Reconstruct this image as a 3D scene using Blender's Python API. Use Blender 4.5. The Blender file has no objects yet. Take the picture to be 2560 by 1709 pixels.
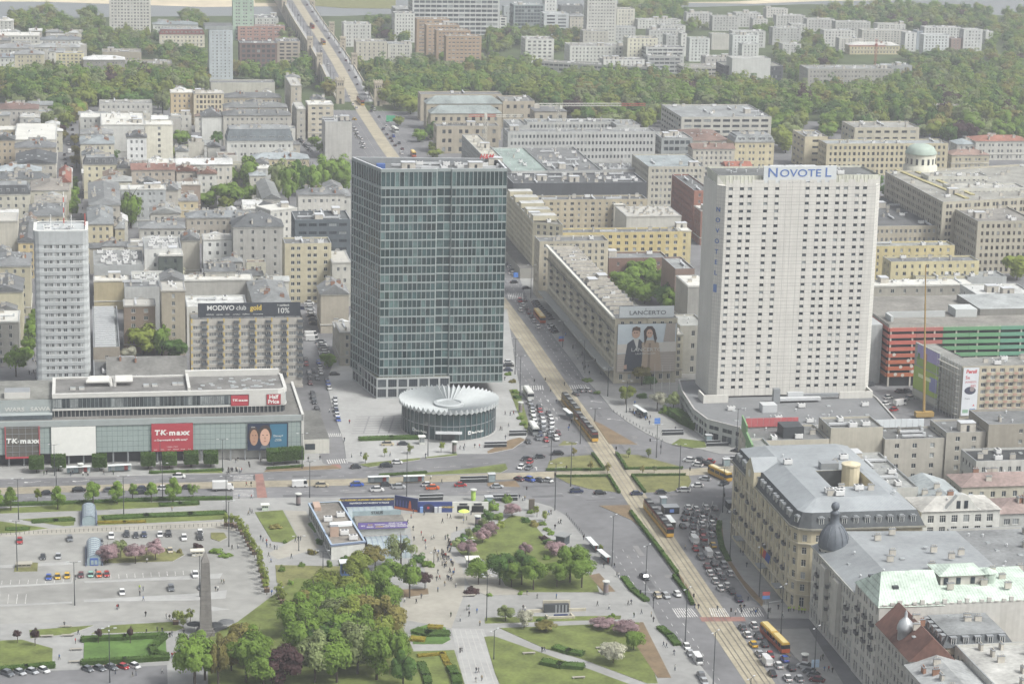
import bpy,bmesh,math,random
import numpy as np
from mathutils import Vector,Matrix
random.seed(7)
SC=bpy.context.scene
COL=SC.collection
R_=math.radians
# ------------------------------------------------------------------ camera
CAM_H=240.0
FPX=85.0/36.0*2560.0
PITCH=math.atan(FPX/24793.0)
ROLL=math.atan(589.0/24786.0)
_f=Vector((0,math.cos(PITCH),-math.sin(PITCH)))
_r0=Vector((1,0,0));_u0=_r0.cross(_f)
_r=_r0*math.cos(ROLL)+_u0*math.sin(ROLL)
_u=-_r0*math.sin(ROLL)+_u0*math.cos(ROLL)
cam_d=bpy.data.cameras.new('camera');cam=bpy.data.objects.new('camera',cam_d);COL.objects.link(cam)
cam_d.lens=85;cam_d.sensor_width=36;cam_d.clip_start=1;cam_d.clip_end=30000
cam.matrix_world=Matrix(((_r.x,_u.x,-_f.x,0),(_r.y,_u.y,-_f.y,0),(_r.z,_u.z,-_f.z,CAM_H),(0,0,0,1)))
SC.camera=cam
# ------------------------------------------------------------------ sky, sun, exposure
SUN_EL,SUN_AZ=52.0,118.0
wd=bpy.data.worlds.new('World');SC.world=wd;wd.use_nodes=True
nt=wd.node_tree;bg=nt.nodes['Background']
sky=nt.nodes.new('ShaderNodeTexSky');sky.sky_type='NISHITA';sky.sun_disc=False
sky.sun_elevation=R_(SUN_EL);sky.sun_rotation=R_(SUN_AZ);sky.air_density=1.0;sky.dust_density=6.0;sky.ozone_density=1.0
hs=nt.nodes.new('ShaderNodeHueSaturation');hs.inputs['Saturation'].default_value=0.32
nt.links.new(sky.outputs[0],hs.inputs['Color']);nt.links.new(hs.outputs[0],bg.inputs[0]);bg.inputs[1].default_value=0.105
sun_d=bpy.data.lights.new('sun','SUN');sun_d.energy=1.5;sun_d.angle=R_(10);sun_d.color=(1,0.99,0.965)
sun=bpy.data.objects.new('sun',sun_d);COL.objects.link(sun)
_sd=Vector((math.sin(R_(SUN_AZ))*math.cos(R_(SUN_EL)),math.cos(R_(SUN_AZ))*math.cos(R_(SUN_EL)),math.sin(R_(SUN_EL))))
sun.rotation_euler=_sd.to_track_quat('Z','Y').to_euler();sun.location=(0,0,400)
vs=SC.view_settings;vs.view_transform='Standard';vs.look='None';vs.exposure=1.06;vs.gamma=1.0;vs.use_curve_mapping=False
SC.render.engine='CYCLES'
cy=SC.cycles
cy.use_denoising=True
try:cy.denoiser='OPENIMAGEDENOISE';cy.denoising_input_passes='RGB_ALBEDO_NORMAL'
except Exception:pass
cy.max_bounces=5;cy.diffuse_bounces=2;cy.glossy_bounces=2;cy.transmission_bounces=3;cy.transparent_max_bounces=6;cy.volume_bounces=0
cy.use_adaptive_sampling=True;cy.adaptive_threshold=0.012
cy.caustics_reflective=False;cy.caustics_refractive=False
# ------------------------------------------------------------------ laying out: photograph -> place
KZ=860.0/2349.0
OFF={'A':0,'B':480,'C':900,'D':1135}
def q(r,x,y):
 return((0,850,1700)[int(r[1])-1]+x*KZ,OFF[r[0]]+y*KZ)
def smooth(a,b,t):
 t=min(1,max(0,(t-a)/(b-a)));return t*t*(3-2*t)
def zg(x,y):
 return-14.0*smooth(1690,1850,y)
def ray(px,py):
 return _f*FPX+_r*(px-1280)-_u*(py-854.5)
def at(px,py,z):
 d=ray(px,py);t=(z-CAM_H)/d.z
 return Vector((d.x*t,d.y*t,z))
def gpx(px,py,h=0.0):
 z=h
 for _ in range(12):
  p=at(px,py,z);z2=zg(p.x,p.y)+h
  if abs(z2-z)<0.01:break
  z=0.5*z+0.5*z2
 return p
def g(r,x,y,h=0.0):
 return gpx(*q(r,x,y),h)
def zat(px,py,p):
 d=ray(px,py);return CAM_H+d.z*math.hypot(p[0],p[1])/math.hypot(d.x,d.y)
GA=R_(10.2)
E1=Vector((math.cos(GA),math.sin(GA),0));E2=Vector((-math.sin(GA),math.cos(GA),0))
# ------------------------------------------------------------------ materials
MATS={}
def srgb(h):
 c=[int(h[i:i+2],16)/255 for i in(0,2,4)]
 return tuple(x/12.92 if x<=.04045 else((x+.055)/1.055)**2.4 for x in c)
def mat(name,col,rough=.8,metal=0,var=.12,scale=.35,streak=0,rnd=0,spec=.3,trans=0,emit=0,bump=0,seam=None):
 if name in MATS:return MATS[name]
 if isinstance(col,str):col=srgb(col)
 m=bpy.data.materials.new(name);m.use_nodes=True;MATS[name]=m
 t=m.node_tree;b=t.nodes['Principled BSDF'];L=t.links.new
 b.inputs['Roughness'].default_value=rough;b.inputs['Metallic'].default_value=metal
 b.inputs['Specular IOR Level'].default_value=spec
 b.inputs['Base Color'].default_value=(*col,1)
 out=None
 if var or rnd or streak:
  geo=t.nodes.new('ShaderNodeNewGeometry')
  fac=None
  def add(v,w):
   nonlocal fac
   n=t.nodes.new('ShaderNodeMath');n.operation='MULTIPLY_ADD';L(v,n.inputs[0]);n.inputs[1].default_value=2*w
   if fac is None:n.inputs[2].default_value=1-w
   else:
    s=t.nodes.new('ShaderNodeMath');s.operation='SUBTRACT';L(fac,s.inputs[0]);s.inputs[1].default_value=w;L(s.outputs[0],n.inputs[2])
   fac=n.outputs[0]
  if var:
   for k,(sc,w)in enumerate(((scale,var),(scale*6.3,var*.6))):
    no=t.nodes.new('ShaderNodeTexNoise');no.inputs['Scale'].default_value=sc;no.inputs['Detail'].default_value=4
    L(geo.outputs['Position'],no.inputs['Vector']);
    mr=t.nodes.new('ShaderNodeMapRange');mr.inputs[1].default_value=.3;mr.inputs[2].default_value=.7
    L(no.outputs[0],mr.inputs[0]);add(mr.outputs[0],w)
  if streak:
   mp=t.nodes.new('ShaderNodeMapping');mp.inputs['Scale'].default_value=(1.1,1.1,.06)
   L(geo.outputs['Position'],mp.inputs['Vector'])
   no=t.nodes.new('ShaderNodeTexNoise');no.inputs['Scale'].default_value=1.0;no.inputs['Detail'].default_value=5
   L(mp.outputs[0],no.inputs['Vector'])
   mr=t.nodes.new('ShaderNodeMapRange');mr.inputs[1].default_value=.35;mr.inputs[2].default_value=.65
   L(no.outputs[0],mr.inputs[0]);add(mr.outputs[0],streak)
  if seam:
   dp_=t.nodes.new('ShaderNodeVectorMath');dp_.operation='DOT_PRODUCT';dp_.inputs[1].default_value=tuple(x/seam[1]for x in seam[0]);L(geo.outputs['Position'],dp_.inputs[0])
   fr_=t.nodes.new('ShaderNodeMath');fr_.operation='FRACT';L(dp_.outputs['Value'],fr_.inputs[0]);gt=t.nodes.new('ShaderNodeMath');gt.operation='GREATER_THAN';gt.inputs[1].default_value=.2;L(fr_.outputs[0],gt.inputs[0]);add(gt.outputs[0],.16)
  if rnd:
   oi=t.nodes.new('ShaderNodeObjectInfo');add(oi.outputs['Random'],rnd)
  vm=t.nodes.new('ShaderNodeVectorMath');vm.operation='SCALE';vm.inputs[0].default_value=col;L(fac,vm.inputs['Scale'])
  L(vm.outputs[0],b.inputs['Base Color']);out=vm.outputs[0]
 if trans:
  tr=t.nodes.new('ShaderNodeBsdfTranslucent');mx=t.nodes.new('ShaderNodeMixShader');mx.inputs[0].default_value=trans
  if out:L(out,tr.inputs[0])
  else:tr.inputs[0].default_value=(*col,1)
  L(b.outputs[0],mx.inputs[1]);L(tr.outputs[0],mx.inputs[2]);L(mx.outputs[0],t.nodes['Material Output'].inputs[0])
 if emit:
  b.inputs['Emission Color'].default_value=(*col,1);b.inputs['Emission Strength'].default_value=emit
 if bump:
  no=t.nodes.new('ShaderNodeTexNoise');no.inputs['Scale'].default_value=bump;bp=t.nodes.new('ShaderNodeBump');bp.inputs['Strength'].default_value=.3
  L(no.outputs[0],bp.inputs['Height']);L(bp.outputs[0],b.inputs['Normal'])
 return m
def mute(c,k,up):
 c=srgb(c);l=.3*c[0]+.6*c[1]+.1*c[2];return tuple((x*(1-k)+l*k)*up*w for x,w in zip(c,(.985,1.0,.97)))
def wallm(c):return mat('plaster_'+c,mute(c,.36,1.0),.9,var=.10,scale=.10,streak=.06)
def roofm(c):return mat('roofing_'+c,mute(c,.3,.72),.85,var=.26,scale=.12,streak=.08)
def plain(c,rough=.6,metal=0):return mat('paint_%s_%d_%d'%(c,rough*10,metal*10),mute(c,.12,1.0),rough,metal,var=.04,scale=.6)
def glassm(name,c,rough=.08,spec=.6,rnd=.18):return mat(name,c,rough,0,var=.3,scale=.2,spec=spec,rnd=rnd)
glassm('glass_dark','2e363c');glassm('glass_mid','4a5256');glassm('glass_pale','868c8c',.3,.4)
mat('window_frame','c6c7c3',.6,var=0);mat('window_frame_brown','6e5b4b',.6,var=0);mat('window_frame_dark','4c5052',.6,var=0)
# ------------------------------------------------------------------ meshes
class MB:
 def __init__(s):s.v=[];s.f=[];s.m=[];s.mats=[]
 def mi(s,m):
  if isinstance(m,str):m=MATS[m]
  if m not in s.mats:s.mats.append(m)
  return s.mats.index(m)
 def face(s,pts,m):
  n=len(s.v);s.v+=[tuple(p)for p in pts];s.f.append(tuple(range(n,n+len(pts))));s.m.append(s.mi(m))
 def box(s,x0,x1,y0,y1,z0,z1,m,top=None,M=None):
  c=[(x0,y0,z0),(x1,y0,z0),(x1,y1,z0),(x0,y1,z0),(x0,y0,z1),(x1,y0,z1),(x1,y1,z1),(x0,y1,z1)]
  if M is not None:c=[tuple(M@Vector(p))for p in c]
  n=len(s.v);s.v+=c;k=s.mi(m)
  s.f+=[tuple(n+i for i in f)for f in((0,3,2,1),(0,1,5,4),(1,2,6,5),(2,3,7,6),(3,0,4,7),(4,5,6,7))]
  s.m+=[k]*5+[s.mi(top)if top else k]
 def obox(s,c,u,v,su,sv,z0,z1,m,top=None):
  c=Vector((c[0],c[1],0));a=u*(su/2);b=v*(sv/2)
  P=[c-a-b,c+a-b,c+a+b,c-a+b]
  s.prism([(p.x,p.y)for p in P],z0,z1,m,top)
 def prism(s,poly,z0,z1,m,top=None,bottom=False):
  n=len(s.v);N=len(poly);k=s.mi(m)
  s.v+=[(p[0],p[1],z0)for p in poly]+[(p[0],p[1],z1)for p in poly]
  for i in range(N):
   j=(i+1)%N;s.f.append((n+i,n+j,n+N+j,n+N+i));s.m.append(k)
  s.f.append(tuple(n+N+i for i in range(N)));s.m.append(s.mi(top)if top else k)
  if bottom:s.f.append(tuple(n+N-1-i for i in range(N)));s.m.append(k)
 def tube(s,a,b,r0,r1,m,n=6,cap=True):
  a=Vector(a);b=Vector(b);d=(b-a).normalized();x=d.orthogonal().normalized();y=d.cross(x);k=s.mi(m);o=len(s.v)
  for p,r in((a,r0),(b,r1)):
   for i in range(n):
    t=2*math.pi*i/n;s.v.append(tuple(p+x*(r*math.cos(t))+y*(r*math.sin(t))))
  for i in range(n):
   j=(i+1)%n;s.f.append((o+i,o+j,o+n+j,o+n+i));s.m.append(k)
  if cap:s.f.append(tuple(o+n+i for i in range(n)));s.m.append(k);s.f.append(tuple(o+n-1-i for i in range(n)));s.m.append(k)
 def lathe(s,prof,m,n=16,c=(0,0,0),ang=2*math.pi,a0=0):
  o=len(s.v);k=s.mi(m);full=abs(ang-2*math.pi)<1e-6;cols=n if full else n+1
  for i in range(cols):
   t=a0+ang*i/n
   for r,z in prof:s.v.append((c[0]+r*math.cos(t),c[1]+r*math.sin(t),c[2]+z))
  K=len(prof)
  for i in range(n):
   j=(i+1)%cols
   for e in range(K-1):s.f.append((o+i*K+e,o+j*K+e,o+j*K+e+1,o+i*K+e+1));s.m.append(k)
 def mesh(s,name,org=(0,0,0),smooth=False):
  me=bpy.data.meshes.new(name);ox,oy,oz=org
  me.from_pydata([(a-ox,b-oy,c-oz)for a,b,c in s.v],[],s.f)
  for m in s.mats:me.materials.append(m)
  if len(s.mats)>1:me.polygons.foreach_set('material_index',s.m)
  if smooth:me.polygons.foreach_set('use_smooth',[True]*len(s.f))
  me.update();return me
 def build(s,name,parent=None,smooth=False):
  if not s.f:return None
  org=parent['_o']if parent is not None and '_o' in parent else(0,0,0)
  o=bpy.data.objects.new(name,s.mesh(name,org,smooth));COL.objects.link(o)
  if parent is not None:o.parent=parent
  return o
def tag(o,label=None,cat=None,group=None,kind=None):
 if label:o['label']=label
 if cat:o['category']=cat
 if group:o['group']=group
 if kind:o['kind']=kind
 return o
def thing(name,label,cat,loc=(0,0,0),rz=0,group=None,world=False):
 o=bpy.data.objects.new(name,None);COL.objects.link(o);o.location=loc;o.rotation_euler=(0,0,rz);o.empty_display_size=.5
 if world:o['_o']=tuple(loc)
 return tag(o,label,cat,group)
def put(name,me,parent=None,loc=(0,0,0),rz=0,sc=None):
 o=bpy.data.objects.new(name,me);COL.objects.link(o);o.location=loc
 if rz:o.rotation_euler=(0,0,rz)
 if sc:o.scale=sc if isinstance(sc,tuple)else(sc,sc,sc)
 if parent is not None:o.parent=parent
 return o
def rel(parent,p):
 o=parent['_o'];return(p[0]-o[0],p[1]-o[1],p[2]-o[2])
def text_mesh(txt,size,m,name='lettering',bold=0.0,sx=1.0,depth=.03,align='CENTER',shear=0):
 cu=bpy.data.curves.new(name,'FONT');cu.body=txt;cu.size=size;cu.align_x=align;cu.align_y='CENTER'
 cu.extrude=depth;cu.offset=bold;cu.resolution_u=3;cu.shear=shear
 tmp=bpy.data.objects.new(name,cu)
 me=bpy.data.meshes.new_from_object(tmp)
 bpy.data.objects.remove(tmp);bpy.data.curves.remove(cu)
 me.name=name;me.materials.clear();me.materials.append(m if not isinstance(m,str)else MATS[m])
 if sx!=1.0:
  for v in me.vertices:v.co.x*=sx
 return me
def stand(parent,me,c,nrm,name='lettering',up=0.0):
 a=math.atan2(nrm[1],nrm[0])+math.pi/2
 o=bpy.data.objects.new(name,me);COL.objects.link(o)
 o.rotation_euler=(math.pi/2-up,0,a);o.location=rel(parent,c)if '_o' in parent else c;o.parent=parent
 return o
def quadm(p0,p1,z0,z1,off,m,mb,u0=0.,u1=1.):
 d=Vector((p1[0]-p0[0],p1[1]-p0[1],0));n=Vector((d.y,-d.x,0)).normalized()*off
 a=Vector((p0[0],p0[1],0))+d*u0+n;b=Vector((p0[0],p0[1],0))+d*u1+n
 mb.face([(a.x,a.y,z0),(b.x,b.y,z0),(b.x,b.y,z1),(a.x,a.y,z1)],m)
def inside(p,poly):
 c=False;j=len(poly)-1
 for i in range(len(poly)):
  if(poly[i][1]>p[1])!=(poly[j][1]>p[1])and p[0]<(poly[j][0]-poly[i][0])*(p[1]-poly[i][1])/(poly[j][1]-poly[i][1])+poly[i][0]:c=not c
  j=i
 return c
ORD=['first','second','third','fourth','fifth','sixth','seventh','eighth','ninth','tenth','eleventh','twelfth','thirteenth','fourteenth','fifteenth','sixteenth','seventeenth','eighteenth','nineteenth','twentieth']
def nth(i):return ORD[i]if i<20 else '%dth'%(i+1)
# ================================================================== GROUND
def W(u,v,h=0.0):
 p=E1*u+E2*v;return Vector((p.x,p.y,zg(p.x,p.y)+h))
def UV(p):return(p[0]*E1.x+p[1]*E1.y,p[0]*E2.x+p[1]*E2.y)
def poly(s,h=0.0):
 out=[]
 for seg in s.split(';'):
  w=seg.split();r=w[0]
  for k in w[1:]:
   x,y=k.split(',');p=g(r,float(x),float(y),h);out.append((p.x,p.y))
 return out
def ccw(P):
 return P if sum(P[i][0]*P[(i+1)%len(P)][1]-P[(i+1)%len(P)][0]*P[i][1]for i in range(len(P)))>0 else P[::-1]
mat('asphalt',(.135,.137,.14),.9,var=.2,scale=.045,bump=3.0);mat('asphalt_dark',(.078,.08,.083),.9,var=.14,scale=.06)
mat('paving',(.235,.238,.228),.9,var=.15,scale=.06);mat('paving_light',(.288,.292,.282),.9,var=.13,scale=.08)
mat('paving_warm',(.268,.258,.222),.9,var=.14,scale=.07);mat('granite_dark',(.2,.2,.2),.85,var=.1)
mat('kerb',(.34,.335,.32),.9,var=.08);mat('trambed',(.285,.258,.19),.95,var=.2,scale=.12);mat('rail',(.13,.12,.11),.45,.3,var=.1)
mat('earth',(.155,.115,.07),.95,var=.2,scale=.2);mat('sand',(.46,.40,.29),.95,var=.15,scale=.02)
mat('grass',(.105,.13,.035),.95,var=.3,scale=.16);mat('grass_dry',(.135,.138,.052),.95,var=.3,scale=.2);mat('grass_green',(.07,.13,.03),.95,var=.25,scale=.15)
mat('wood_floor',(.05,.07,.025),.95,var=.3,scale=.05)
mat('line_white',(.46,.46,.44),.8,var=.4,scale=.8);mat('bike_red',(.225,.125,.105),.9,var=.15,scale=.3)
mat('water',(.10,.115,.11),.12,var=.2,scale=.004,spec=.5)
def sheet(name,P,z,m,side=None,parent=None,z0=None,kind='structure'):
 P=ccw(P);b=MB();b.prism(P,(z-.25)if z0 is None else z0,z,side or m,m)
 o=b.build(name,parent)
 if kind and parent is None:o['kind']=kind
 return o
# --- terrain sheet
b=MB();ys=[-400,0,600,1200,1640]+list(range(1690,1851,16))+[1900,2100,2330,9000]
xs=[-5000,-900,-300,0,300,900,5000]
for j in range(len(ys)-1):
 for i in range(len(xs)-1):
  q4=[(xs[i],ys[j]),(xs[i+1],ys[j]),(xs[i+1],ys[j+1]),(xs[i],ys[j+1])]
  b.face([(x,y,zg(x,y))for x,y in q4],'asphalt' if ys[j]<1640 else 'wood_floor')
ground=tag(b.build('ground'),kind='structure')
# --- river with its sand banks
def far_sheet(name,s,dz,m):
 P=[g(s_[0],s_[1],s_[2],0)for s_ in s];b=MB();b.face([(p.x,p.y,p.z+dz)for p in P],m);return tag(b.build(name),kind='structure')
far_sheet('river',[('A1',-400,150),('A1',700,118),('A1',1300,112),('A1',1900,108),('A2',0,112),('A2',400,95),('A2',1500,62),('A3',0,52),('A3',900,30),('A3',1700,60),('A3',2349,120),('A3',2800,130),('A3',2800,-80),('A3',0,-40),('A2',0,-60),('A1',0,-60),('A1',-400,-60)],.04,'water')
far_sheet('sand_bank',[('A1',-300,12),('A1',300,14),('A1',1030,38),('A1',1400,50),('A1',1900,46),('A1',1930,0),('A1',1930,-55),('A1',-300,-55)],.10,'sand')
far_sheet('far_meadow',[('A1',1740,22),('A1',1910,24),('A1',2349,58),('A2',380,62),('A2',380,-50),('A1',1740,-50)],.16,'grass_dry')
far_sheet('river_shore',[('A3',0,20),('A3',500,28),('A3',1000,8),('A3',1700,0),('A3',1700,-60),('A3',0,-60)],.10,'sand')
far_sheet('far_bank_grass',[('A2',1900,40),('A3',0,18),('A3',350,14),('A3',600,0),('A3',600,-58),('A2',1900,-60)],.22,'grass')
# --- pavements, raised behind kerbs
PVZ=.14
PARK="C1 -400,1008 0,990 800,965 1560,943 2349,937; C2 350,922 900,930 990,925 1215,930 1300,960 1440,1000 1540,1060; D2 1640,545 1760,680 1890,810 2010,930 2130,1045 2175,1150 2349,1318; D3 60,1345 170,1480 330,1660 440,1800; D1 1500,1900 -500,1800"
pv={}
for nm,s,m in(('pavement_store',"C1 -400,560 2140,560 2205,705 2330,742 1830,765 1580,775 1000,787 0,812 -400,825",'paving'),('pavement_plaza',PARK,'paving'),('pavement_bank',"C2 45,695 150,705 540,668 800,640 1010,640 1150,608 1250,560 1285,500 1280,420 1240,300 1220,150 1190,0; B2 1180,1060 1140,800 1000,800 80,800; C2 -92,150 -52,330 27,560",'paving_light'),('pavement_boulevard',"B2 1150,380 1215,560 1265,690 1330,800 1440,960 1500,1040 1600,1170 1660,1260 1790,1400 1860,1490; C2 1960,420 2090,500 2230,565 2349,595; C3 130,607 270,640 420,640 440,400 900,300 400,50 0,0; B2 1900,600 1400,300",'paving'),('pavement_hotel',"C3 440,925 330,958 290,1010 262,1080 255,1180 290,1330 350,1450; D3 400,860 490,980 570,1050 610,1120 885,1120 900,900 700,300; C3 560,700",'paving'),('pavement_corner',"D3 640,1195 880,1190 1160,1640 1010,1668 900,1480 790,1390 700,1270",'paving')):
 pv[nm]=sheet(nm,poly(s),PVZ,m,'kerb')
# --- tram beds with rails
def strip(name,pts,w0,w1,z,m,parent=None):
 b=MB();Q=[]
 for i,(u,v)in enumerate(pts):
  a=pts[max(0,i-1)];c=pts[min(len(pts)-1,i+1)];d=Vector((c[0]-a[0],c[1]-a[1],0)).normalized();n=Vector((d.y,-d.x,0))
  Q.append((W(u+n.x*w0,v+n.y*w0,z),W(u+n.x*w1,v+n.y*w1,z)))
 for i in range(len(Q)-1):b.face([Q[i][0],Q[i][1],Q[i+1][1],Q[i+1][0]],m)
 o=b.build(name,parent)
 if parent is None:o['kind']='structure'
 return o
TRAM=[(174.2,540),(175.6,630),(177.0,700),(178.0,745),(179.2,800),(179.8,850),(180.2,900),(181.6,990),(182.4,1200),(183.4,1480),(186,1640),(190.2,1746),(194.8,1880),(198,2014),(200.5,2180),(204.2,2346),(207,2480)]
tb=strip('tram_bed',[x for x in TRAM if x[1]<1680]+[(187.6,1690)],-3.9,3.9,.05,'trambed')
def rails(pts,offs,parent):
 for o in offs:
  for s in(-.72,.72):strip('rail',pts,o+s-.12,o+s+.12,.085,'rail',parent)
rails(TRAM[:9],(-1.75,1.75),tb)
XT=[(UV(g('C1',-400,908))),(UV(g('C1',0,893))),(UV(g('C1',1000,863))),(UV(g('C1',2349,833))),(UV(g('C2',1130,792))),(UV(g('C2',1800,772))),(UV(g('C2',2340,768))),(UV(g('C3',420,738)))]
tb2=strip('cross_tram_bed',XT,-3.6,3.6,.056,'trambed');rails(XT,(-1.6,1.6),tb2)
# --- lawns and beds
ZL=PVZ+.05;LZ=0.
for nm,s,m,z in(('lawn_island_west',"C2 1410,755 1430,690 1500,665 1720,648 1800,755",'grass_dry',.17),('lawn_island_north',"C2 1890,640 2040,650 2349,735; C3 12,742; C2 2310,750 1950,750",'grass_dry',.17),('lawn_island_south',"C2 1470,795 1830,790 1905,905 1860,900 1700,880 1560,842",'grass_dry',.17),('lawn_island_east',"C2 1995,790 2349,785; C3 60,790 77,830 60,865 0,885; C2 2250,900 2080,905",'grass_dry',.17),('bed_north',"C2 1730,415 1790,440 2030,578 1840,575",'earth',.17),('bed_south',"C2 1770,995 1980,990 1985,1040 2160,1265; D2 2349,860 2349,900; D3 40,880 100,1010 60,1010; D2 2300,790 2160,600 1990,450",'earth',.17),('bed_tram_stop',"C2 1490,585 1530,552 1620,568 1610,580",'grass_dry',.17),('bed_road_west',"C2 330,790 800,752 1130,708 1145,745 1100,768 600,785",'grass',.17),('bed_upper_west',"C2 130,715 230,700 545,670 550,680 200,732",'grass',ZL),('bed_upper_mid',"C2 580,665 800,640 800,652 590,672",'grass',ZL),('bed_rotunda_east',"C2 1160,545 1230,530 1265,545 1180,605 1010,640 1005,625",'earth',ZL),('bed_bank_east',"C2 1155,205 1210,200 1245,290 1285,420 1280,500 1240,430 1215,360",'grass',ZL),('bed_stop_south',"C2 1005,840 1200,825 1230,868 1010,862",'earth',.17),('lawn_triangle',"D2 1100,470 1170,420 1260,430 1330,490 1400,570 1450,640 1500,700 1740,850 1770,945 1250,945 1130,900 1060,780 940,700 830,690 790,640 900,540 1010,500",'grass',ZL),('bare_ground',"D2 840,820 1000,800 1150,905 1300,960 1000,965 900,925",'paving_warm',ZL-.01),('bed_avenue',"D2 1700,830 1770,815 1880,940 1800,945",'earth',ZL),('lawn_south',"D2 1090,1190 1720,1165 2040,1150 2170,1568 2100,1568 1650,1400 1400,1330",'grass',ZL),('bed_south_edge',"D2 2045,1150 2070,1150 2262,1530 2170,1530 2010,1290",'earth',ZL+.02),('lawn_south_west',"D2 985,1250 1050,1245 1450,1385 1700,1470 2050,1600 1900,1720 1150,1720 1060,1500",'grass',ZL),('lawn_station',"D2 990,1120 1300,1110 1400,1110 1600,1110 1920,1105 1915,1130 1300,1150 990,1160",'grass',ZL),('bed_round',"D2 480,1200 600,1165 720,1185 755,1270 700,1300 500,1300",'grass_green',ZL),('lawn_hedged',"D2 500,1350 780,1340 850,1568 880,1720 560,1720",'grass',ZL),('lawn_oval',"D1 1740,400 1930,385 2030,570 1960,608 1860,600",'grass',ZL),('lawn_bushes',"D1 1880,760 2330,770 2349,900 2000,940 1890,880",'grass_dry',ZL),('lawn_mid',"D1 200,1205 640,1172 480,1230 210,1260",'grass',ZL),('lawn_mid_east',"D1 620,1230 760,1172 1180,1148 1260,1190 1200,1210",'grass',ZL),('lawn_hedge_block',"D1 575,1255 1130,1230 1140,1400 570,1440",'grass_green',ZL),('lawn_west',"D1 -300,1290 150,1270 360,1330 355,1450 -300,1500",'grass',ZL),('bed_long',"D1 665,420 1500,385 1570,430 1520,450 670,490",'grass',ZL),('bed_tip',"D1 130,450 480,427 512,440 505,490 440,495",'grass',ZL),('bed_far_left',"D1 -300,480 0,462 330,510 100,540 -300,560",'grass',ZL),('bed_blossom',"D1 700,720 780,640 1110,640 1260,690 1180,735 720,750",'grass_dry',ZL),('bed_street_trees',"D1 -300,400 0,375 750,330 1360,335 1350,355 700,385 -300,420",'grass',ZL),('bed_grove',"D2 -300,850 400,900 420,1170 500,1340 560,1720 -900,1720 -900,1250 -700,1150",'grass',ZL),('bed_grove_north',"D2 380,930 600,920 605,960 420,985",'earth',ZL),('bed_green_patch',"D1 2100,480 2150,455 2200,520 2150,540",'grass_green',ZL),('bed_car_island',"D1 1440,540 1530,540 1550,575 1500,600 1440,580",'grass_dry',ZL),('bed_left_island',"D1 110,745 260,745 255,805 95,808",'grass_dry',ZL),('bed_hotel_side',"C3 262,1100 285,1100 300,1260 330,1350 430,1500; D3 570,1010 560,1045 490,975 395,850 290,690 262,560",'earth',ZL),('bed_corner',"D3 720,1360 760,1390 700,1270 680,1260",'earth',ZL),('bed_podium',"C3 0,540 170,560 180,600 90,605 -60,580",'grass',ZL),('bed_store_front',"C1 1030,765 1510,745 1520,775 1030,778",'grass',ZL),('bed_store_east',"C1 1800,768 1830,745 2280,722 2325,747",'earth',ZL)):
 sheet(nm,poly(s),z+LZ,m,'kerb');LZ+=.004
# --- parking square: asphalt and light strips over the paving
sheet('parking_square',poly("D1 -400,565 0,555 1440,500 1640,560 1740,700 1800,900 1900,1080 1880,1140 1500,1150 700,1140 0,1160 -400,1180"),PVZ+.012,mat('parking',(.222,.223,.208),.9,var=.2,scale=.035),'kerb')
for nm,s in(('strip_north',"D1 -300,775 490,735 500,755 -300,795"),('strip_mid',"D1 570,870 1330,830 1520,815 1500,850 1330,855 580,880"),('strip_left',"D1 -300,915 495,875 495,885 -300,928"),('strip_south',"D1 570,995 1310,955 1550,930 1540,985 1320,1000 575,1010"),('strip_south_left',"D1 -300,1042 490,1008 490,1020 -300,1055"),('strip_tip',"D1 1440,1040 1570,1062 1445,1072")):
 sheet(nm,poly(s),PVZ+.05,'paving_light','kerb')
sheet('car_lane_south',poly("D1 -300,1520 330,1480 560,1470 1140,1440 1145,1568 1145,1800 -300,1800"),PVZ+.012,'asphalt','kerb')
sheet('station_plaza',poly("C2 380,1050 770,1040 960,1040 970,1110 760,1180 740,1290 790,1380 830,1400 850,1480; D2 850,950 760,1190 600,1160 420,1130 430,980 600,960 580,790 500,640 480,500"),PVZ+.016,'paving_warm','kerb')
sheet('sand_path',poly("D1 1940,385 2090,390 2150,580 2180,640 1900,720 1830,680 1960,610 2040,570"),PVZ+.016,'paving_warm','kerb')
sheet('sand_path_parking',poly("D1 -300,580 0,545 330,510 640,495 1520,460 1640,530 1440,505 0,565 -300,600"),PVZ+.02,'paving_warm','kerb')
pth=sheet('broad_path',poly("D2 760,1190 980,1195 1130,1568 1200,1760 900,1760 850,1568"),PVZ+.016,'paving_light','kerb')
b=MB()
for k in range(6):
 t=(k+.5)/6;a=g('D2',765+215*t,1195,PVZ+.026);c=g('D2',855+275*t,1580,PVZ+.026)
 d=(c-a).normalized();n=Vector((d.y,-d.x,0))*.12;b.face([a-n,a+n,c+n,c-n],'kerb')
for k in range(14):
 t=k/14;a=g('D2',765+90*t,1195+385*t,PVZ+.03);c=g('D2',980+150*t,1195+385*t,PVZ+.03)
 d=(c-a).normalized();n=Vector((d.y,-d.x,0))*.06;b.face([a-n,a+n,c+n,c-n],'kerb')
b.build('slab_lines',pth)['kind']='stuff'
b=MB()
for k in range(8):
 y=385+115*k/7;a=g('C2',100-5*k+10,y,PVZ+.02);c=g('C2',425+3*k,y-6,PVZ+.02)
 d=(c-a).normalized();n=Vector((d.y,-d.x,0))*.35;b.face([a-n,a+n,c+n,c-n],'granite_dark')
for x in(200,300,370):
 a=g('C2',x,382,PVZ+.026);c=g('C2',x-40,500,PVZ+.026);d=(c-a).normalized();n=Vector((d.y,-d.x,0))*.3;b.face([a-n,a+n,c+n,c-n],'granite_dark')
b.build('granite_band',pv['pavement_bank'])['kind']='stuff'
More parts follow.
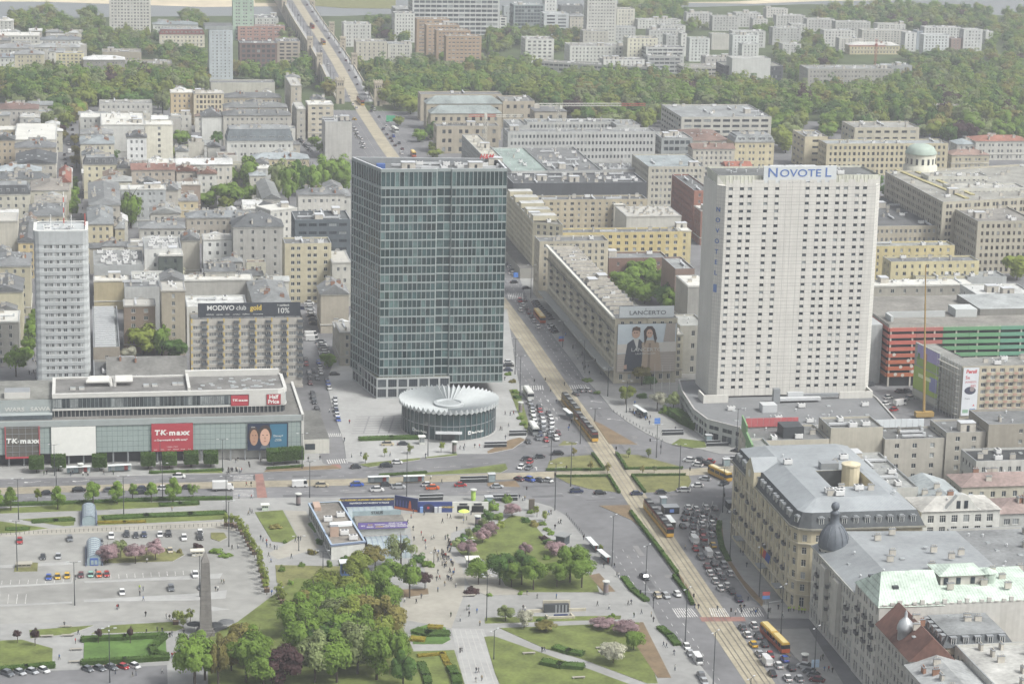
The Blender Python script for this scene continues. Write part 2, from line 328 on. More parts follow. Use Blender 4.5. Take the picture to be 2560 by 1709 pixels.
# --- painted markings
def line(b,p,c,w,m='line_white',z=.03):
 p=Vector(p);c=Vector(c);d=(c-p);d.z=0;d.normalize();n=Vector((d.y,-d.x,0))*(w/2)
 b.face([(*(p-n).xy,p.z+z),(*(p+n).xy,p.z+z),(*(c+n).xy,c.z+z),(*(c-n).xy,c.z+z)],m)
def dashes(b,pts,on,off,w=.16,z=.03):
 P=[Vector(p)for p in pts];acc=0
 for i in range(len(P)-1):
  d=P[i+1]-P[i];L=d.length;d.normalize();t=0
  while t<L:
   ph=acc%(on+off);st=(on-ph)if ph<on else(on+off-ph);st=min(st,L-t)
   if ph<on:line(b,P[i]+d*t,P[i]+d*(t+st),w,z=z)
   t+=st;acc+=st
def seg(r,*xy):return[g(r,xy[i],xy[i+1])for i in range(0,len(xy),2)]
b=MB()
for k in(4.2,7.6,11.0):
 dashes(b,[W(u-3.9-k,v)for u,v in TRAM[5:11]],2.0,4.0);
for k in(3.4,6.8,10.2):dashes(b,[W(u+3.9+k,v)for u,v in TRAM[6:11]],2.0,4.0)
for k in(4,7.4,10.8):dashes(b,[W(u-4.5-k-(3 if v>690 else 2),v)for u,v in TRAM[:3]],2.0,4.0)
for k in(3.6,7):dashes(b,[W(u+4.2+k,v)for u,v in TRAM[:2]],2.0,4.0)
for s in(seg('C1',-200,845,1000,815,1570,800),seg('C1',1830,805,2349,790),seg('C2',60,770,700,728,1150,690),seg('C1',-200,945,1560,912),seg('C1',1830,898,2349,890),seg('C2',20,888,1200,893),seg('C2',1480,905,1780,935,2300,930)):dashes(b,s,2,4)
for s in(seg('C2',1300,260,1330,520),seg('C2',1370,260,1400,520),seg('C2',1430,330,1470,500),seg('C3',90,980,40,1100),seg('C3',160,970,120,1120,130,1260),seg('C3',225,960,190,1100,195,1260,290,1480)):dashes(b,s,6,2)
b.build('lane_marking',ground)['kind']='stuff'
def zebra(nm,A,B,C_,D_,n,m='line_white',duty=.42,z=.035):
 b=MB()
 for i in range(n):
  t0=(i+.5-duty/2)/n;t1=(i+.5+duty/2)/n
  b.face([tuple(A.lerp(B,t0)+Vector((0,0,z))),tuple(A.lerp(B,t1)+Vector((0,0,z))),tuple(D_.lerp(C_,t1)+Vector((0,0,z))),tuple(D_.lerp(C_,t0)+Vector((0,0,z)))],m)
 b.build(nm,ground)['kind']='stuff'
def zb(nm,r,a,b_,c,d,n,**k):zebra(nm,g(r,*a),g(r,*b_),g(r,*c),g(r,*d),n,**k)
zb('crosswalk','B2',(1235,1322),(1390,1320),(1395,1350),(1235,1352),10)
zb('crosswalk','B2',(1545,1318),(1680,1316),(1700,1342),(1555,1345),9)
zb('crosswalk','B2',(1140,690),(1250,690),(1255,730),(1150,732),9)
zb('crosswalk','D3',(-60,1050),(80,1050),(130,1110),(-20,1112),9)
zb('crosswalk','D3',(195,1050),(305,1050),(345,1108),(215,1110),8,z=.09)
zb('crosswalk','D3',(385,1050),(545,1050),(580,1105),(420,1108),10)
for k,(y0,y1)in enumerate(((785,845),(885,938))):
 zb('crosswalk','C1',(1595,y0),(1590,y1),(1735,y1-4),(1730,y0-4),6,duty=.3)
zb('crosswalk','C1',(2225,680),(2370,672),(2380,702),(2240,708),9)
zb('crosswalk','C1',(2225,500),(2330,498),(2335,520),(2230,524),8)
zb('bicycle_crossing','C1',(1740,778),(1795,775),(1825,938),(1757,940),1,m='bike_red',duty=1,z=.062)
zb('bicycle_crossing','D3',(-20,1112),(590,1108),(600,1138),(0,1142),1,m='bike_red',duty=.5,z=.066)
zb('bicycle_crossing','C1',(2225,712),(2349,708),(2349,735),(2290,738),1,m='bike_red',duty=.5,z=.05)
b=MB()
for k in range(12):
 x=755+k*55;line(b,g('D1',x,832-k*3.2-10,PVZ),g('D1',x+3,862-k*3.2-10,PVZ),.14,z=.03)
for k in range(9):x=15+k*60;line(b,g('D1',x,860-k*2,PVZ),g('D1',x-5,890-k*2,PVZ),.14,z=.03)
for k in range(4):x=0+k*60;line(b,g('D1',x,955,PVZ),g('D1',x-8,1020,PVZ),.14,z=.03)
for k in range(11):y=748+k*18.5;line(b,g('D1',1690+k*3,y,PVZ),g('D1',1760+k*4,y,PVZ),.14,z=.03)
b.build('bay_marking',ground)['kind']='stuff'
rq=random.Random(12);b=MB();mat('asphalt_patch',(.098,.1,.103),.92,var=.15,scale=.3);mat('asphalt_pale',(.175,.174,.17),.92,var=.15,scale=.3)
for k in range(150):
 if k<70:v=rq.uniform(560,1250);u=float(np.interp(v,[x[1]for x in TRAM],[x[0]for x in TRAM]))+rq.choice((-1,1))*rq.uniform(5.5,15);du,dv=E1,E2
 else:u=rq.uniform(-40,215);v=rq.choice((rq.uniform(757,768),rq.uniform(778,792)))if u<130 else rq.uniform(745,815);du,dv=E2,E1
 p=W(u,v);b.obox(p,du,dv,rq.uniform(.5,2.2),rq.uniform(2,12),0,.012+.0001*k,'asphalt_patch' if rq.random()<.6 else 'asphalt_pale')
b.build('road_patch',ground)['kind']='stuff'
b=MB()
for r,x,y,dx,dy in(('C2',1340,730,4,22),('C2',1460,330,2,16),('C2',1480,390,3,18),('C2',1420,270,2,14),('C2',1850,400,90,14),('C1',190,895-60,90,-10),('C1',520,828,90,-12),('C2',1730,280,60,8)):
 line(b,g(r,x,y),g(r,x+dx,y+dy),.3,z=.034);line(b,g(r,x-dx*.2-6,y+dy*.2),g(r,x,y),.8,z=.038)
b.build('arrow_marking',ground)['kind']='stuff'
# ================================================================== BUILDING KIT
WIN={}
def window_mesh(w,h,kind,var):
 k=(round(w,1),round(h,1),kind,var)
 if k in WIN:return WIN[k]
 w,h=k[0],k[1];b=MB();glass=('glass_dark','glass_mid','glass_pale')[var]
 b.face([(-w/2,0,-h/2),(w/2,0,-h/2),(w/2,0,h/2),(-w/2,0,h/2)],glass)
 if kind!='pane':
  fm={'std':'window_frame','brown':'window_frame_brown','dark':'window_frame_dark','cross':'window_frame'}[kind];f=.09
  bars=[(-w/2,-w/2+f,-h/2,h/2),(w/2-f,w/2,-h/2,h/2),(-w/2+f,w/2-f,-h/2,-h/2+f*1.4),(-w/2+f,w/2-f,h/2-f,h/2)]
  n=1 if w<1.9 else(2 if w<2.9 else 3)
  for i in range(n):
   x=-w/2+w*(i+1)/(n+1);bars.append((x-f*.6,x+f*.6,-h/2+f,h/2-f))
  if kind=='cross':bars.append((-w/2+f,w/2-f,h*.18,h*.18+f))
  for x0,x1,z0,z1 in bars:b.face([(x0,-.06,z0),(x1,-.06,z0),(x1,-.06,z1),(x0,-.06,z1)],fm)
 WIN[k]=b;return b
WINME={}
def facade(b,wins,A,B,z0,z1,wall,rows,cols,rec=.22,reveal=None):
 """wall A->B (outward to the right of A->B), rows [(zc,h)], cols [(uc,w)] openings with reveals; records window places"""
 A=Vector((A[0],A[1],0));B=Vector((B[0],B[1],0));d=B-A;L=d.length;d.normalize();n=Vector((d.y,-d.x,0))
 def P(u,z,o=0):p=A+d*u-n*o;return(p.x,p.y,z)
 rows=[r for r in sorted(rows)if r[0]-r[1]/2>z0+.05 and r[0]+r[1]/2<z1-.05]
 cols=[c for c in sorted(cols)if c[0]-c[1]/2>.1 and c[0]+c[1]/2<L-.1]
 if not rows or not cols:b.face([P(0,z0),P(L,z0),P(L,z1),P(0,z1)],wall);return
 zc=z0
 for(rz,rh)in rows:
  a,t=rz-rh/2,rz+rh/2
  if a-zc>.01:b.face([P(0,zc),P(L,zc),P(L,a),P(0,a)],wall)
  uc=0
  for(cu,cw)in cols:
   l,r=cu-cw/2,cu+cw/2
   if l-uc>.01:b.face([P(uc,a),P(l,a),P(l,t),P(uc,t)],wall)
   rv=reveal or wall
   b.face([P(l,a),P(r,a),P(r,a,rec),P(l,a,rec)],rv);b.face([P(l,t,rec),P(r,t,rec),P(r,t),P(l,t)],rv)
   b.face([P(l,a),P(l,a,rec),P(l,t,rec),P(l,t)],rv);b.face([P(r,a,rec),P(r,a),P(r,t),P(r,t,rec)],rv)
   wins.append((P(cu,rz,rec),math.atan2(d.y,d.x),cw,rh));uc=r
  if L-uc>.01:b.face([P(uc,a),P(L,a),P(L,t),P(uc,t)],wall)
  zc=t
 if z1-zc>.01:b.face([P(0,zc),P(L,zc),P(L,z1),P(0,z1)],wall)
def even(L,bay,w,margin=1.2):
 n=max(1,int((L-2*margin)/bay));s=(L-2*margin)/n;k=int(L*7.3)%4
 if n<5 or bay<2.4 or w>2.2 or k==0:return[(margin+s*(i+.5),w)for i in range(n)]
 if k==1:return[(margin+s*(i+.5),w*(1.25 if i%3==1 else .85))for i in range(n)]
 if k==2:return[(margin+s*(i+.5+(.14 if i%2==0 else-.14)),w)for i in range(n)]
 return[(margin+s*(i+.5),w*(1.1 if i%2 else .8))for i in range(n)]
def emit_windows(parent,wins,kind='std',single=True,mix=(.62,.28,.10),rnd=None,name='window',limit=300):
 rnd=rnd or random;joined=MB();k=0
 wins=sorted(wins,key=lambda w:(w[0][0]**2+w[0][1]**2))if len(wins)>limit else wins
 for(p,a,w,h)in wins:
  r=rnd.random();var=0 if r<mix[0]else(1 if r<mix[0]+mix[1]else 2)
  wb=window_mesh(w,h,kind,var)
  if single and k<limit:
   key=(round(w,1),round(h,1),kind,var)
   if key not in WINME:WINME[key]=wb.mesh('window')
   put(name,WINME[key],parent,rel(parent,p),a);k+=1
  else:
   c,s=math.cos(a),math.sin(a);n=len(joined.v)
   joined.v+=[(p[0]+x*c-y*s,p[1]+x*s+y*c,p[2]+z)for x,y,z in wb.v]
   joined.f+=[tuple(n+i for i in f)for f in wb.f];joined.m+=[joined.mi(wb.mats[m])for m in wb.m]
 o=joined.build('glazing',parent)
 if o:o['kind']='stuff'
mat('metal_grey','8d9193',.5,.3,var=.08);mat('metal_light','b9bcbd',.5,.2,var=.06);mat('metal_dark','45494c',.5,.3,var=.08)
mat('unit_white','c9cac8',.6,var=.05);mat('chimney_brick','8a6a58',.9,var=.15);mat('chimney_render','b0aca2',.9,var=.12,streak=.08)
CHIM={}
def small(key,fn):
 if key not in CHIM:b=MB();fn(b);CHIM[key]=b.mesh(key)
 return CHIM[key]
def _chim(b,m):
 b.box(-.9,.9,-.35,.35,0,1.7,m);b.box(-1,1,-.45,.45,1.7,1.85,'metal_grey')
 for x in(-.5,0,.5):b.tube((x,0,1.85),(x,0,2.2),.14,.14,m,5)
def _vent(b):b.tube((0,0,0),(0,0,.8),.22,.22,'metal_light',6);b.tube((0,0,.8),(0,0,1.05),.38,.1,'metal_light',6)
def _unit(b):
 b.box(-1.3,1.3,-.9,.9,.25,1.6,'unit_white');b.box(-1.1,-.9,-.8,.8,0,.25,'metal_dark');b.box(.9,1.1,-.8,.8,0,.25,'metal_dark')
 b.tube((-.55,0,1.6),(-.55,0,1.72),.5,.5,'metal_dark',8);b.tube((.55,0,1.6),(.55,0,1.72),.5,.5,'metal_dark',8)
def _sky(b):
 b.prism([(-.7,-.5),(.7,-.5),(.7,.5),(-.7,.5)],0,.25,'metal_light','glass_pale')
def _duct(b):
 b.box(-4,4,-.4,.4,.4,1.1,'metal_light');b.box(3.2,4,-.4,.4,1.1,1.8,'metal_light')
 for x in(-3.5,0,3.3):b.box(x-.1,x+.1,-.4,.4,0,.4,'metal_dark')
def _pent(b):
 b.box(-2.6,2.6,-1.8,1.8,0,2.8,'chimney_render','metal_grey');b.box(-2.75,2.75,-1.95,1.95,2.8,2.98,'metal_light');b.box(-.5,.5,-1.84,-1.8,0,2.1,'metal_dark')
CL={'chimney':lambda b:_chim(b,'chimney_render'),'brick_chimney':lambda b:_chim(b,'chimney_brick'),'roof_vent':_vent,'air_unit':_unit,'skylight':_sky,'roof_duct':_duct,'roof_hut':_pent}
ROOF={}
def clutter(parent,kind,p,rz):
 put('chimney' if 'chimney' in kind else kind,small(kind,CL[kind]),ROOF.get(parent.name,parent),rel(parent,p),rz)
def rect(r,FL,FR,h,d,al=True,ang=None):
 """plan rectangle from its front roof edge, read at height h; d = depth in metres or a reading of the back right corner"""
 a=g(r,*FL,h);c=g(r,*FR,h);m=(a+c)/2
 if ang is not None:e=Vector((math.cos(R_(ang)),math.sin(R_(ang)),0))
 elif al:e=E1.copy()
 else:e=Vector((c.x-a.x,c.y-a.y,0)).normalized()
 hw=(c-a).dot(e)/2;n=Vector((-e.y,e.x,0))
 if isinstance(d,tuple):k=g(r,*d,h);d=max(4,(k-m).dot(n))
 P=[m-e*hw,m+e*hw,m+e*hw+n*d,m-e*hw+n*d]
 return[(p.x,p.y)for p in P]
def offset(P,o):
 N=len(P);out=[]
 for i in range(N):
  a,b_,c=Vector(P[i-1]),Vector(P[i]),Vector(P[(i+1)%N])
  d1=(b_-a).normalized();d2=(c-b_).normalized();n1=Vector((d1.y,-d1.x));n2=Vector((d2.y,-d2.x))
  k=n1+n2;L=max(.3,1+n1.dot(n2));p=b_+k*(o/L);out.append((p.x,p.y))
 return out
def roof_hip(b,P,z,rise,m,over=.4,gable=False,wall=None):
 Q=offset(P,over);a,c,d,e=[Vector((*p,z))for p in Q]
 if(c-a).length<(d-c).length:a,c,d,e=c,d,e,a
 run=0 if gable else min((d-c).length/2,(c-a).length*.48)
 u=(c-a).normalized()*(run if not gable else 0);r0=(a+e)/2+u+Vector((0,0,rise));r1=(c+d)/2-u+Vector((0,0,rise))
 b.face([a,c,r1,r0],m);b.face([d,e,r0,r1],m);b.face([c,d,r1],wall or m);b.face([e,a,r0],wall or m);b.face([a,e,d,c],m)
 return a,c,d,e,r0,r1
FOOT=[]
def building(name,label,P,h,wall,roof='flat',rc='77787a',floors=5,bay=2.9,win=(1.25,1.75),kind='std',z0=None,blank=(),base=3.8,group=None,clut=9,seed=None,single=None,rise=None,mix=(.62,.28,.10),band=None,cat='building',parapet=.7,gwall=None,chim=None):
 P=ccw(P);F_=offset(P,3.0);FOOT.append((min(p[0]for p in F_),max(p[0]for p in F_),min(p[1]for p in F_),max(p[1]for p in F_),F_));cx=sum(p[0]for p in P)/len(P);cy_=sum(p[1]for p in P)/len(P)
 if z0 is None:z0=zg(cx,cy_)
 rnd=random.Random(seed if seed is not None else int(abs(cx*7+cy_*13)))
 t=thing(name,label,cat,(cx,cy_,z0),0,group,world=True)
 dist=math.hypot(cx,cy_)
 if single is None:single=dist<1010
 wm=wallm(wall)if isinstance(wall,str)else wall;rm=roofm(rc)if isinstance(rc,str)else rc
 zt=z0+h;b=MB();wins=[];N=len(P)
 fh=(h-base-.8)/max(1,floors-1)if floors>1 else h
 rows=[(z0+base/2+.1,min(win[1]*1.15,base*.6))]+[(z0+base+fh*(i+.52),min(win[1],fh*.72))for i in range(floors-1)]
 for i in range(N):
  A,B=P[i],P[(i+1)%N];L=math.hypot(B[0]-A[0],B[1]-A[1])
  n=Vector((B[1]-A[1],-(B[0]-A[0])));mid=Vector(((A[0]+B[0])/2,(A[1]+B[1])/2))
  see=n.normalized().dot(-mid.normalized())>-.03
  if i in blank or not see or L<3:facade(b,wins,A,B,z0,zt,wm,[],[])
  else:facade(b,wins,A,B,z0,zt,wm,rows,even(L,bay,win[0]))
 b.build('wall',t)
 emit_windows(t,wins,kind,single,mix,rnd)
 if band:
  c=MB();bm=wallm(band)
  for zz in(z0+base,zt-.35):
   Q=offset(P,.22);c=MB();c.prism(Q,zz-.2,zz+.2,bm);c.build('cornice',t)
 r=MB()
 if roof=='flat':
  Q=offset(P,-.35);zd=zt-parapet
  k=len(r.v)
  for i in range(N):
   j=(i+1)%N
   r.face([(*P[i],zt),(*P[j],zt),(*Q[j],zt),(*Q[i],zt)],'metal_grey');r.face([(*Q[i],zt),(*Q[j],zt),(*Q[j],zd),(*Q[i],zd)],wm)
  r.face([(*p,zd)for p in Q],rm);ROOF[t.name]=r.build('roof',t)
  bb=[min(p[0]for p in P),max(p[0]for p in P),min(p[1]for p in P),max(p[1]for p in P)]
  inner=offset(P,-2.6);tries=0;done=0;placed=[]
  while done<clut and tries<clut*12:
   tries+=1;x=rnd.uniform(bb[0],bb[1]);y=rnd.uniform(bb[2],bb[3])
   if not inside((x,y),inner)or any((x-a)**2+(y-c)**2<16 for a,c in placed):continue
   kd=rnd.choices(('roof_vent','air_unit','skylight','chimney','roof_hut','roof_duct'),(4,3,3,4,1,1))[0]if chim is None else chim
   clutter(t,kd,(x,y,zd),GA+rnd.choice((0,math.pi/2)));placed.append((x,y));done+=1
 elif roof in('hip','gable'):
  rs=rise if rise is not None else 2.5
  a,c,d,e,r0,r1=roof_hip(r,P,zt,rs,rm,.45,roof=='gable',gwall and wallm(gwall));ROOF[t.name]=r.build('roof',t)
  for k in range(clut):
   s=rnd.uniform(.1,.9);side=rnd.choice((0,1));w=rnd.uniform(.25,.9);lo=(a.lerp(c,s)if side==0 else e.lerp(d,s));hi=r0.lerp(r1,s);p=lo.lerp(hi,w)
   kd=chim or rnd.choices(('chimney','brick_chimney','roof_vent','skylight'),(5,2,2,3))[0]
   clutter(t,kd,(p.x,p.y,p.z-.25 if kd!='skylight' else p.z),GA+rnd.choice((0,math.pi/2)))
 elif roof=='mansard':
  rs=rise if rise is not None else 4.2;Q0=offset(P,.35);Q1=offset(P,-1.6);z1=zt+rs
  for i in range(N):
   j=(i+1)%N;r.face([(*Q0[i],zt),(*Q0[j],zt),(*Q1[j],z1),(*Q1[i],z1)],rm)
  if N==4:
   pm=roofm('8c9093')if rc!='a8c0b0' else rm
   rr=roof_hip(r,Q1,z1,rs*.28,pm,.1)
  else:r.face([(*p,z1)for p in Q1],roofm('8c9093'))
  ROOF[t.name]=r.build('roof',t)
  for i in range(N):
   A,B=Vector((*P[i],0)),Vector((*P[(i+1)%N],0));d=(B-A);L=d.length;d.normalize();n=Vector((d.y,-d.x,0));mid=(A+B)/2
   if n.dot(-mid.normalized())<.02 or L<6:continue
   for(u,w_)in even(L,bay*(1.0 if L<80 else 1.5),1.1):
    p=A+d*u-n*.25;dm=small('dormer_'+(wall if isinstance(wall,str)else 'x'),lambda bb_:(bb_.box(-.75,.75,0,1.9,0,2.0,rm if False else 'metal_grey'),bb_.box(-.9,.9,-.12,1.9,2.0,2.15,'metal_grey'),bb_.face([(-.5,-.02,.35),(.5,-.02,.35),(.5,-.02,1.75),(-.5,-.02,1.75)],'glass_dark'),bb_.box(-.06,.06,-.06,-.021,.35,1.75,'window_frame'),bb_.box(-.62,-.5,-.06,0,.25,1.85,'window_frame'),bb_.box(.5,.62,-.06,0,.25,1.85,'window_frame')))
    put('dormer',dm,ROOF[t.name],rel(t,(p.x,p.y,zt+.5)),math.atan2(d.y,d.x))
  for k in range(clut):
   x=rnd.uniform(.15,.85);y=rnd.uniform(.15,.85);p=Vector(Q1[0]).lerp(Vector(Q1[1]),x).lerp(Vector(Q1[-1]).lerp(Vector(Q1[2 if N>3 else 1]),x),y)
   kd=rnd.choices(('chimney','roof_vent','skylight'),(4,2,1))[0];clutter(t,kd,(p.x,p.y,z1+.2),GA)
 return t
# ================================================================== LANDMARKS
def uvp(*uv):return[tuple(W(uv[i],uv[i+1]).xy)for i in range(0,len(uv),2)]
def wall_uv(b,wins,u0,v0,u1,v1,z0,z1,m,rows=(),cols=(),**k):facade(b,wins,W(u0,v0).xy,W(u1,v1).xy,z0,z1,m,list(rows),list(cols),**k)
def bx(b,u0,u1,v0,v1,z0,z1,m,top=None):b.prism(uvp(u0,v0,u1,v0,u1,v1,u0,v1),z0,z1,m,top)
NF=-E2
def sign(parent,txt,u,v,z,size,m,nrm=None,**k):
 return stand(parent,text_mesh(txt,size,m,**k),W(u,v,z),nrm or NF)
def board(parent,u0,u1,v,z0,z1,m,name='board',back='metal_dark',th=.3):
 b=MB();bx(b,u0,u1,v,v+th,z0,z1,back)
 b.face([W(u0+.05,v-.012,z0+.05),W(u1-.05,v-.012,z0+.05),W(u1-.05,v-.012,z1-.05),W(u0+.05,v-.012,z1-.05)],m)
 return b.build(name,parent)
def shape(parent,name,pts,u0,v,z0,su,sz,m,dv=.03,nrm=None):
 b=MB();b.face([W(u0+x*su,v-dv,z0+y*sz)for x,y in pts],m);return b.build(name,parent)
# ---- green glass tower
def panes(nm,a,b_,c):
 for i,h in enumerate((a,b_,c)):glassm('%s_%d'%(nm,i),h,.06,.7,.32)  # random tone per pane puts varied reflections into the glass colour
panes('tower_glass','273a3c','394e4f','556b6a')
GL={'tower':['tower_glass_0','tower_glass_1','tower_glass_2']}
_wm0=window_mesh
def window_mesh(w,h,kind,var):
 if '@' not in kind:return _wm0(w,h,kind,var)
 k=(round(w,1),round(h,1),kind,var)
 if k not in WIN:
  b=MB();w,h=k[0],k[1];b.face([(-w/2,0,-h/2),(w/2,0,-h/2),(w/2,0,h/2),(-w/2,0,h/2)],GL[kind.split('@')[1]][var]);WIN[k]=b
 return WIN[k]
mat('tower_frame','8d9695',.5,.2,var=.06)
TP=[(-50.2,890.1),(-29.6,893.7),(-29.4,894.5),(-24.1,895.3),(-23.9,894.8),(-3.3,898.4),(-7,921),(-63.1,916.1)]
t=thing('glass_tower','tall green glass office tower with pale grid of frames behind the round bank','tower',(-32,905,0),world=True)
b=MB();wins=[];ZT=88.0;fl=[(5.2+3.28*(i+.5),2.72)for i in range(23)]+[(84.1,5.4)]
for i in range(8):
 A,B_=TP[i],TP[(i+1)%8];L=math.hypot(B_[0]-A[0],B_[1]-A[1])
 n={0:12,2:2,4:13,7:12}.get(i)
 if n:facade(b,wins,A,B_,5 if i!=7 else 5,ZT,MATS['tower_frame'],fl,[(L*(k+.5)/n,L/n-(.24 if i!=7 else .4))for k in range(n)],rec=.2)
 else:facade(b,wins,A,B_,5,ZT,MATS['tower_frame'],[],[])
b.build('frame',t);emit_windows(t,wins,'pane@tower',True,(.5,.33,.17),random.Random(3),'pane')
r=MB();r.face([(x,y,ZT-2.2)for x,y in offset(TP,-.8)],roofm('6f7274'));Q=offset(TP,-.8)
for i in range(8):
 j=(i+1)%8;r.face([(*TP[i],ZT),(*TP[j],ZT),(*Q[j],ZT),(*Q[i],ZT)],'metal_light');r.face([(*Q[i],ZT),(*Q[j],ZT),(*Q[j],ZT-2.2),(*Q[i],ZT-2.2)],'metal_grey')
r.build('roof',t)
rn=random.Random(11)
for k in range(16):p=W(117.5+40*(k%8+rn.uniform(.1,.9))/8,894+8*(k//8)+rn.uniform(0,5),ZT-2.2);clutter(t,rn.choice(('air_unit','roof_duct','air_unit','roof_hut')),p,GA)
b=MB();b.box(-1.6,1.6,-1.2,1.2,0,2.6,plain('3f5d9a'));put('blue_container',b.mesh('blue_container'),t,rel(t,(-51,900,ZT-2.2)),GA)
stand(t,text_mesh('H&M',2.5,plain('b83a3e'),bold=.06,shear=.25),Vector((-11.5,917,ZT+1.2)),NF,'rooftop_letters')
b=MB();wins=[]
PD=uvp(107.0,882.5,135,882.5,135,905,101,912)
for i in range(4):
 A,B_=PD[i],PD[(i+1)%4];L=math.hypot(B_[0]-A[0],B_[1]-A[1]);n=max(2,int(L/3.6))
 facade(b,wins,A,B_,0,8.4,mat('podium_stone','9fa3a2',.6,var=.06),[(2.3,3.2),(6.1,3.0)]if i in(0,3)else[],[(L*(k+.5)/n,L/n-.7)for k in range(n)])
b.face([(*p,7.9)for p in offset(PD,-.4)],roofm('7a7d6a'));b.build('podium',t);emit_windows(t,wins,'dark',True,(.5,.3,.2),rn)
# ---- round bank hall with pleated roof
t=thing('round_bank_hall','round glass bank hall with white pleated zigzag roof at the roundabout','building',(-22.4,848.8,0),world=True)
cx,cy_=-22.4,848.8;b=MB();NB=48;wins=[];fr=MB();glassm('hall_glass','35484a',.06,.7);mat('hall_white','a2a7a7',.6,0,var=.06)
for k in range(NB):
 a0,a1=2*math.pi*k/NB,2*math.pi*(k+1)/NB
 p0=(cx+16.8*math.cos(a0),cy_+16.8*math.sin(a0));p1=(cx+16.8*math.cos(a1),cy_+16.8*math.sin(a1))
 m=MB();m.face([(*p0,.3),(*p1,.3),(*p1,10.6),(*p0,10.6)],'hall_glass');m.build('pane',t)
 p=Vector((cx+16.95*math.cos(a0),cy_+16.95*math.sin(a0),0));d=Vector((math.cos(a0),math.sin(a0),0));e=Vector((-d.y,d.x,0))
 m=MB();m.obox(p,d,e,.4,.13,.2,10.9,'metal_grey');m.build('mullion',t)
m=MB();m.lathe([(0,.3),(17.6,.3),(17.6,0)],'kerb',48,(cx,cy_,0));m.build('plinth',t)
m=MB();m.lathe([(16.85,5.3),(16.95,5.3),(16.95,5.6),(16.85,5.6)],'metal_grey',48,(cx,cy_,0));m.build('floor_band',t)
def pl(rr,a,z):return(cx+rr*math.cos(a),cy_+rr*math.sin(a),z)
NP=56
for k in range(NP):
 a0=2*math.pi*k/NP;am=a0+math.pi/NP;a1=a0+2*math.pi/NP
 m=MB();V0,V1,PK=pl(17.9,a0,10.5),pl(17.9,a1,10.5),pl(18.2,am,12.1);I0,I1,IM=pl(5,a0,8.5),pl(5,a1,8.5),pl(5,am,9.1)
 m.face([V0,PK,IM,I0],'hall_white');m.face([PK,V1,I1,IM],'hall_white');B0,B1=pl(17.7,a0,9.2),pl(17.7,a1,9.2)
 m.face([B0,(*pl(17.8,am,0)[:2],10.4),PK,V0],'hall_white')if False else None
 m.face([V0,pl(18.1,am,9.9),PK],'hall_white');m.face([pl(18.1,am,9.9),V1,PK],'hall_white')
 m.build('roof_pleat',t)
m=MB();m.lathe([(5.6,8.4),(5.6,9.9),(4.4,10.1),(4.2,9.6),(0,9.5)],'hall_white',32,(cx,cy_,0));m.build('roof_hub',t)
m=MB();m.lathe([(3.9,9.65),(0,9.75)],mat('grille','8f9494',.6,var=.2,scale=2),24,(cx,cy_,0));m.build('roof_grille',t)
def radial(a,rr=17.0):return Vector((cx+rr*math.cos(a),cy_+rr*math.sin(a),0)),Vector((math.cos(a),math.sin(a),0))
for a in(R_(-124),R_(-51)):
 p,d=radial(a,17.15);p.z=2.9;stand(t,text_mesh('Bank Polski',1.15,plain('d8d8d6'),bold=.02),p,d)
 p,d=radial(a-R_(11.5),17.15);e=Vector((-d.y,d.x,0));m=MB();m.obox(p,e,d,1.1,.12,2.3,3.6,plain('d8d8d6'));m.obox(p+d*.08,e,d,.5,.06,2.7,3.2,plain('2c4a7c'));m.build('emblem',t)
p,d=radial(R_(-88),18.4);e=Vector((-d.y,d.x,0));m=MB();m.obox(p,e,d,9.5,3.2,3.5,3.8,'metal_light');m.build('canopy',t)
p,d=radial(R_(-88),17.1);m=MB();m.obox(p,e,d,4.2,.3,.3,3.3,'metal_dark');m.build('entrance',t)
# ---- white hotel slab
t=thing('hotel_slab','tall white panelled hotel slab with small dark windows and blue rooftop sign','tower',(104,890,0),world=True)
F0,F1=Vector((76.9,873.6)),Vector((133.4,883.8));e=(F1-F0).normalized();n=Vector((-e.y,e.x));Lf=(F1-F0).length
HP=[F0,F1,F1+(e+n)*2.2,F1+e*2.2+n*22,F0-e*2.6+n*22,F0+(-e+n)*2.6]
hw=mat('hotel_panel','bfbeb7',.75,var=.05,scale=.1,streak=.05);hj=mat('hotel_joint','8d8f8e',.9,var=.05)
cols=[(Lf*f,1.5)for f in(.033,.107,.159,.266,.340,.541,.617,.670,.743,.797,.873,.926)]
ZB,ZF=8.0,87.5;rows=[(ZB+3.4+k*2.78,1.05)for k in range(29)]
b=MB();wins=[]
for i in range(6):
 A,B_=HP[i],HP[(i+1)%6]
 if i==0:facade(b,wins,A,B_,ZB,ZF,hj,rows,cols,rec=.25)
 else:facade(b,wins,A,B_,0,ZF,hj if i in(1,5)else hw,[],[])
b.build('wall',t);emit_windows(t,wins,'pane',True,(.42,.42,.16),random.Random(5))
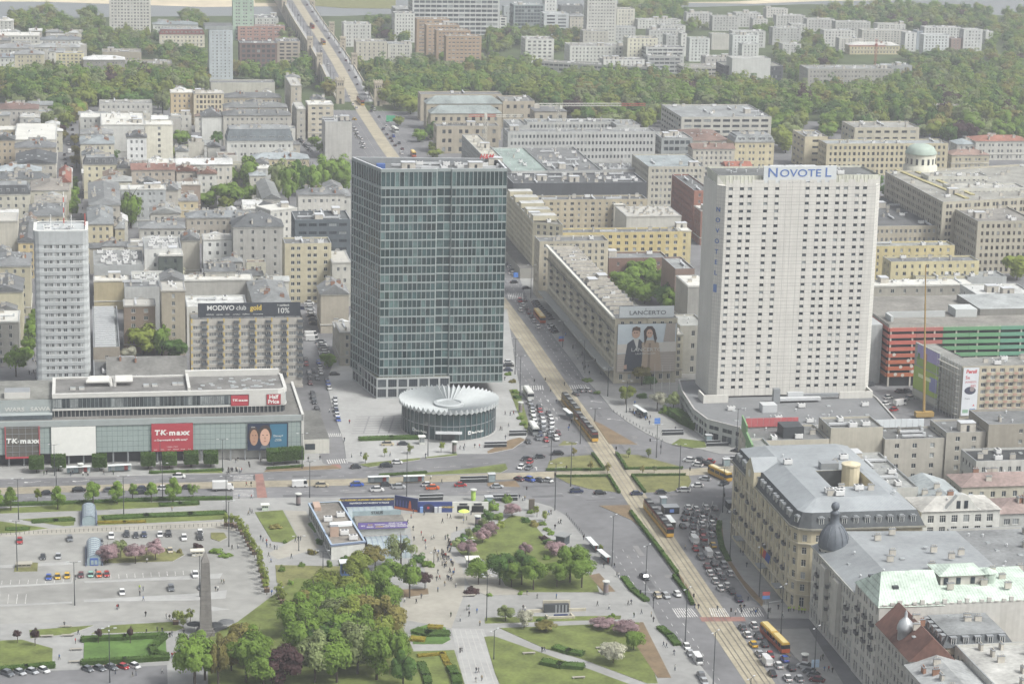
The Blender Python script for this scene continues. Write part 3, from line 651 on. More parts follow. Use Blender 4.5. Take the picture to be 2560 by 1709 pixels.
def clad(parent,A,B_,zs,us,skip=None,th=.05,gap=.045,limit=300,m=hw,name='panel'):
 A=Vector((A[0],A[1],0));d=Vector((B_[0]-A.x,B_[1]-A.y,0)).normalized();nn=Vector((d.y,-d.x,0));cache={};k=0;J=MB()
 for zi in range(len(zs)-1):
  for ui in range(len(us)-1):
   if skip and skip(ui,zi):continue
   w,h=us[ui+1]-us[ui]-2*gap,zs[zi+1]-zs[zi]-2*gap
   if w<.1 or h<.1:continue
   p=A+d*((us[ui]+us[ui+1])/2);z=(zs[zi]+zs[zi+1])/2
   key=(round(w,2),round(h,2))
   if key not in cache:
    pb=MB();x,y=w/2,h/2;pb.face([(-x,-th,-y),(x,-th,-y),(x,-th,y),(-x,-th,y)],m)
    for q0,q1 in(((-x,-y),(x,-y)),((x,-y),(x,y)),((x,y),(-x,y)),((-x,y),(-x,-y))):pb.face([(q0[0],0,q0[1]),(q1[0],0,q1[1]),(q1[0],-th,q1[1]),(q0[0],-th,q0[1])],m)
    cache[key]=(pb,pb.mesh(name))
   a=math.atan2(d.y,d.x)
   if k<limit:put(name,cache[key][1],parent,rel(parent,(p.x,p.y,z)),a);k+=1
   else:
    c,s=math.cos(a),math.sin(a);n0=len(J.v);pb=cache[key][0]
    J.v+=[(p.x+x*c-y*s,p.y+x*s+y*c,z+zz)for x,y,zz in pb.v];J.f+=[tuple(n0+i for i in f)for f in pb.f];J.m+=[J.mi(m)]*len(pb.f)
 o=J.build('cladding',parent)
 if o:o['kind']='stuff'
us=[0.]
for(u,w)in cols:us+=[u-w/2,u+w/2]
us+=[Lf*x for x in(.40,.44,.49)]+[Lf];us.sort();wl={us.index(u-w/2)for u,w in cols}
zs=[ZB]
for z,h in rows:zs+=[z-h/2-.02,z+h/2+.02]
zs+=[ZF]
clad(t,HP[0],HP[1],zs,us,lambda ui,zi:ui in wl and zi%2==1)
zz=[ZB+1.39*k for k in range(58)]
for i,nu in((5,4),(1,4)):
 A,B_=HP[i],HP[(i+1)%6];L=(B_-A).length;clad(t,A,B_,zz,[L*k/nu for k in range(nu+1)],limit=0)
b=MB();C0=[F0-e*0+n*2.2,F1+n*2.2,HP[2]+n*.3-e*.5,HP[3]-e,HP[4]+e,HP[5]+n*.3+e*.5]
for i in range(6):
 A,B_=HP[i],HP[(i+1)%6];a,c=C0[i],C0[(i+1)%6];m=hw
 b.face([(*A,ZF),(*B_,ZF),(*c,ZF+.05),(*a,ZF+.05)],m);b.face([(*a,ZF),(*c,ZF),(*c,ZF+3.6),(*a,ZF+3.6)],wallm('b9b9a8'))
b.face([(*p,ZF+2.9)for p in C0],roofm('6c6f70'))
b.face([(*HP[5],ZF),(*F0,ZF),(*(F0+n*2.2),ZF+.2),(*HP[5],ZF+3.7)],hw);b.face([(*F1,ZF),(*HP[2],ZF),(*HP[2],ZF+3.7),(*(F1+n*2.2),ZF+.2)],hw)
b.build('crown',t)
b=MB()
for k in range(40):p=F0+n*2.12+e*(Lf*(k+.5)/40);b.obox((p.x,p.y),Vector((*e,0)),Vector((*n,0)),.5,.16,ZF+.3,ZF+3.5,wallm('c4c4b4'))
b.build('rib',t)['kind']='stuff'
sb=MB();s0=F0+e*14.2+n*.3;s1=F0+e*42.0+n*.3
sb.prism([tuple(s0),tuple(s1),tuple(s1+n*.8),tuple(s0+n*.8)],ZF-.3,ZF+7.2,plain('bfc3c6'));sb.build('sign_board',t)
cen=(s0+s1)/2-n*.06;NB_=Vector((-n.x,-n.y,0));blue=plain('4a6cab')
stand(t,text_mesh('N',4.9,blue,bold=.03,sx=1.1),Vector((*(cen-e*10.4),ZF+4.7)),NB_);stand(t,text_mesh('OVOTE',3.9,blue,bold=.03,sx=1.22),Vector((*(cen+e*.1),ZF+4.5)),NB_);stand(t,text_mesh('L',4.9,blue,bold=.03,sx=1.1),Vector((*(cen+e*10.6),ZF+4.7)),NB_)
stand(t,text_mesh('Accor',1.7,plain('3d4660'),shear=.3,bold=.02),Vector((*(cen-e*2.6),ZF+1.2)),NB_);stand(t,text_mesh('hotels',1.6,plain('3d4660'),shear=.3),Vector((*(cen+e*3.6),ZF+1.2)),NB_)
sd=HP[0]-HP[5];sd.normalize();sn=Vector((sd.y,-sd.x,0))
for k,ch in enumerate('NOVOTEL'):stand(t,text_mesh(ch,2.4,blue,bold=.04),Vector((*(HP[5]*.72+HP[0]*.28+sn.xy*.2),78.5-k*3.95)),sn)
b=MB();s=HP[5]*.72+HP[0]*.28+sn.xy*.15;b.obox(s,Vector((*sd,0)),sn,1.4,.1,47.5,50.5,plain('5a76ae'));b.build('logo_plate',t)
for k in range(22):p=F0+e*random.uniform(3,Lf-3)+n*random.uniform(5,20);clutter(t,random.choice(('roof_vent','air_unit','skylight','roof_duct')),(p.x,p.y,ZF+2.9),GA)
for k in range(3):
 p=F0+e*(22+k*6)+n*9;clutter(t,'roof_hut',(p.x,p.y,ZF+2.9),GA)
# ---- hotel podium
t=thing('hotel_podium','low dark-roofed podium hall below the white hotel slab','building',tuple(W(252,830)),world=True)
PP=uvp(219.5,857,217.5,830,219,816,228.4,803.5,236,801,288.4,809.6,291,840,290,872,222,872)
b=MB();wins=[]
for i in range(len(PP)):
 A,B_=PP[i],PP[(i+1)%len(PP)];L=math.hypot(B_[0]-A[0],B_[1]-A[1])
 facade(b,wins,A,B_,0,7.6,wallm('a5a8a4'),[(2.0,2.6),(5.2,1.5)]if i<5 else[],even(L,2.6,2.2,.3))
b.build('wall',t);emit_windows(t,wins,'dark',True,(.7,.25,.05))
b=MB();Q=offset(PP,-.6)
for i in range(len(PP)):
 j=(i+1)%len(PP);b.face([(*PP[i],7.9),(*PP[j],7.9),(*Q[j],7.9),(*Q[i],7.9)],'kerb');b.face([(*PP[i],7.55),(*PP[j],7.55),(*PP[j],7.9),(*PP[i],7.9)],'kerb');b.face([(*Q[i],7.9),(*Q[j],7.9),(*Q[j],7.4),(*Q[i],7.4)],'kerb')
b.face([(*p,7.4)for p in Q],mat('podium_felt','6d6f70',.95,var=.1,scale=.1));b.build('roof',t)
b=MB();bx(b,223.5,233,839,839.6,7.4,10.4,hw);bx(b,223.5,224.1,839.6,847,7.4,10.4,hw);b.build('screen_wall',t)
b=MB();bx(b,276.5,289.5,841,841.6,7.4,10,hw);bx(b,289,289.6,841.6,856,7.4,10,hw);b.build('screen_wall',t)
b=MB();bx(b,242,247.5,824,829,7.4,10.2,'metal_light');b.build('roof_hut',t)
b=MB();bx(b,251,268,836.5,839,8.2,9.2,'metal_light');bx(b,249.5,252,836,838,7.4,13,'metal_grey');bx(b,256,262,839.5,841,7.4,10.6,'metal_light');bx(b,262,276,840.5,842,8.6,9.6,'metal_grey');b.build('air_duct',t)
rn=random.Random(8)
for k in range(30):clutter(t,rn.choice(('roof_vent','roof_vent','air_unit','skylight')),W(rn.uniform(224,286),rn.uniform(808,834),7.4),GA)
# ---- pale residential tower on the left
t=thing('rounded_tower','tall pale grey residential tower with rounded corners and window ribbons','tower',tuple(W(-9.8,914)),world=True)
def roundrect(u0,u1,v0,v1,c):return uvp(u0+c,v0,u1-c,v0,u1-c*.3,v0+c*.3,u1,v0+c,u1,v1-c,u1-c,v1,u0+c,v1,u0,v1-c,u0,v0+c,u0+c*.3,v0+c*.3)
RP=roundrect(-19.9,.1,904,923,1.9);b=MB();wins=[];tw=wallm('a9aeb1');HZ=61.6;nfl=19;fh=2.92
wc=[(1.25+x*16.2/100,w*16.2/100)for x,w in((6,6.5),(13,3.5),(19,6.5),(28.5,3),(34.5,6.5),(48,9.5),(65,6.5),(71.5,3),(79,6.5),(86.5,3),(93.5,6.5))]
for i in range(len(RP)):
 A,B_=RP[i],RP[(i+1)%len(RP)];L=math.hypot(B_[0]-A[0],B_[1]-A[1])
 rw=[(2.0+fh*(k+.5),1.45)for k in range(nfl)]
 facade(b,wins,A,B_,0,HZ,tw,rw if i in(0,3,8)else[],wc if i==0 else(even(L,2.6,1.7,1)if i in(3,8)else[]),rec=.15)
b.build('wall',t);emit_windows(t,wins,'std',True,(.55,.25,.2),random.Random(9))
for k in range(nfl+1):
 z0=2.0+fh*(k-.5)+.84;b=MB();b.prism(offset(RP,.16),z0,z0+fh-1.68 if k<nfl else HZ+.02,wallm('9fa4a7'));b.build('spandrel_band',t)
b=MB();Q=offset(RP,-1.0);R1=offset(RP,.17)
for i in range(len(RP)):
 j=(i+1)%len(RP);b.face([(*R1[i],HZ+.6),(*R1[j],HZ+.6),(*Q[j],HZ+.6),(*Q[i],HZ+.6)],plain('c8c8c4'));b.face([(*R1[i],HZ),(*R1[j],HZ),(*R1[j],HZ+.6),(*R1[i],HZ+.6)],tw);b.face([(*Q[i],HZ+.6),(*Q[j],HZ+.6),(*Q[j],HZ-1),(*Q[i],HZ-1)],'metal_grey')
b.face([(*p,HZ-1)for p in Q],roofm('66696b'));b.build('roof',t)
b=MB()
for u in(-13.6,-6.0):
 b.tube(W(u,910,HZ-1),W(u,910,HZ+5.5),.16,.16,plain('d8d8d8'),5)
 for z in(1.5,2.6,3.7):b.tube(W(u-1.6,910,HZ+z),W(u+1.6,910,HZ+z),.07,.07,plain('d8d8d8'),4)
b.build('antenna_mast',t)
b=MB();mr=plain('b5493f')
for k in range(7):
 b.tube(W(-8.8,917,HZ-1+k*2),W(-8.8,917,HZ+1+k*2),.22,.22,mr if k%2 else plain('d0cfcb'),5)
b.tube(W(-.9,915,HZ-1),W(-.9,915,HZ+5),.2,.2,mr,5);b.build('banded_mast',t)
for k in range(12):clutter(t,rn.choice(('air_unit','roof_vent','roof_duct')),W(rn.uniform(-16,-3),rn.uniform(908,919),HZ-1),GA)
# ---- housing slab under the dark billboard
t=thing('billboard_block','grey ten storey housing slab with dark balconies carrying a billboard','building',tuple(W(59,909)),world=True)
b=MB();wins=[];wm_=wallm('a39d94');wy=wallm('b59c58');rows=[(2.4+2.72*k,1.5)for k in range(10)]
wall_uv(b,wins,38,903,80.6,903,0,27.6,wm_,rows[1:],[c for k in range(7)for c in[(.95+6.08*k+x,.78)for x in(.35,1.25,2.15,3.05)]+[(.95+6.08*k+4.35,1.3)]])
wall_uv(b,wins,80.6,903,80.6,914,0,27.6,wm_);wall_uv(b,wins,80.6,914,38,914,0,27.6,wm_);wall_uv(b,wins,38,914,38,903,0,27.6,wy)
bx(b,38.3,80.3,903.3,913.7,26.5,26.9,wm_,roofm('7d7f80'));b.build('wall',t);emit_windows(t,wins,'std',True,(.3,.35,.35),random.Random(4))
bal=small('balcony_panel',lambda bb:(bb.box(-1.05,1.05,-.75,-.68,-.95,.05,plain('4d5358')),bb.box(-1.05,1.05,-.75,0,-1.05,-.95,plain('8b8884')),bb.box(-1.05,-.98,-.68,0,-.95,.05,plain('4d5358')),bb.box(.98,1.05,-.68,0,-.95,.05,plain('4d5358'))))
yst=small('yellow_strip',lambda bb:bb.box(-.28,.28,-.05,0,-.85,.85,plain('b99f4e')))
for k in range(7):
 for z,_ in rows[1:]:
  put('balcony',bal,t,rel(t,W(38+.95+6.08*k+4.35,903,z-.05)),GA)
  put('yellow_panel',yst,t,rel(t,W(38+.42+6.08*k,903,z)),GA)
b=MB();bx(b,78.2,80.9,902.6,903.6,0,1,wm_);b.build('plinth',t)
B0=thing('rooftop_billboard','long dark rooftop billboard with large white lettering above housing slab','billboard',tuple(W(60,903.5,27.6)),world=True)
board(B0,40.8,79.8,903.1,28.2,33.6,plain('3a3f47'),th=.5)
b=MB()
for u in range(42,80,4):b.tube(W(u,903.9,26.9),W(u,903.9,33),.08,.08,'metal_dark',4);b.tube(W(u,906.5,26.9),W(u,903.9,31),.07,.07,'metal_dark',4)
b.build('support_frame',B0);wh=plain('d6d6d4');gd=plain('c2a63e')
sign(B0,'MODIVO',49.4,903.06,31.7,2.65,wh,bold=.03,sx=.98);sign(B0,'club',57.2,903.06,31.7,2.6,wh,sx=.9);sign(B0,'gold',62.8,903.06,31.6,2.7,gd,bold=.09,sx=.95)
sign(B0,'10%',73.2,903.06,30.3,2.9,wh,sx=1.0);sign(B0,'> cashback',73.2,903.06,32.5,1.05,wh,bold=.01)
for x,s in((45.3,'MODIVO'),(49,'eobuwie'),(52,'CCC'),(55.4,'worldbox'),(59,'HalfPrice'),(63.6,'O neoneone')):sign(B0,s,x,903.06,29.2,.72,wh)
# ---- department store
t=thing('department_store','long glass fronted department store with white rounded upper storey','building',tuple(W(10,818)),world=True)
mat('store_glass','8c9996',.25,var=.06,scale=.2,spec=.5);mat('store_joint','5f6d6b',.7,var=.1);mat('store_white','b7b7b2',.55,var=.05);mat('store_grey','8f9695',.6,var=.06)
b=MB();bx(b,-70,72,805.6,850,4.3,15.6,'store_joint',roofm('7a7874'));bx(b,-70,71,808.5,850,0,4.3,'metal_dark');b.build('wall',t)
zs=[4.4+1.87*k for k in range(6)];us=[1.75*k for k in range(int(142/1.75)+1)];hide=lambda ui,zi:(-63.5<us[ui]-70<-49)and False
clad(t,W(-70,805.6).xy,W(72,805.6).xy,zs,us,None,.06,.05,300,MATS['store_glass'],'glass_panel')
b=MB();bx(b,-70.2,72.3,805.2,805.9,13.9,16.0,'store_grey');bx(b,71.6,72.5,805.2,850,4.3,16.3,'store_white');b.build('parapet',t)
b=MB()
for k in range(28):u=-68+5*k;bx(b,u,u+.5,805.9,806.5,0,4.3,'metal_grey')
b.build('column',t)['kind']='stuff'
b=MB();bx(b,31,71,808.2,808.5,.2,4.2,'store_white');b.build('shopfront',t)
UP=[(-13,811),(64,811),(66.2,811.8),(67.2,814),(67.2,832),(66,834),(-13,834)];UPp=[tuple(W(*p).xy)for p in UP]
b=MB();b.prism(offset(UPp,-.6),15.6,17.9,'glass_dark');b.build('lower_ribbon',t)
b=MB();b.prism(UPp,17.9,18.5,'store_white');b.prism(UPp,22.3,23.3,'store_white',roofm('7b7977'));b.build('white_band',t)
b=MB();b.prism(offset(UPp,-.25),18.5,22.3,'store_grey');b.build('upper_wall',t)
wins=[]
for k in range(44):wins.append((tuple(W(-11.8+1.38*k,811.2,20.4)),GA,1.22,3.3))
emit_windows(t,wins,'dark',True,(.3,.4,.3),random.Random(2))
for k in range(46):wins2=None
b=MB()
for k in range(56):u=-12.3+1.4*k;bx(b,u-.07,u+.07,811.2,811.55,15.7,17.9,'store_white')
b.build('mullion_row',t)['kind']='stuff'
b=MB();bx(b,54,66.4,810.95,811.2,18.5,22.3,'store_white');b.build('blank_panel',t)
b=MB();P_=offset(UPp,-.5)
for i in range(len(P_)):
 j=(i+1)%len(P_);Q_=offset(UPp,-1.1);b.face([(*UPp[i],23.8),(*UPp[j],23.8),(*Q_[j],23.8),(*Q_[i],23.8)],'store_white');b.face([(*UPp[i],23.3),(*UPp[j],23.3),(*UPp[j],23.8),(*UPp[i],23.8)],'store_white');b.face([(*Q_[i],23.8),(*Q_[j],23.8),(*Q_[j],23.32),(*Q_[i],23.32)],'store_white')
b.build('roof_edge',t)
b=MB();bx(b,33,34,813,834,23.3,24.6,'store_white');bx(b,33,66,832.6,834.2,23.3,25.4,'store_white');b.build('roof_screen',t)
for u0,u1 in((-1.5,6.5),(8.5,14.5)):
 for k in range(5):
  b=MB();v=822+k*1.5;b.tube(W(u0+(k*.3 if u0<0 else 0),v,25.0),W(u1,v,25.0),.62,.62,'store_white',8);b.tube(W(u1 if u0<0 else u0,v,25.0),W(u1+.6 if u0<0 else u0-.4,v,23.3),.62,.62,'store_white',8);b.build('roof_pipe',t)
for u,v in((-6,819),(-3,819),(19,821),(22,821),(29,822),(31,822)):b=MB();bx(b,u-.9,u+.9,v-1,v+1,23.3,24,'store_white','glass_pale');b.build('skylight',t)
for k in range(34):clutter(t,'skylight',W(35+29*random.random(),814+15*random.random(),23.3),GA)
b=MB();bx(b,-70,-12.5,812,838,15.6,21.8,'store_grey',roofm('85857f'));bx(b,-29,-20.5,814,820,21.8,24,'store_white',roofm('777')if False else 'metal_grey');b.build('west_storey',t)
b=MB();bx(b,-70,-13,808.5,812,15.6,17.2,'glass_mid','store_grey');b.build('west_ribbon',t)
sign(t,'WARS   SAWA',-21.3,811.95,18.4,1.9,'store_white',bold=.03,sx=1.25,depth=.08)
red=plain('a83440')
def ad(name,label,u0,u1,z0,z1,m,v=805.2):T=thing(name,label,'billboard',tuple(W((u0+u1)/2,v,z0)),world=True);board(T,u0,u1,v-.2,z0,z1,m,th=.25);return T
a=ad('white_billboard','blank white billboard on the glass store front',-13.5,1.5,3.6,13.9,plain('d3d3d0'))
a=ad('red_billboard','large red discount billboard on the glass store front',20.2,34.4,4.2,14.2,red)
LOGO=[('T',-5.0,2.4),('K',-2.9,2.4),('m',.2,2.5),('a',2.2,2.5),('x',3.8,2.5),('x',5.1,2.8)]
def tk(T,u,v,z,s):
 for ch,dx,sz in LOGO:stand(T,text_mesh(ch,sz*s,wh,bold=.10*s,sx=1.15,shear=.1 if ch!='m' else 0),W(u+dx*s,v,z+(.12*s if ch in 'TK' else 0)),NF)
 for dx in(-3.75,-1.6):b=MB();b.obox(W(u+dx*s,v-.02),E1,E2,.4*s,.06,z-.25*s,z+.12*s,wh);b.build('logo_dot',T)
tk(a,27.1,804.96,10.8,1.0);sign(a,'Znane marki do 60% taniej*',27.3,804.96,8.3,.92,wh,bold=.02);sign(a,'* szczegoly w sklepach',27.3,804.96,5.9,.42,wh)
for k,s in enumerate(('MARKI','MODA','DOM','PREZENTY','OKAZJE','SALE')):sign(a,s,21.6+k*2.3,804.96,4.9,.42,wh)
a=ad('portrait_billboard','dark blue billboard with two faces at the east end of store',53.0,67.0,3.8,13.4,plain('1d2c45'))
vv=804.99;sk1,sk2,hr=plain('a88067'),plain('c49a84'),plain('3a2e2c')
def egg(cx_,cy2,rx,ry,n=14):return[(cx_+rx*math.cos(2*math.pi*i/n),cy2+ry*math.sin(2*math.pi*i/n))for i in range(n)]
shape(a,'print',[(.55,.04),(.97,.04),(.97,.96),(.55,.96)],53,vv,3.8,14,9.6,plain('2f6a86'),.005)
shape(a,'print',egg(.15,.56,.13,.34),53,vv,3.8,14,9.6,hr,.012);shape(a,'print',egg(.16,.48,.10,.30),53,vv,3.8,14,9.6,sk1,.022)
shape(a,'print',egg(.43,.60,.17,.34),53,vv,3.8,14,9.6,hr,.032);shape(a,'print',egg(.43,.48,.125,.32),53,vv,3.8,14,9.6,sk2,.042);shape(a,'print',[(.3,.05),(.56,.05),(.5,.25),(.37,.25)],53,vv,3.8,14,9.6,plain('55606a'),.038)
for cx_ in(.13,.2,.38,.48):shape(a,'print',egg(cx_,.56,.022,.018,8),53,vv,3.8,14,9.6,hr,.055)
for cx_ in(.165,.43):shape(a,'print',egg(cx_,.33,.035,.018,8),53,vv,3.8,14,9.6,plain('8f4f48'),.055);shape(a,'print',[(cx_-.02,.41),(cx_+.02,.41),(cx_,.53)],53,vv,3.8,14,9.6,plain('9c7a68'),.052)
sign(a,'Disney+',63.6,804.93,8.8,1.0,wh);sign(a,'OGLADAJ',63.6,804.93,7.6,.45,wh);sign(a,'NA DISNEY+',63.6,804.93,7.1,.45,wh);sign(a,'SERIAL',55,804.93,12.1,.5,wh)
a=ad('entrance_sign','red framed glass sign bay above the store entrance',-28.6,-17.6,3.4,14.3,plain('5b5751'))
for k in range(6):b=MB();bx(b,-28.6+k*2.2-.07,-28.6+k*2.2+.07,804.85,804.98,3.6,14.2,'metal_grey');b.build('mullion',a)
for k in range(5):b=MB();bx(b,-28.6,-17.6,804.87,804.97,5.4+k*2.1,5.52+k*2.1,'metal_grey');b.build('transom',a)
b=MB();bx(b,-28.9,-17.3,804.6,805,3.2,3.7,red);bx(b,-28.9,-28.6,804.7,805,3.7,14.4,red);bx(b,-17.6,-17.3,804.7,805,3.7,14.4,red);b.build('red_frame',a);tk(a,-23.0,804.8,9.2,.95)
a=ad('small_red_sign','small red square shop sign on the upper storey band',47.7,53.8,18.2,22.1,red,811.1);tk(a,50.8,810.85,20.2,.44)
a=ad('half_price_sign','red Half Price sign near the rounded store corner',60.0,64.9,18.4,22.2,red,810.9);sign(a,'Half',62.4,810.64,21.2,1.9,wh,bold=.06);sign(a,'Price',62.4,810.64,19.5,1.9,wh,bold=.06)
b=MB();bx(b,72.6,82,812,850,0,5.2,wallm('b0ad a3'.replace(' ','')),roofm('6f6f6c'));bx(b,73.5,77,811.9,812,1.5,3.6,'glass_dark');b.build('east_annex',bpy.data.objects['department_store'])
# ================================================================== THE CITY: houses read off by their front roof edge
def Bd(name,label,r,FL,FR,h,d,wall,roof='flat',rc='77797b',fl=5,al=True,**k):
 P=rect(r,FL,FR,h,d,al)
 if name==H:k.setdefault('band','b9b7b0' if len(label)%3 else 'a29f98')
 t=building(name,label,P,h,wall,roof,rc,fl,**k)
 if name==H and 'A1' in r or name==H and 'B1' in r:
  rn_=random.Random(len(label)*7+int(h*10));e=(Vector(P[1])-Vector(P[0]));L=e.length;e.normalize();n=Vector((-e.y,e.x));z0=t['_o'][2];s=1.0
  for _ in range(2 if L>22 else 1):
   w=rn_.uniform(6,10);dd=rn_.uniform(7,14);a=Vector(P[3])+e*rn_.uniform(0,max(.1,L-w))+n*.05;hh=h-rn_.uniform(-.8,3.5);Q=[tuple(a),tuple(a+e*w),tuple(a+e*w+n*dd),tuple(a+n*dd)]
   FOOT.append((min(p[0]for p in Q),max(p[0]for p in Q),min(p[1]for p in Q),max(p[1]for p in Q),Q));wm2=wallm(rn_.choice(('a7a298','b0aca2','9b968c','b5ae9a','bdbcb8')))
   b=MB();b.prism(Q,z0,z0+hh,wm2,roofm(rn_.choice(('77797b','8a8d8f','9fa2a2','b5b6b5','6a6d6f'))));b.build('rear_wing',t);b=MB();roof_hip(b,Q,z0+hh+.02,rn_.uniform(.8,2.2),roofm(rn_.choice(('77797b','8a8d8f','9fa2a2','c4c5c5','6a6d6f','85705f'))),.2,True);b.build('wing_roof',t)
   for _k in range(2):p=a+e*rn_.uniform(1,w-1)+n*rn_.uniform(1,dd-1);clutter(t,'chimney',(p.x,p.y,z0+hh+.3),GA)
 return t
H,O,A_='town_house','office_block','apartment_block'
RIB=dict(bay=4.2,win=(3.7,1.5),kind='dark')
# ---- by the river, far left
Bd(A_,'white gridded high-rise slab by the river, topmost at left','A1',(745,-14),(1028,-14),33,12,'b9b6ae',rc='8a8a88',fl=11,bay=2.8,win=(1.7,1.7))
Bd(A_,'pale green high-rise by the river beside the bridge','A1',(1590,-18),(1732,-18),38,13,'93ae97',fl=12,bay=3,win=(1.6,1.5))
Bd(O,'salmon pink low block with white middle near green tower','A1',(1625,180),(1945,180),13,13,'ab7666',fl=4,bay=3,win=(1.8,1.5))
Bd(O,'dark brown brick office with blue glass bays','A1',(1640,300),(1890,290),20,22,'6f5349',fl=5,bay=3.6,win=(2.6,2.4),kind='dark')
Bd(O,'beige stepped office wing beside dark brown office','A1',(1897,290),(2045,278),19,26,'9c8f7c',fl=6,**RIB)
Bd(O,'small white flat building below the pale green tower','A1',(1742,125),(1900,122),10,30,'b5b5b0',fl=3)
Bd(H,'cream terrace with red mansard roof beyond the trees','A1',(1090,240),(1395,232),11,13,'c4baa2','mansard','7d463d',3,bay=3.2)
Bd(H,'long low grey roofed hall behind cream red roofed terrace','A1',(1045,172),(1350,165),9,16,'b0b2ae','hip','858f94',2)
Bd(A_,'slim pale blue residential high-rise rising from the trees','A1',(1430,205),(1588,202),41,17,'a7b0b8',fl=16,bay=2.9,win=(1.1,1.3),clut=9)
b=MB();P=rect('A1',(1398,190),(1590,190),42.5,22);z=zg(*P[0]);b.prism(P,z+41.2,z+44,wallm('8d9496'),roofm('6a6d6f'));
o=bpy.data.objects['apartment_block.002']if 'apartment_block.002' in bpy.data.objects else None
cr=b.build('roof_crown',o)
if o is not None:
 ox,oy,oz=o['_o']
Bd(O,'long low blank beige hall at the foot of blue high-rise','A1',(1440,565),(1875,560),10,16,'aca89b',fl=1,blank=(0,),clut=3)
# ---- left of the avenue, middle distance
Bd(H,'tall ochre yellow ornate tenement with white roof','A1',(1165,630),(1320,632),21,15,'bba26f',rc='c8c8c6',fl=6,bay=2.6)
Bd(H,'cream tenement with red-brown window stripes beside ochre tenement','A1',(1321,633),(1530,640),21,14,'c0b08a',rc='c4c4c2',fl=6,bay=2.4,kind='brown',win=(1.4,2.0))
Bd(H,'low beige house with dark roof right of striped tenement','A1',(1532,668),(1920,664),15,16,'a99c82','hip','6b6e70',4)
Bd(H,'white gabled house in front of the ochre tenement','A1',(1378,800),(1520,795),18,16,'bcbcb7','gable','74777a',4,blank=(0,),rise=4)
Bd(H,'long dark roofed house behind the white mansard palace','A1',(1525,790),(1985,785),19,15,'a7a298','hip','6d7072',5,clut=14)
Bd(H,'second dark roofed row behind the white mansard palace','A1',(1530,735),(1960,730),17,14,'a39f95','hip','787b7c',5,clut=10)
Bd('palace_house','white palace front with blue-grey mansard roof and corner cupolas','A1',(1550,965),(2000,958),19,17,'b9b9b3','mansard','717b82',4,bay=2.7,rise=6.5,band='c4c4be')
Bd(H,'tall cream house with blank front and glass attic','A1',(992,850),(1180,848),25,15,'c5c0ac',fl=7,bay=9.5,win=(1.6,1.9))
Bd(H,'bright white narrow tenement beside the blank cream house','A1',(865,938),(1000,936),21,12,'c9caca','gable','6a6d70',5,bay=2.9)
Bd(H,'white roofed block with plant left of blank cream house','A1',(690,850),(985,848),20,(985,772),'bfbfbb',rc='a9aaa8',fl=5,blank=(0,),clut=22)
Bd(H,'pale grey house at the street corner by the left gap','A1',(548,800),(688,800),18,18,'b1b1ac',rc='9da09f',fl=5)
Bd(H,'blue-grey roofed house with cream wall beside left street','A1',(548,985),(778,980),18,(778,930),'b9b29a','hip','8b9499',5)
Bd(H,'grey jumbled roof above the blue-grey roofed house','A1',(550,915),(770,912),18,15,'b0aca2','hip','8d8f90',5,clut=9)
Bd(H,'low grey sheds left of the garden tree','A1',(560,1060),(700,1060),15,13,'b4afa4','gable','7c8286',4)
Bd(H,'small white garden shed with sloped roof among trees','A1',(1325,985),(1465,1000),7,9,'b7b8b6','gable','8f9291',1,blank=(0,),clut=0)
Bd(H,'brown roofed house at the far left edge','A1',(-40,745),(260,745),17,20,'a59f97','hip','7f6259',4)
Bd(H,'flat grey annex at far left beside brown roof','A1',(135,800),(272,800),14,14,'a8a7a2',fl=4)
Bd(H,'tan tenement with yellow window strip at left edge','A1',(-40,885),(118,882),18,14,'b09f78',rc='646669',fl=5)
Bd(H,'white metal roofed house beside left street','A1',(98,950),(382,952),20,(382,842),'b3aea2',rc='cfd0cf',fl=5,clut=5)
Bd(H,'beige tenement with dark roof at left edge','A1',(-40,955),(100,955),20,14,'ae9b7b','gable','666a6c',5)
Bd(H,'brown-grey tenement between beige tenement and left street','A1',(102,1000),(380,1010),19,15,'a39684','hip','73767a',5,bay=3)
Bd(H,'dark roofed house with five white skylights','A1',(105,1118),(380,1115),19,(380,1045),'b1aa9c','gable','54585c',5,chim='skylight',clut=8)
Bd(H,'pale blue sheet roofed house at left edge','A1',(-40,1172),(280,1165),18,13,'aeb0ae','hip','9da7ad',4)
Bd(H,'dark roofed courtyard house with white chimneys at left','A1',(-40,1225),(330,1218),18,14,'a8a69f','hip','63676b',4,clut=12,chim='chimney')
Bd(H,'orange tiled corner house on the left street','A1',(405,1245),(482,1248),18,(482,1155),'b2ab9b','gable','9c5843',5,clut=3)
Bd(H,'cream house with dark dormered mansard at left','A1',(-40,1325),(203,1322),19,15,'b9b4a0','mansard','565a5f',5,bay=3.4)
Bd(H,'stuccoed house with weathered hip roof by left street','A1',(208,1300),(468,1298),17,(468,1225),'b2ac98','hip','8f8880',4)
Bd(H,'cream front with classical pediment by left street','A1',(240,1385),(450,1382),15,14,'bdb59c','gable','9a958c',4)
Bd(H,'house with curved grey sheet roof beside left street','A1',(197,1475),(437,1470),15,(437,1395),'a89f87','hip','727679',4)
Bd(H,'cream tenement with dark mansard on left street corner','A1',(570,1122),(800,1120),19,14,'bfb692','mansard','5b5f63',5,bay=3.4,rise=3.4)
Bd(H,'narrow tan tenement beside cream mansard tenement','A1',(802,1148),(896,1146),18,13,'aea690','gable','66696b',5)
Bd(H,'long tenement with terracotta roof and stucco front','A1',(898,1162),(1195,1158),19,14,'a79988','gable','8d6254',5,bay=3.3)
Bd(H,'flat roofed blue-white house behind terracotta tenement','A1',(1015,1115),(1200,1113),20,15,'b5b8b8',rc='a9b8bd',fl=5)
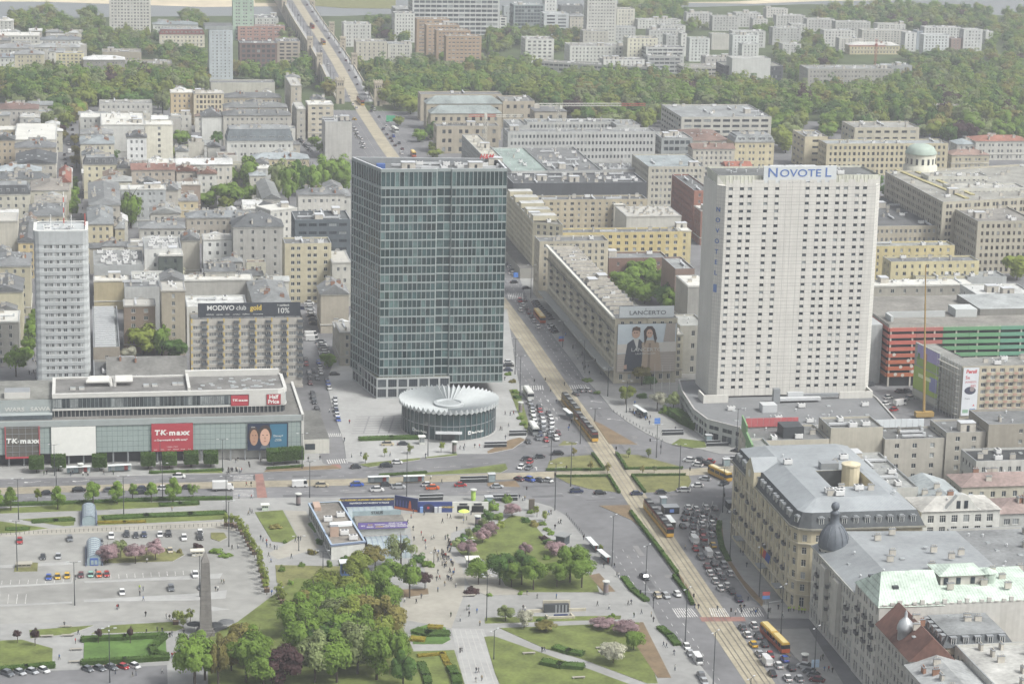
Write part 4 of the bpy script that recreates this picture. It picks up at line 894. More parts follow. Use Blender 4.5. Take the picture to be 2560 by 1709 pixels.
Bd(H,'bright white roofed row with dormer gables','A1',(1200,1125),(1585,1122),18,13,'bab4a8','gable','c9caca',4,clut=8)
Bd(H,'white tenement under a rusty brown roof','A1',(1350,1188),(1480,1186),18,12,'b8b6b1','gable','87604f',5,bay=3)
Bd(H,'small house with dark red roof left of rusty roofed tenement','A1',(1205,1172),(1345,1170),17,12,'aaa093','gable','7f5343',4)
Bd(H,'blank weathered brick wall house in the middle left','A1',(1212,1262),(1368,1256),15,10,'8f7b6b',rc='74767',fl=1,blank=(0,))if False else Bd(H,'blank weathered brick wall house in the middle left','A1',(1212,1262),(1368,1256),15,10,'8f7b6b',rc='747678',fl=1,blank=(0,))
Bd(H,'plain grey tenement behind the tall courtyard tree','A1',(822,1292),(1132,1288),20,12,'9fa3a6',rc='868a8c',fl=5,bay=2.9,win=(1.2,1.6))
Bd(H,'low yellow pavilion behind chestnut trees','A1',(1130,1372),(1350,1368),9,12,'b9a778','hip','85878a',2)
Bd(H,'wide grey hipped roof beside left street','A1',(608,1400),(820,1398),20,(820,1245),'a9a398','hip','7d8082',5,clut=9)
Bd(H,'yellow sided house with pale sheet roof on left street','A1',(600,1530),(772,1528),19,(772,1415),'b9ac84','hip','84898c',5)
Bd(H,'cream house with glass lean-to beside tall courtyard tree','A1',(700,1242),(898,1236),17,14,'c2bca6','hip','9b9e9d',4)
Bd(H,'grey-brown gabled rear wing beside blank brick wall','A1',(1112,1300),(1215,1296),17,15,'a39c91','gable','808284',3)
Bd(H,'long low house with grey roof and many chimneys','A1',(1275,1492),(1780,1478),13,13,'a2998b','hip','80858a',3,clut=16,chim='chimney')
Bd(H,'pale rear house above the long low grey roof','A1',(1660,1425),(1808,1422),16,10,'b2b1ad',rc='9b9b98',fl=4)
Bd(H,'curving white terrace behind dark glass office','B1',(1848,125),(2030,105),20,14,'b6b4ad',rc='97968f',fl=5,al=False,bay=2.7)
Bd(H,'white parapet house at the end of curving terrace','A1',(2242,1335),(2349,1320),20,16,'b9b8b3',rc='a5a4a0',fl=5)
Bd(H,'long ribbed grey roof between poplars and white terrace','A1',(1800,1370),(1910,1345),15,(1880,1245),'aaa79f','gable','7f8282',3,clut=0)
Bd(H,'long blue-grey roof over a yellow front by poplars','A1',(1725,1088),(2110,1082),15,14,'b6a57c','hip','98a2a8',4)
Bd(H,'white corner house below the palace front','A1',(1760,1150),(1850,1145),14,10,'b7b8b6',rc='a8aaa9',fl=4)
Bd(H,'narrow stone house at the bend left of avenue','A1',(1988,585),(2058,582),25,40,'aaa08c',rc='74777a',fl=7,bay=3,clut=14)
Bd(H,'grey-beige house with long dark roof left of avenue','A1',(2028,745),(2085,742),20,30,'a39d90',rc='85817b',fl=5)
Bd(H,'beige house with wide windows left of avenue','A1',(2105,715),(2275,710),22,18,'b1a68e',rc='6b6d70',fl=6,bay=4.4,win=(2.4,1.6))
Bd(O,'blank pale grey block with dark glass attic left of avenue','A1',(2222,832),(2402,830),23,22,'a8a6a0',rc='5a5e62',fl=1,blank=(0,),clut=12)
Bd(A_,'pale yellow eight storey apartment block in front of trees','A1',(382,362),(573,360),22,13,'bfb27e',fl=8,bay=2.7,win=(1.7,1.6))
Bd(H,'dark stone building with snow white roof left','A1',(570,402),(850,396),19,16,'85817b','hip','cdcecf',5,clut=2)
for i,(FL,FR,h,d,w,rf,rc,fl,lb)in enumerate((((275,268),(550,278),14,16,'bebeb9','hip','767d83',4,'white house row with slate roof near far left trees'),((-40,250),(270,235),14,24,'b7b5ac','flat','bdbbb2',4,'wide pale flat roof at the far left'),((-40,335),(230,322),15,18,'a5a299','hip','8d9093',4,'grey roofed tenement below the wide pale flat roof'),((100,372),(300,368),17,14,'b4aa88','hip','8f9294',5,'yellowish tenement at far left beside pale yellow block'),((-40,395),(98,390),15,14,'babab6','hip','7f8a94',4,'white tenement with blue roof at left edge'),((-40,485),(130,492),8,16,'9c9b97','flat','6f7173',2,'low dark flat shed beneath left edge tenements'),((240,325),(545,322),14,15,'b0ada3','hip','9fa3a5',4,'grey roofed row right of the tenements at far left'),((-40,140),(90,145),12,16,'b9b8b3','flat','a9aaa9',4,'white house among trees at top left edge'))):
 Bd(H,lb,'A1',FL,FR,h,d,w,rf,rc,fl,clut=7)
Bd(O,'flat brown hall by the railway trees','A1',(700,356),(965,354),8,22,'978c78',rc='8b8780',fl=1)
Bd(O,'flat tan hall with dark gate by the railway trees','A1',(858,432),(1178,440),9,26,'9d8f75',rc='8c8a84',fl=1,bay=9)
Bd(O,'low white building with ribbon windows below the woods','A1',(678,705),(1040,708),8,18,'b0aea7',rc='9a9a96',fl=2,bay=3)
# ---- behind the department store
Bd(H,'tall blank gable wall with graffiti at left edge','B1',(-60,200),(118,192),25,20,'aea898',rc='93958f',fl=1,blank=(0,1))
Bd(H,'ochre house with dark roof beside the rounded tower','B1',(124,342),(254,340),17,(254,225),'b9a163','gable','6b6e71',5)
Bd(H,'cream street house with patched roof left of rounded tower','B1',(-60,500),(205,508),22,(255,415),'a69e7e','hip','787b7e',6)
Bd(H,'cream gable house with dark graffiti left of rounded tower','B1',(-60,665),(150,692),24,(200,588),'aea684','gable','6f7275',7,blank=(0,))
Bd(H,'ornate grey house with loggias at left edge','B1',(-60,885),(128,882),18,20,'96938b',rc='a2a29e',fl=5)
Bd(O,'grey plant enclosure with roof units beside rounded tower','B1',(640,500),(982,494),17,(982,395),'9b9ea0',rc='8e9090',fl=1,blank=(0,1,3),clut=26,chim='air_unit')
Bd(O,'white office with air units on its roof','B1',(985,388),(1240,386),22,(1240,300),'bfbfbc',rc='9c9e9e',fl=5,bay=5,clut=20,chim='air_unit')
Bd(H,'dark green netted house beside white office','B1',(1082,432),(1248,428),20,11,'4b554f',rc='6a6f6c',fl=5,kind='dark')
Bd(H,'ochre rear house with dark flat roof','B1',(770,540),(1010,532),13,12,'b89058',rc='686a6b',fl=3)
Bd(H,'long yellowish courtyard wall house','B1',(640,605),(895,600),13,10,'aa9a6d',rc='8b8a85',fl=1,blank=(0,))
Bd(O,'white framed roof terrace block','B1',(897,605),(1128,603),15,(1128,535),'bdbdb9',rc='a9aaa7',fl=3,clut=14,chim='air_unit',parapet=1.6)
Bd(O,'blank pale grey rear block above brown tenement','B1',(850,650),(1092,645),19,14,'a9aaa9',rc='7b7e80',fl=1,blank=(0,))
Bd(H,'brown brick tenement with pale windows in courtyard','B1',(845,775),(1060,770),20,12,'7f6c5b',rc='82827e',fl=6,bay=4.2,win=(1.7,1.7))
Bd(H,'tall narrow beige tenement in courtyard','B1',(1102,672),(1264,668),27,16,'9d917a',rc='8b8b86',fl=8,bay=5.5)
t=Bd(O,'long hall with striped sheet roof beside courtyard','B1',(637,1058),(818,1056),12,(850,775),'8f8475',rc='84898b',fl=2,bay=4,clut=0)
ox,oy,oz=t['_o'];P=rect('B1',(637,1058),(818,1056),12,(850,775));a,c=Vector(P[0]),Vector(P[1]);dn=(Vector(P[3])-a)
for k in range(20):
 b=MB();m0=a+dn*((k+.5)/20);e=(c-a).normalized();n=dn.normalized();L=(c-a).length
 b.obox(m0+e*L*.46,Vector((*e,0)),Vector((*n,0)),L*.8,1.0,11.3,12.1,'metal_light');b.build('roof_strip',t)
Bd(O,'low dark flat roof behind department store','B1',(640,1262),(935,1252),9,(935,1140),'8b877e',rc='66686a',fl=1,blank=(0,),clut=5)
Bd(O,'brick gabled hall with faded mural behind store','B1',(735,1262),(1275,1255),8.5,(1275,1150),'84705f','gable','7b7a77',1,blank=(0,),clut=3,rise=5)
Bd(O,'white metal roof behind the dark billboard','B1',(1275,785),(1690,775),17,(1690,700),'b9b9b5',rc='cfd0cf',fl=4,clut=5)
Bd(H,'blank grey courtyard wall with chimneys behind billboard','B1',(1258,605),(1725,590),18,11,'a19e96',rc='75787a',fl=1,blank=(0,),clut=14,chim='chimney')
Bd(H,'jagged chimney roofs left of grey tall tenement','B1',(1400,545),(1605,540),20,12,'a29f98','gable','6c6f72',1,clut=12,chim='chimney')
Bd(H,'patched grey roofs before the cream passage house','B1',(1735,765),(1985,758),17,(1955,605),'a7a299','hip','808385',4,clut=10)
Bd(H,'tall grey tenement with dark hipped roof','B1',(1592,238),(1935,236),27,15,'9b9994','hip','5c6064',7,bay=4.2,rise=5)
Bd(H,'bright white tenement left of tall grey tenement','B1',(1388,325),(1582,318),20,13,'c6c6c3',rc='84878a',fl=5,bay=3)
Bd(H,'blank beige rear house left of bright white tenement','B1',(1242,328),(1360,326),18,13,'aba597','gable','7d7f81',1,blank=(0,))
Bd(A_,'cream passage house with regular windows by car park street','B1',(1945,352),(2262,346),27,14,'b3a884',rc='7b7d7e',fl=8,bay=3.4,win=(1.6,1.6))
Bd(H,'pale house with shed roof right of cream passage house','B1',(2270,480),(2395,475),20,(2330,400),'aba89e',rc='8e8a80',fl=4)
Bd(H,'faded mural gable house beside car park street','B1',(2192,700),(2380,690),17,16,'a09684','gable','858789',1,blank=(0,),rise=4)
Bd(H,'low house at tower foot on car park street','B1',(2322,960),(2420,950),14,18,'a9a292',rc='7d7c79',fl=4)
Bd(O,'dark blue glass office with curved roof plant','B1',(2018,195),(2390,178),24,22,'515d66',rc='5d6265',fl=6,clut=16,**RIB)
Bd(H,'small grey roofs between glass office and tower','A2',(-90,1345),(72,1335),19,20,'b2b0aa','hip','85888b',4,clut=10)
Bd(H,'dark attic row left of glass tower top','B1',(2040,25),(2349,10),20,12,'b5b2aa','hip','75787b',4)
for i,(FL,FR,h,d,w,rf,rc,fl,lb)in enumerate((((952,1565),(1262,1552),15,14,'a8a59d','hip','828588',4,'grey sheet roof with skylights above white office'),((620,1568),(765,1560),16,12,'a3a198','gable','8b908f',4,'patched roof with green edge near rounded tower'),((1030,1470),(1230,1440),17,16,'aaa69c','gable','8f9190',4,'weathered gable behind grey plain tenement'),((1590,1530),(1925,1520),15,14,'a5a299','hip','676b6f',4,'dark attic roof with white skylights'),((125,1540),(250,1538),14,12,'a59a80','gable','74777a',3,'low house behind ochre house'),((785,1560),(850,1560),12,20,'b3a987','hip','85888a',3,'narrow cream rear house at courtyard'))):
 Bd(H,lb,'A1',FL,FR,h,d,w,rf,rc,fl,clut=9)
# ---- along the top, beyond the park
Z1='A2'
Bd(A_,'white block left of bridge end at top',Z1,(27,165),(212,165),20,20,'b9b9b5',rc='9a9b99',fl=6)
Bd(A_,'beige corner block right of the bridge ramp',Z1,(112,285),(322,285),22,20,'b1aa98',rc='8e8d88',fl=7,bay=3.3)
Bd(A_,'pale block with attic beside beige corner block',Z1,(325,298),(495,303),19,16,'b3b1a8',rc='83878c',fl=6)
Bd(O,'large terraced white and glass complex at top',Z1,(385,68),(1085,62),20,30,'a6a9a9',rc='9a9c9c',fl=5,bay=5,win=(4.5,2.3),kind='dark')
Bd(O,'upper setback of terraced complex at top edge',Z1,(500,-5),(1085,-8),33,30,'aeb0af',rc='9a9c9c',fl=8,bay=5,win=(4.5,2.3),kind='dark')
Bd(A_,'white slab tower beside the terraced complex',Z1,(375,92),(512,92),26,16,'c0c0bc',fl=8,bay=2.6)
for i,(FL,FR)in enumerate((((527,132),(745,130)),((592,172),(815,172)),((662,210),(890,208)),((728,248),(965,246)))):
 Bd(A_,'%s of the stepped tan apartment blocks above the park, from back'%nth(i),Z1,FL,FR,29,13,'a58561',rc='8d8a84',fl=9,bay=3.2,win=(2.2,1.4),group='stepped tan blocks')
Bd(O,'small white office left of the two by terraced complex',Z1,(826,128),(945,126),11,12,'bbbbb8',fl=3,**RIB)
Bd(O,'small white office right of the two by terraced complex',Z1,(1022,118),(1138,116),12,14,'bdbdba',fl=4,**RIB)
Bd(O,'blue-grey glass office tower at top',Z1,(1195,38),(1390,30),24,22,'7f8d90',rc='9aa0a0',fl=7,bay=3,win=(2.6,2.6),kind='dark')
Bd(O,'white and blue striped office at top',Z1,(1392,92),(1567,96),20,18,'b3b8bd',rc='a4a7a8',fl=6,bay=8,win=(7.6,1.6),kind='dark')
Bd(H,'cream old house right of striped office',Z1,(1572,112),(1682,112),14,14,'b3ab9b','hip','8b8e90',4)
Bd(A_,'tall white residential slab at top edge',Z1,(1692,-12),(1890,-12),40,15,'b9b7b0',fl=13,bay=2.5,win=(1.6,1.4))
Bd(A_,'cream block behind tall white slab',Z1,(1896,62),(2012,60),18,14,'c1bcac',fl=5,win=(1.2,2))
Bd(A_,'low long white block near river at top',Z1,(2042,138),(2320,132),9,14,'bcbcb8',fl=3)
Bd(A_,'white square block with penthouse beyond park',Z1,(1268,268),(1462,268),20,22,'bfbfb9',rc='8e8d89',fl=6,bay=4,win=(2.4,1.7),clut=14)
Bd(A_,'white court block beyond park, wide',Z1,(1572,315),(1962,315),17,24,'bdbdb7',rc='8b8a86',fl=5,bay=3,clut=20)
Bd(A_,'cream yellow stepped block beyond park',Z1,(1962,258),(2175,262),26,16,'c3bea4',fl=8,bay=3.2)
Bd(A_,'grey banded block right of cream stepped block',Z1,(2095,325),(2349,322),20,16,'adafac',fl=6,**RIB)
Bd(A_,'white low front block before wide court block',Z1,(1792,402),(2090,412),12,16,'bfbfba',fl=4,bay=3.4)
Bd(O,'long low glass fronted terrace along the woods',Z1,(1352,418),(2135,462),8,14,'9c9c98',rc='8d8b86',fl=2,al=False,bay=4,win=(3.4,1.7),kind='dark',clut=20)
Bd(O,'glass and stone block right end of low terrace',Z1,(2105,388),(2330,385),14,18,'9a9c9c',rc='8f8f8c',fl=4,**RIB)
for FL,FR,h,d,w,fl,lb in(((1662,212),(1830,212),14,14,'aaa59a',4,'beige housing row left under tall white slab'),((1806,182),(2022,186),13,12,'acaeae',4,'grey housing row under tall white slab'),((2112,205),(2349,205),14,14,'b0b1af',4,'pale housing row right of grey housing row'),((2230,240),(2349,240),16,14,'a9abaa',5,'grey block before pale housing row'),((1120,45),(1200,45),16,12,'99a2a6',4,'narrow grey office left of blue-grey glass tower'),((1400,-5),(1480,-5),26,14,'c4c4c2',7,'white box tower behind striped office'),((1510,40),(1660,38),20,14,'6b6f71',5,'dark topped office at top edge'),((2200,180),(2349,170),12,14,'b7b7b3',4,'white row by the river trees')):
 Bd(A_,lb,Z1,FL,FR,h,d,w,fl=fl,clut=7)
EB=(45,225,380,638,665,872,1068,990,1252,1545,1620,1665,1660,1930,1850,0,68,215,345,340,590)
for i,(FL,FR,h,w,fl)in enumerate((((45,88),(222,90),14,'adadaa',5),((225,112),(402,112),14,'a9a9a6',5),((380,88),(552,90),14,'b2b2af',5),((638,192),(825,190),16,'a5a6a4',6),((665,108),(850,104),14,'b0afac',5),((872,132),(1055,130),15,'acaba8',5),((1068,150),(1298,148),16,'a8a8a5',6),((990,210),(1192,206),15,'b6b5b2',5),((1252,208),(1545,204),15,'b3b0a9',6),((1545,225),(1612,222),17,'c3c4c4',6),((1620,212),(1660,212),17,'8e99a6',6),((1665,238),(1842,240),18,'c0c4c8',6),((1660,182),(1930,190),17,'b7b8b7',6),((1930,198),(2078,205),20,'b9babb',6),((1850,262),(1925,265),12,'8a6f66',4),((0,225),(60,235),20,'bfbfbb',6),((68,262),(205,262),20,'bcbfbe',7),((215,232),(340,235),14,'b0ada4',1),((345,232),(555,248),20,'bcc1c0',7),((340,205),(605,222),15,'b3b4b2',5),((590,60),(740,62),9,'bdb9b4',3))):
 Bd(A_,'%s from left of the pale estate blocks at top right, %s tone'%(nth(sorted(EB).index(FL[0])),'white' if w>'b8' else 'grey'),'A3',FL,FR,h,12,w,rc='9b9c9a',fl=fl,bay=2.8,clut=4,group='pale estate blocks at top right',blank=(0,)if fl==1 else())
Bd(O,'dark curved black glass office like a ship prow','A3',(330,462),(680,440),17,28,'4c5258',rc='8a8a80',fl=5,bay=1.6,win=(1.2,2.4),kind='dark',clut=3)
t=Bd(O,'white curved drum on top of the black glass office','A3',(358,400),(620,400),24,18,'b3b4b2',rc='a8a8a4',fl=1,blank=(0,1,2,3),clut=2)
Bd(O,'stone block left of black glass office','A3',(0,445),(325,470),11,22,'a9a59c',rc='8f8d87',fl=3,**RIB)
Bd(O,'upper stone block behind black glass office','A3',(175,392),(355,392),15,16,'a8a5a0',rc='8d8c86',fl=4)
Bd(O,'grey ministry building among the trees with crane','A3',(922,490),(1410,450),19,24,'97948c',rc='8e908f',fl=5,bay=2.8,clut=22)
Bd(H,'yellow house behind the red crane','A3',(1145,305),(1520,318),8,14,'b9ac7c','hip','c0bfba',2)
Bd(O,'long roof at right of grey ministry','A3',(1410,450),(1580,445),10,14,'8f9294',rc='9aa1a3',fl=2)
Bd('villa','small cream villa among the woods at right','A3',(1752,720),(1925,722),9,11,'b2aa96',rc='9b958a',fl=3,bay=4)
Bd('villa','lower stone wing of the villa among the woods','A3',(1885,748),(1955,750),6,8,'a69f8f',rc='9a9488',fl=2)
# ---- middle right
Bd(O,'wide grey-beige office with glass roofs beside the woods','A3',(5,795),(632,800),22,(540,712),'aaa79c',rc='8e9294',fl=6,bay=6,win=(4.6,1.6),kind='dark',clut=24)
Bd(H,'old house with patchy brown roof','A3',(85,962),(335,958),18,(335,885),'aaa08f','hip','86695d',5,clut=8)
Bd(H,'ornate yellow corner house with mansard','A3',(380,972),(640,966),20,18,'bbac7e','mansard','939899',5,bay=2.7,rise=3.5)
Bd(H,'white old house with red-brown sheet roof','A3',(92,1020),(372,1015),17,12,'aea899','gable','84675b',5,bay=2.6)
Bd(O,'cream office with glass top left of orange roof','A2',(2118,1145),(2480,1128),22,(2400,1050),'aca694',rc='98a3a8',fl=6,bay=2.4,win=(1.3,1.8))
Bd(H,'small orange roofed house behind hotel sign','A3',(322,1145),(490,1140),15,12,'b0a99b','gable','a85a3e',3)
Bd(O,'curved glass corner office with red band','A2',(2215,955),(2390,930),20,24,'8f9596',rc='9a9b9a',fl=5,kind='dark',bay=3,win=(2.6,2.2),clut=10)
Bd(O,'red-orange brick office with dark roof','A3',(100,1302),(216,1298),25,(120,1188),'9c5d46',rc='6a6c6d',fl=7,bay=2.4,clut=6)
Bd(H,'small brick rear house beside red-orange office','A3',(150,1440),(215,1430),18,14,'8f5d4a',rc='808284',fl=4)
Bd(O,'yellow stone office with long glass attic','A3',(1022,992),(1812,968),19,17,'b2a57e',rc='9aa0a2',fl=5,bay=2.9,win=(1.5,2.0),kind='dark',clut=16)
Bd(O,'yellow stone wing with curved end left of glass attic office','A3',(858,935),(1005,930),20,26,'b6a984',rc='8f908d',fl=5,bay=6,win=(4.5,1.4),kind='dark')
Bd(O,'stone office with round corner behind glass attic office','A3',(1188,868),(1642,872),21,26,'b0a890',rc='9b9a94',fl=5,bay=5,win=(3.4,1.5),kind='dark',clut=14)
Bd(H,'wide manor house with red hipped roof at right','A3',(2015,962),(2400,965),12,18,'b0aea6','hip','a4664f',3)
Bd(H,'low annex half blue half red roofed at right','A3',(1850,1055),(2120,1060),9,14,'a89e82','hip','9a7a6c',2)
Bd(H,'blue roofed link left of red manor house','A3',(1895,985),(2020,985),10,14,'abaaa4','hip','9ba7ad',3)
GV=lambda*xy:ccw([tuple(g('A3',xy[i],xy[i+1],30).xy)for i in range(0,len(xy),2)])
t=building('ministry_block','huge beige stone ministry with yellow edged roofs at right',GV(1795,1378,2420,1345,2420,1115,1402,1172),30,'a59d88','flat','9a9890',8,2.6,(1.4,2.0),'brown',clut=46,base=5,parapet=1.0)
b=MB()
for r_ in((1480,1150,1960,1345),(1560,1140,2000,1320)):
 a=g('A3',r_[0],r_[1],30);c=g('A3',r_[2],r_[3],30);d=(c-a).normalized();n=Vector((d.y,-d.x,0));m=(a+c)/2
 b.obox(m,Vector((d.x,d.y,0)),n,(c-a).length,2.4,29.1,29.6,plain('9d9468'))
b.build('yellow_walkway',t)
Bd(O,'white inner court wing of the beige ministry','A3',(1870,1290),(2349,1275),31,14,'b7b5ab',rc='b7b5ae',fl=8,bay=2.4)
Bd(O,'second inner court wing of the beige ministry','A3',(1700,1205),(2100,1200),31.5,12,'b5b3a8',rc='a9a8a2',fl=8,bay=2.4)
dp=g('A3',1640,1135,31);t=thing('domed_hall','round cream drum under a pale green dome at right','dome',(dp.x,dp.y,0),world=True)
b=MB();b.lathe([(9,24),(9,31.5),(8,31.8),(8,38)],wallm('b9b6a4'),32,(dp.x,dp.y,0));b.build('drum',t,True)
b=MB();b.lathe([(8.4,38),(8.4,38.6),(7.5,40)]+[(7.4*math.cos(R_(a)),40+3.2*math.sin(R_(a)))for a in range(10,91,16)],mat('dome_green','93a096',.7,var=.1),32,(dp.x,dp.y,0));b.build('dome',t,True)
for k in range(16):
 a=2*math.pi*k/16;b=MB();p=Vector((dp.x+8.02*math.cos(a),dp.y+8.02*math.sin(a),0));b.obox(p,Vector((-math.sin(a),math.cos(a),0)),Vector((math.cos(a),math.sin(a),0)),1.2,.1,32.8,35.8,'glass_dark');b.build('window',t)
Bd(O,'beige stone ministry wing with red roof edge at right','A3',(2045,1515),(2420,1500),26,(2000,1400),'a39b87',rc='8a8680',fl=7,bay=2.6,kind='brown',win=(1.4,1.9),clut=12)
Bd(O,'long low stone hall with black roof behind hotel','B3',(1318,232),(1770,228),17,(1500,25),'a99e85',rc='646668',fl=4,bay=2.3,win=(1.2,1.9),clut=24)
Bd(A_,'yellow balcony apartment block right of hotel, rear','B3',(1310,368),(1880,364),20,11,'bba965',rc='969892',fl=6,bay=3.6)
Bd(A_,'pale yellow apartment block right of hotel, front','B3',(1437,472),(2050,470),18,12,'beb077',rc='74777a',fl=5,bay=3.5,clut=16)
Bd(A_,'low cream rear wing before the pale yellow block','B3',(1610,575),(1960,572),12,10,'b9b08a',rc='77797b',fl=3)
Bd(O,'ventilated plant roof right of low cream wing','B3',(1965,580),(2230,575),12,12,'9da1a2',rc='8f9496',fl=1,blank=(0,),clut=10)
Bd(H,'weathered grey tenement between yellow blocks and garage','B3',(1312,640),(2010,628),16,12,'938e83',rc='84857f',fl=4,bay=5,clut=14)
Bd(H,'black roofed shed above garage','B3',(1300,755),(1690,765),10,12,'8f8c85',rc='53555a',fl=1,blank=(0,),clut=10,chim='chimney')
Bd(H,'low white roofed shed above garage','B3',(1740,775),(1990,770),10,10,'a9a79f',rc='c1c1bd',fl=1,blank=(0,),clut=4)
Bd(O,'white roofed tenement at right edge above garage','B3',(2030,700),(2420,690),18,(2400,620),'b7b7b3',rc='c6c7c6',fl=4,clut=6)
# ---- boulevard row
LN=dict(bay=2.7,win=(1.4,1.8),base=5.2)
t=building('boulevard_block','long cream boulevard block with flat roof running from corner poster',uvp(202.3,897.5,215,897.5,215,1041,202.8,1041),26.3,'b3a98f','flat','6d7073',8,clut=46,seed=5,**LN)
b=MB();bx(b,201.3,202.35,898,1041,25.9,26.7,plain('c2c0b8'));bx(b,201.7,202.35,898,1041,20.2,20.6,plain('7c796f'));bx(b,198.6,202.3,899,1041,5.0,5.5,plain('8d8f8e'));b.build('cornice',t)
b=MB()
for k in range(18):bx(b,203.2,214.4,905+k*7.4,905.4+k*7.4,26.3,27.6,'chimney_render')
b.build('fire_wall',t)['kind']='stuff'
bal2=small('small_balcony',lambda bb:(bb.box(-1.1,1.1,-.9,0,-.12,0,plain('8b8880')),bb.box(-1.1,1.1,-.9,-.84,0,.95,plain('5f6062')),bb.box(-1.1,-1.04,-.84,0,0,.95,plain('5f6062')),bb.box(1.04,1.1,-.84,0,0,.95,plain('5f6062'))))
for k in range(9):
 for f in(2,3,4,5):put('balcony',bal2,t,rel(t,W(202.3,908+k*15,5.2+2.9*f)),GA-math.pi/2)
t=building('boulevard_block','end block of boulevard row carrying the giant couple poster',uvp(202.3,896,227.2,898.5,227.2,912,215.1,912,215.1,897.4),26.2,'b1a890','flat','74777a',8,clut=4,**LN)if False else building('boulevard_block','end block of boulevard row carrying the giant couple poster',uvp(215.1,897.3,227.2,897.3,227.2,913,215.1,913),26.2,'b1a890','flat','74777a',8,clut=4,**LN)
Bd(A_,'cream corner wing closing the boulevard row at the rear','B2',(1362,335),(1835,332),26.5,13,'aba189',rc='77797a',fl=8,**LN)
t=building('boulevard_block','stepped cream boulevard block beyond the cross street',uvp(206.2,1098,219,1090,219,1176,206.8,1176),26,'b5ab8c','flat','8f8e88',8,clut=26,**LN)
b=MB();bx(b,199.5,206.2,1092,1176,0,5,plain('8b8984'),roofm('6d6b68'));b.build('arcade',t)
b=MB()
for k in range(5):bx(b,206.6,218,1100+k*16,1107+k*16,26,28.4,wallm('b0a686'),roofm('b9bab8'))
b.build('attic_step',t)['kind']='stuff'
Bd(A_,'yellow balcony block behind boulevard row','B2',(1522,278),(2338,268),20,11,'bfa95a',rc='75787a',fl=6,bay=3.8,win=(1.7,1.7),clut=14)
Bd(A_,'long dull beige apartment block behind green courtyard tree','A2',(1362,1370),(2092,1352),22,12,'a6987a',rc='66696b',fl=7,bay=3.4,win=(1.4,1.6),clut=22)
Bd(H,'white walled rear houses with grey roofs behind yellow block','B2',(1958,165),(2330,160),20,26,'b4b1a8',rc='8c8e8f',fl=1,blank=(0,),clut=26,chim='chimney')
Bd(H,'pale rear tenement left of white walled houses','B2',(1862,75),(1958,90),20,22,'a8a498',rc='909190',fl=6)
Bd('ruined_house','ruined red brick house above the courtyard trees','B2',(1842,455),(2235,442),13,14,'7d5a4b',rc='84878a',fl=3,bay=6,clut=4)
Bd('ruined_house','tall brown brick gable right of ruined house','B2',(2292,525),(2420,520),20,26,'83695c',rc='9a9d9e',fl=1,blank=(0,),clut=4)
Bd(H,'yellowish apartment end block left of hotel','B2',(2310,262),(2400,262),20,12,'b9a86c',rc='c0c1c0',fl=6)
Bd(H,'blank grey gable left of hotel foot','B3',(55,640),(215,640),20,22,'8f8e89',rc='9ea3a5',fl=1,blank=(0,))
Bd(O,'cultural institute house with red emblem left of hotel','B3',(5,915),(180,905),20,20,'a9a599',rc='a7a8a4',fl=4,bay=9,win=(1.4,2.2))
b=MB();
Bd(H,'narrow cream house right of the couple poster','B2',(2288,970),(2345,968),18,16,'b3ac95',rc='8a8c8a',fl=6)
Bd(O,'black boxy department store with plant on roof','A2',(1182,1248),(2098,1246),21,30,'4a4e54',rc='5d6063',fl=1,blank=(0,1,3),clut=60,chim=None)
Bd(O,'grey office under refurbishment with cream roof','A2',(995,1085),(1110,1078),19,(975,918),'989a99',rc='bfbaab',fl=6,bay=2.4,clut=10)
Bd(O,'building site block with green glass roof','A2',(1172,1168),(1428,1166),17,(1428,1005),'abaca9',rc='8fa39d',fl=4,clut=20)
Bd(O,'site block with domed rooflights right of green glass roof','A2',(1432,1172),(1790,1162),17,(1650,1000),'a3a4a2',rc='77797b',fl=3,clut=34)
Bd(O,'dark roofs between site block and cream office','A2',(1790,1165),(2110,1150),15,26,'9b9a96',rc='707375',fl=3,clut=20)
BW=dict(bay=2.15,win=(1.15,1.9),kind='dark',base=4)
Bd(O,'large grey bank office with rows of slim windows, front wing','A2',(1152,905),(2150,893),25,15,'a7a8a6',rc='8b8e8f',fl=6,clut=18,**BW)
Bd(O,'rear court wing of large grey bank office','A2',(1282,835),(1888,828),25,13,'a9aaa7',rc='7e8284',fl=6,clut=22,**BW)
Bd(O,'right court wing of large grey bank office','A2',(1890,855),(2045,850),25,22,'a5a6a4',rc='8d9091',fl=6,clut=6,**BW)
Bd(O,'left court wing of large grey bank office','A2',(1160,855),(1280,855),25,24,'a5a6a4',rc='8d9091',fl=6,clut=8,**BW)
MS=dict(bay=4.6,win=(2.0,2.4),kind='dark',base=5)
Bd('museum_wing','front stone wing of museum with lettered roof edge','A2',(662,862),(1085,858),17,14,'a2967f',rc='7a7b7a',fl=3,clut=4,**MS)
for i,(FL,FR,lb)in enumerate((((622,778),(1100,772),'second museum wing with glazed hip roof'),((588,705),(1112,712),'third museum wing with glazed hip roof'))):
 Bd('museum_wing',lb,'A2',FL,FR,17,13,'a4987f','hip','8b9797',3,clut=0,rise=4.5,**MS)
Bd('museum_wing','rear museum wing along the woods with flat grey roof','A2',(548,640),(1110,645),18,14,'a1957e',rc='77797b',fl=3,clut=3,**MS)
Bd('museum_wing','right museum pavilion with small glass pyramids','A2',(1112,690),(1330,690),18,26,'a1957e',rc='7c7d7c',fl=3,clut=8,**MS)
Bd('museum_wing','far right museum block with slate hip roof','A2',(1330,760),(1550,762),17,18,'9f9580','hip','707274',3,clut=2,**MS)
for o in[o for o in COL.objects if o.name.startswith('museum_wing')and o.get('label','').startswith('front stone')]:
 c=g('A2',870,848,17.6);stand(o,text_mesh('MUZEUM NARODOWE',2.3,plain('4a4c4e'),bold=.03),c,NF)
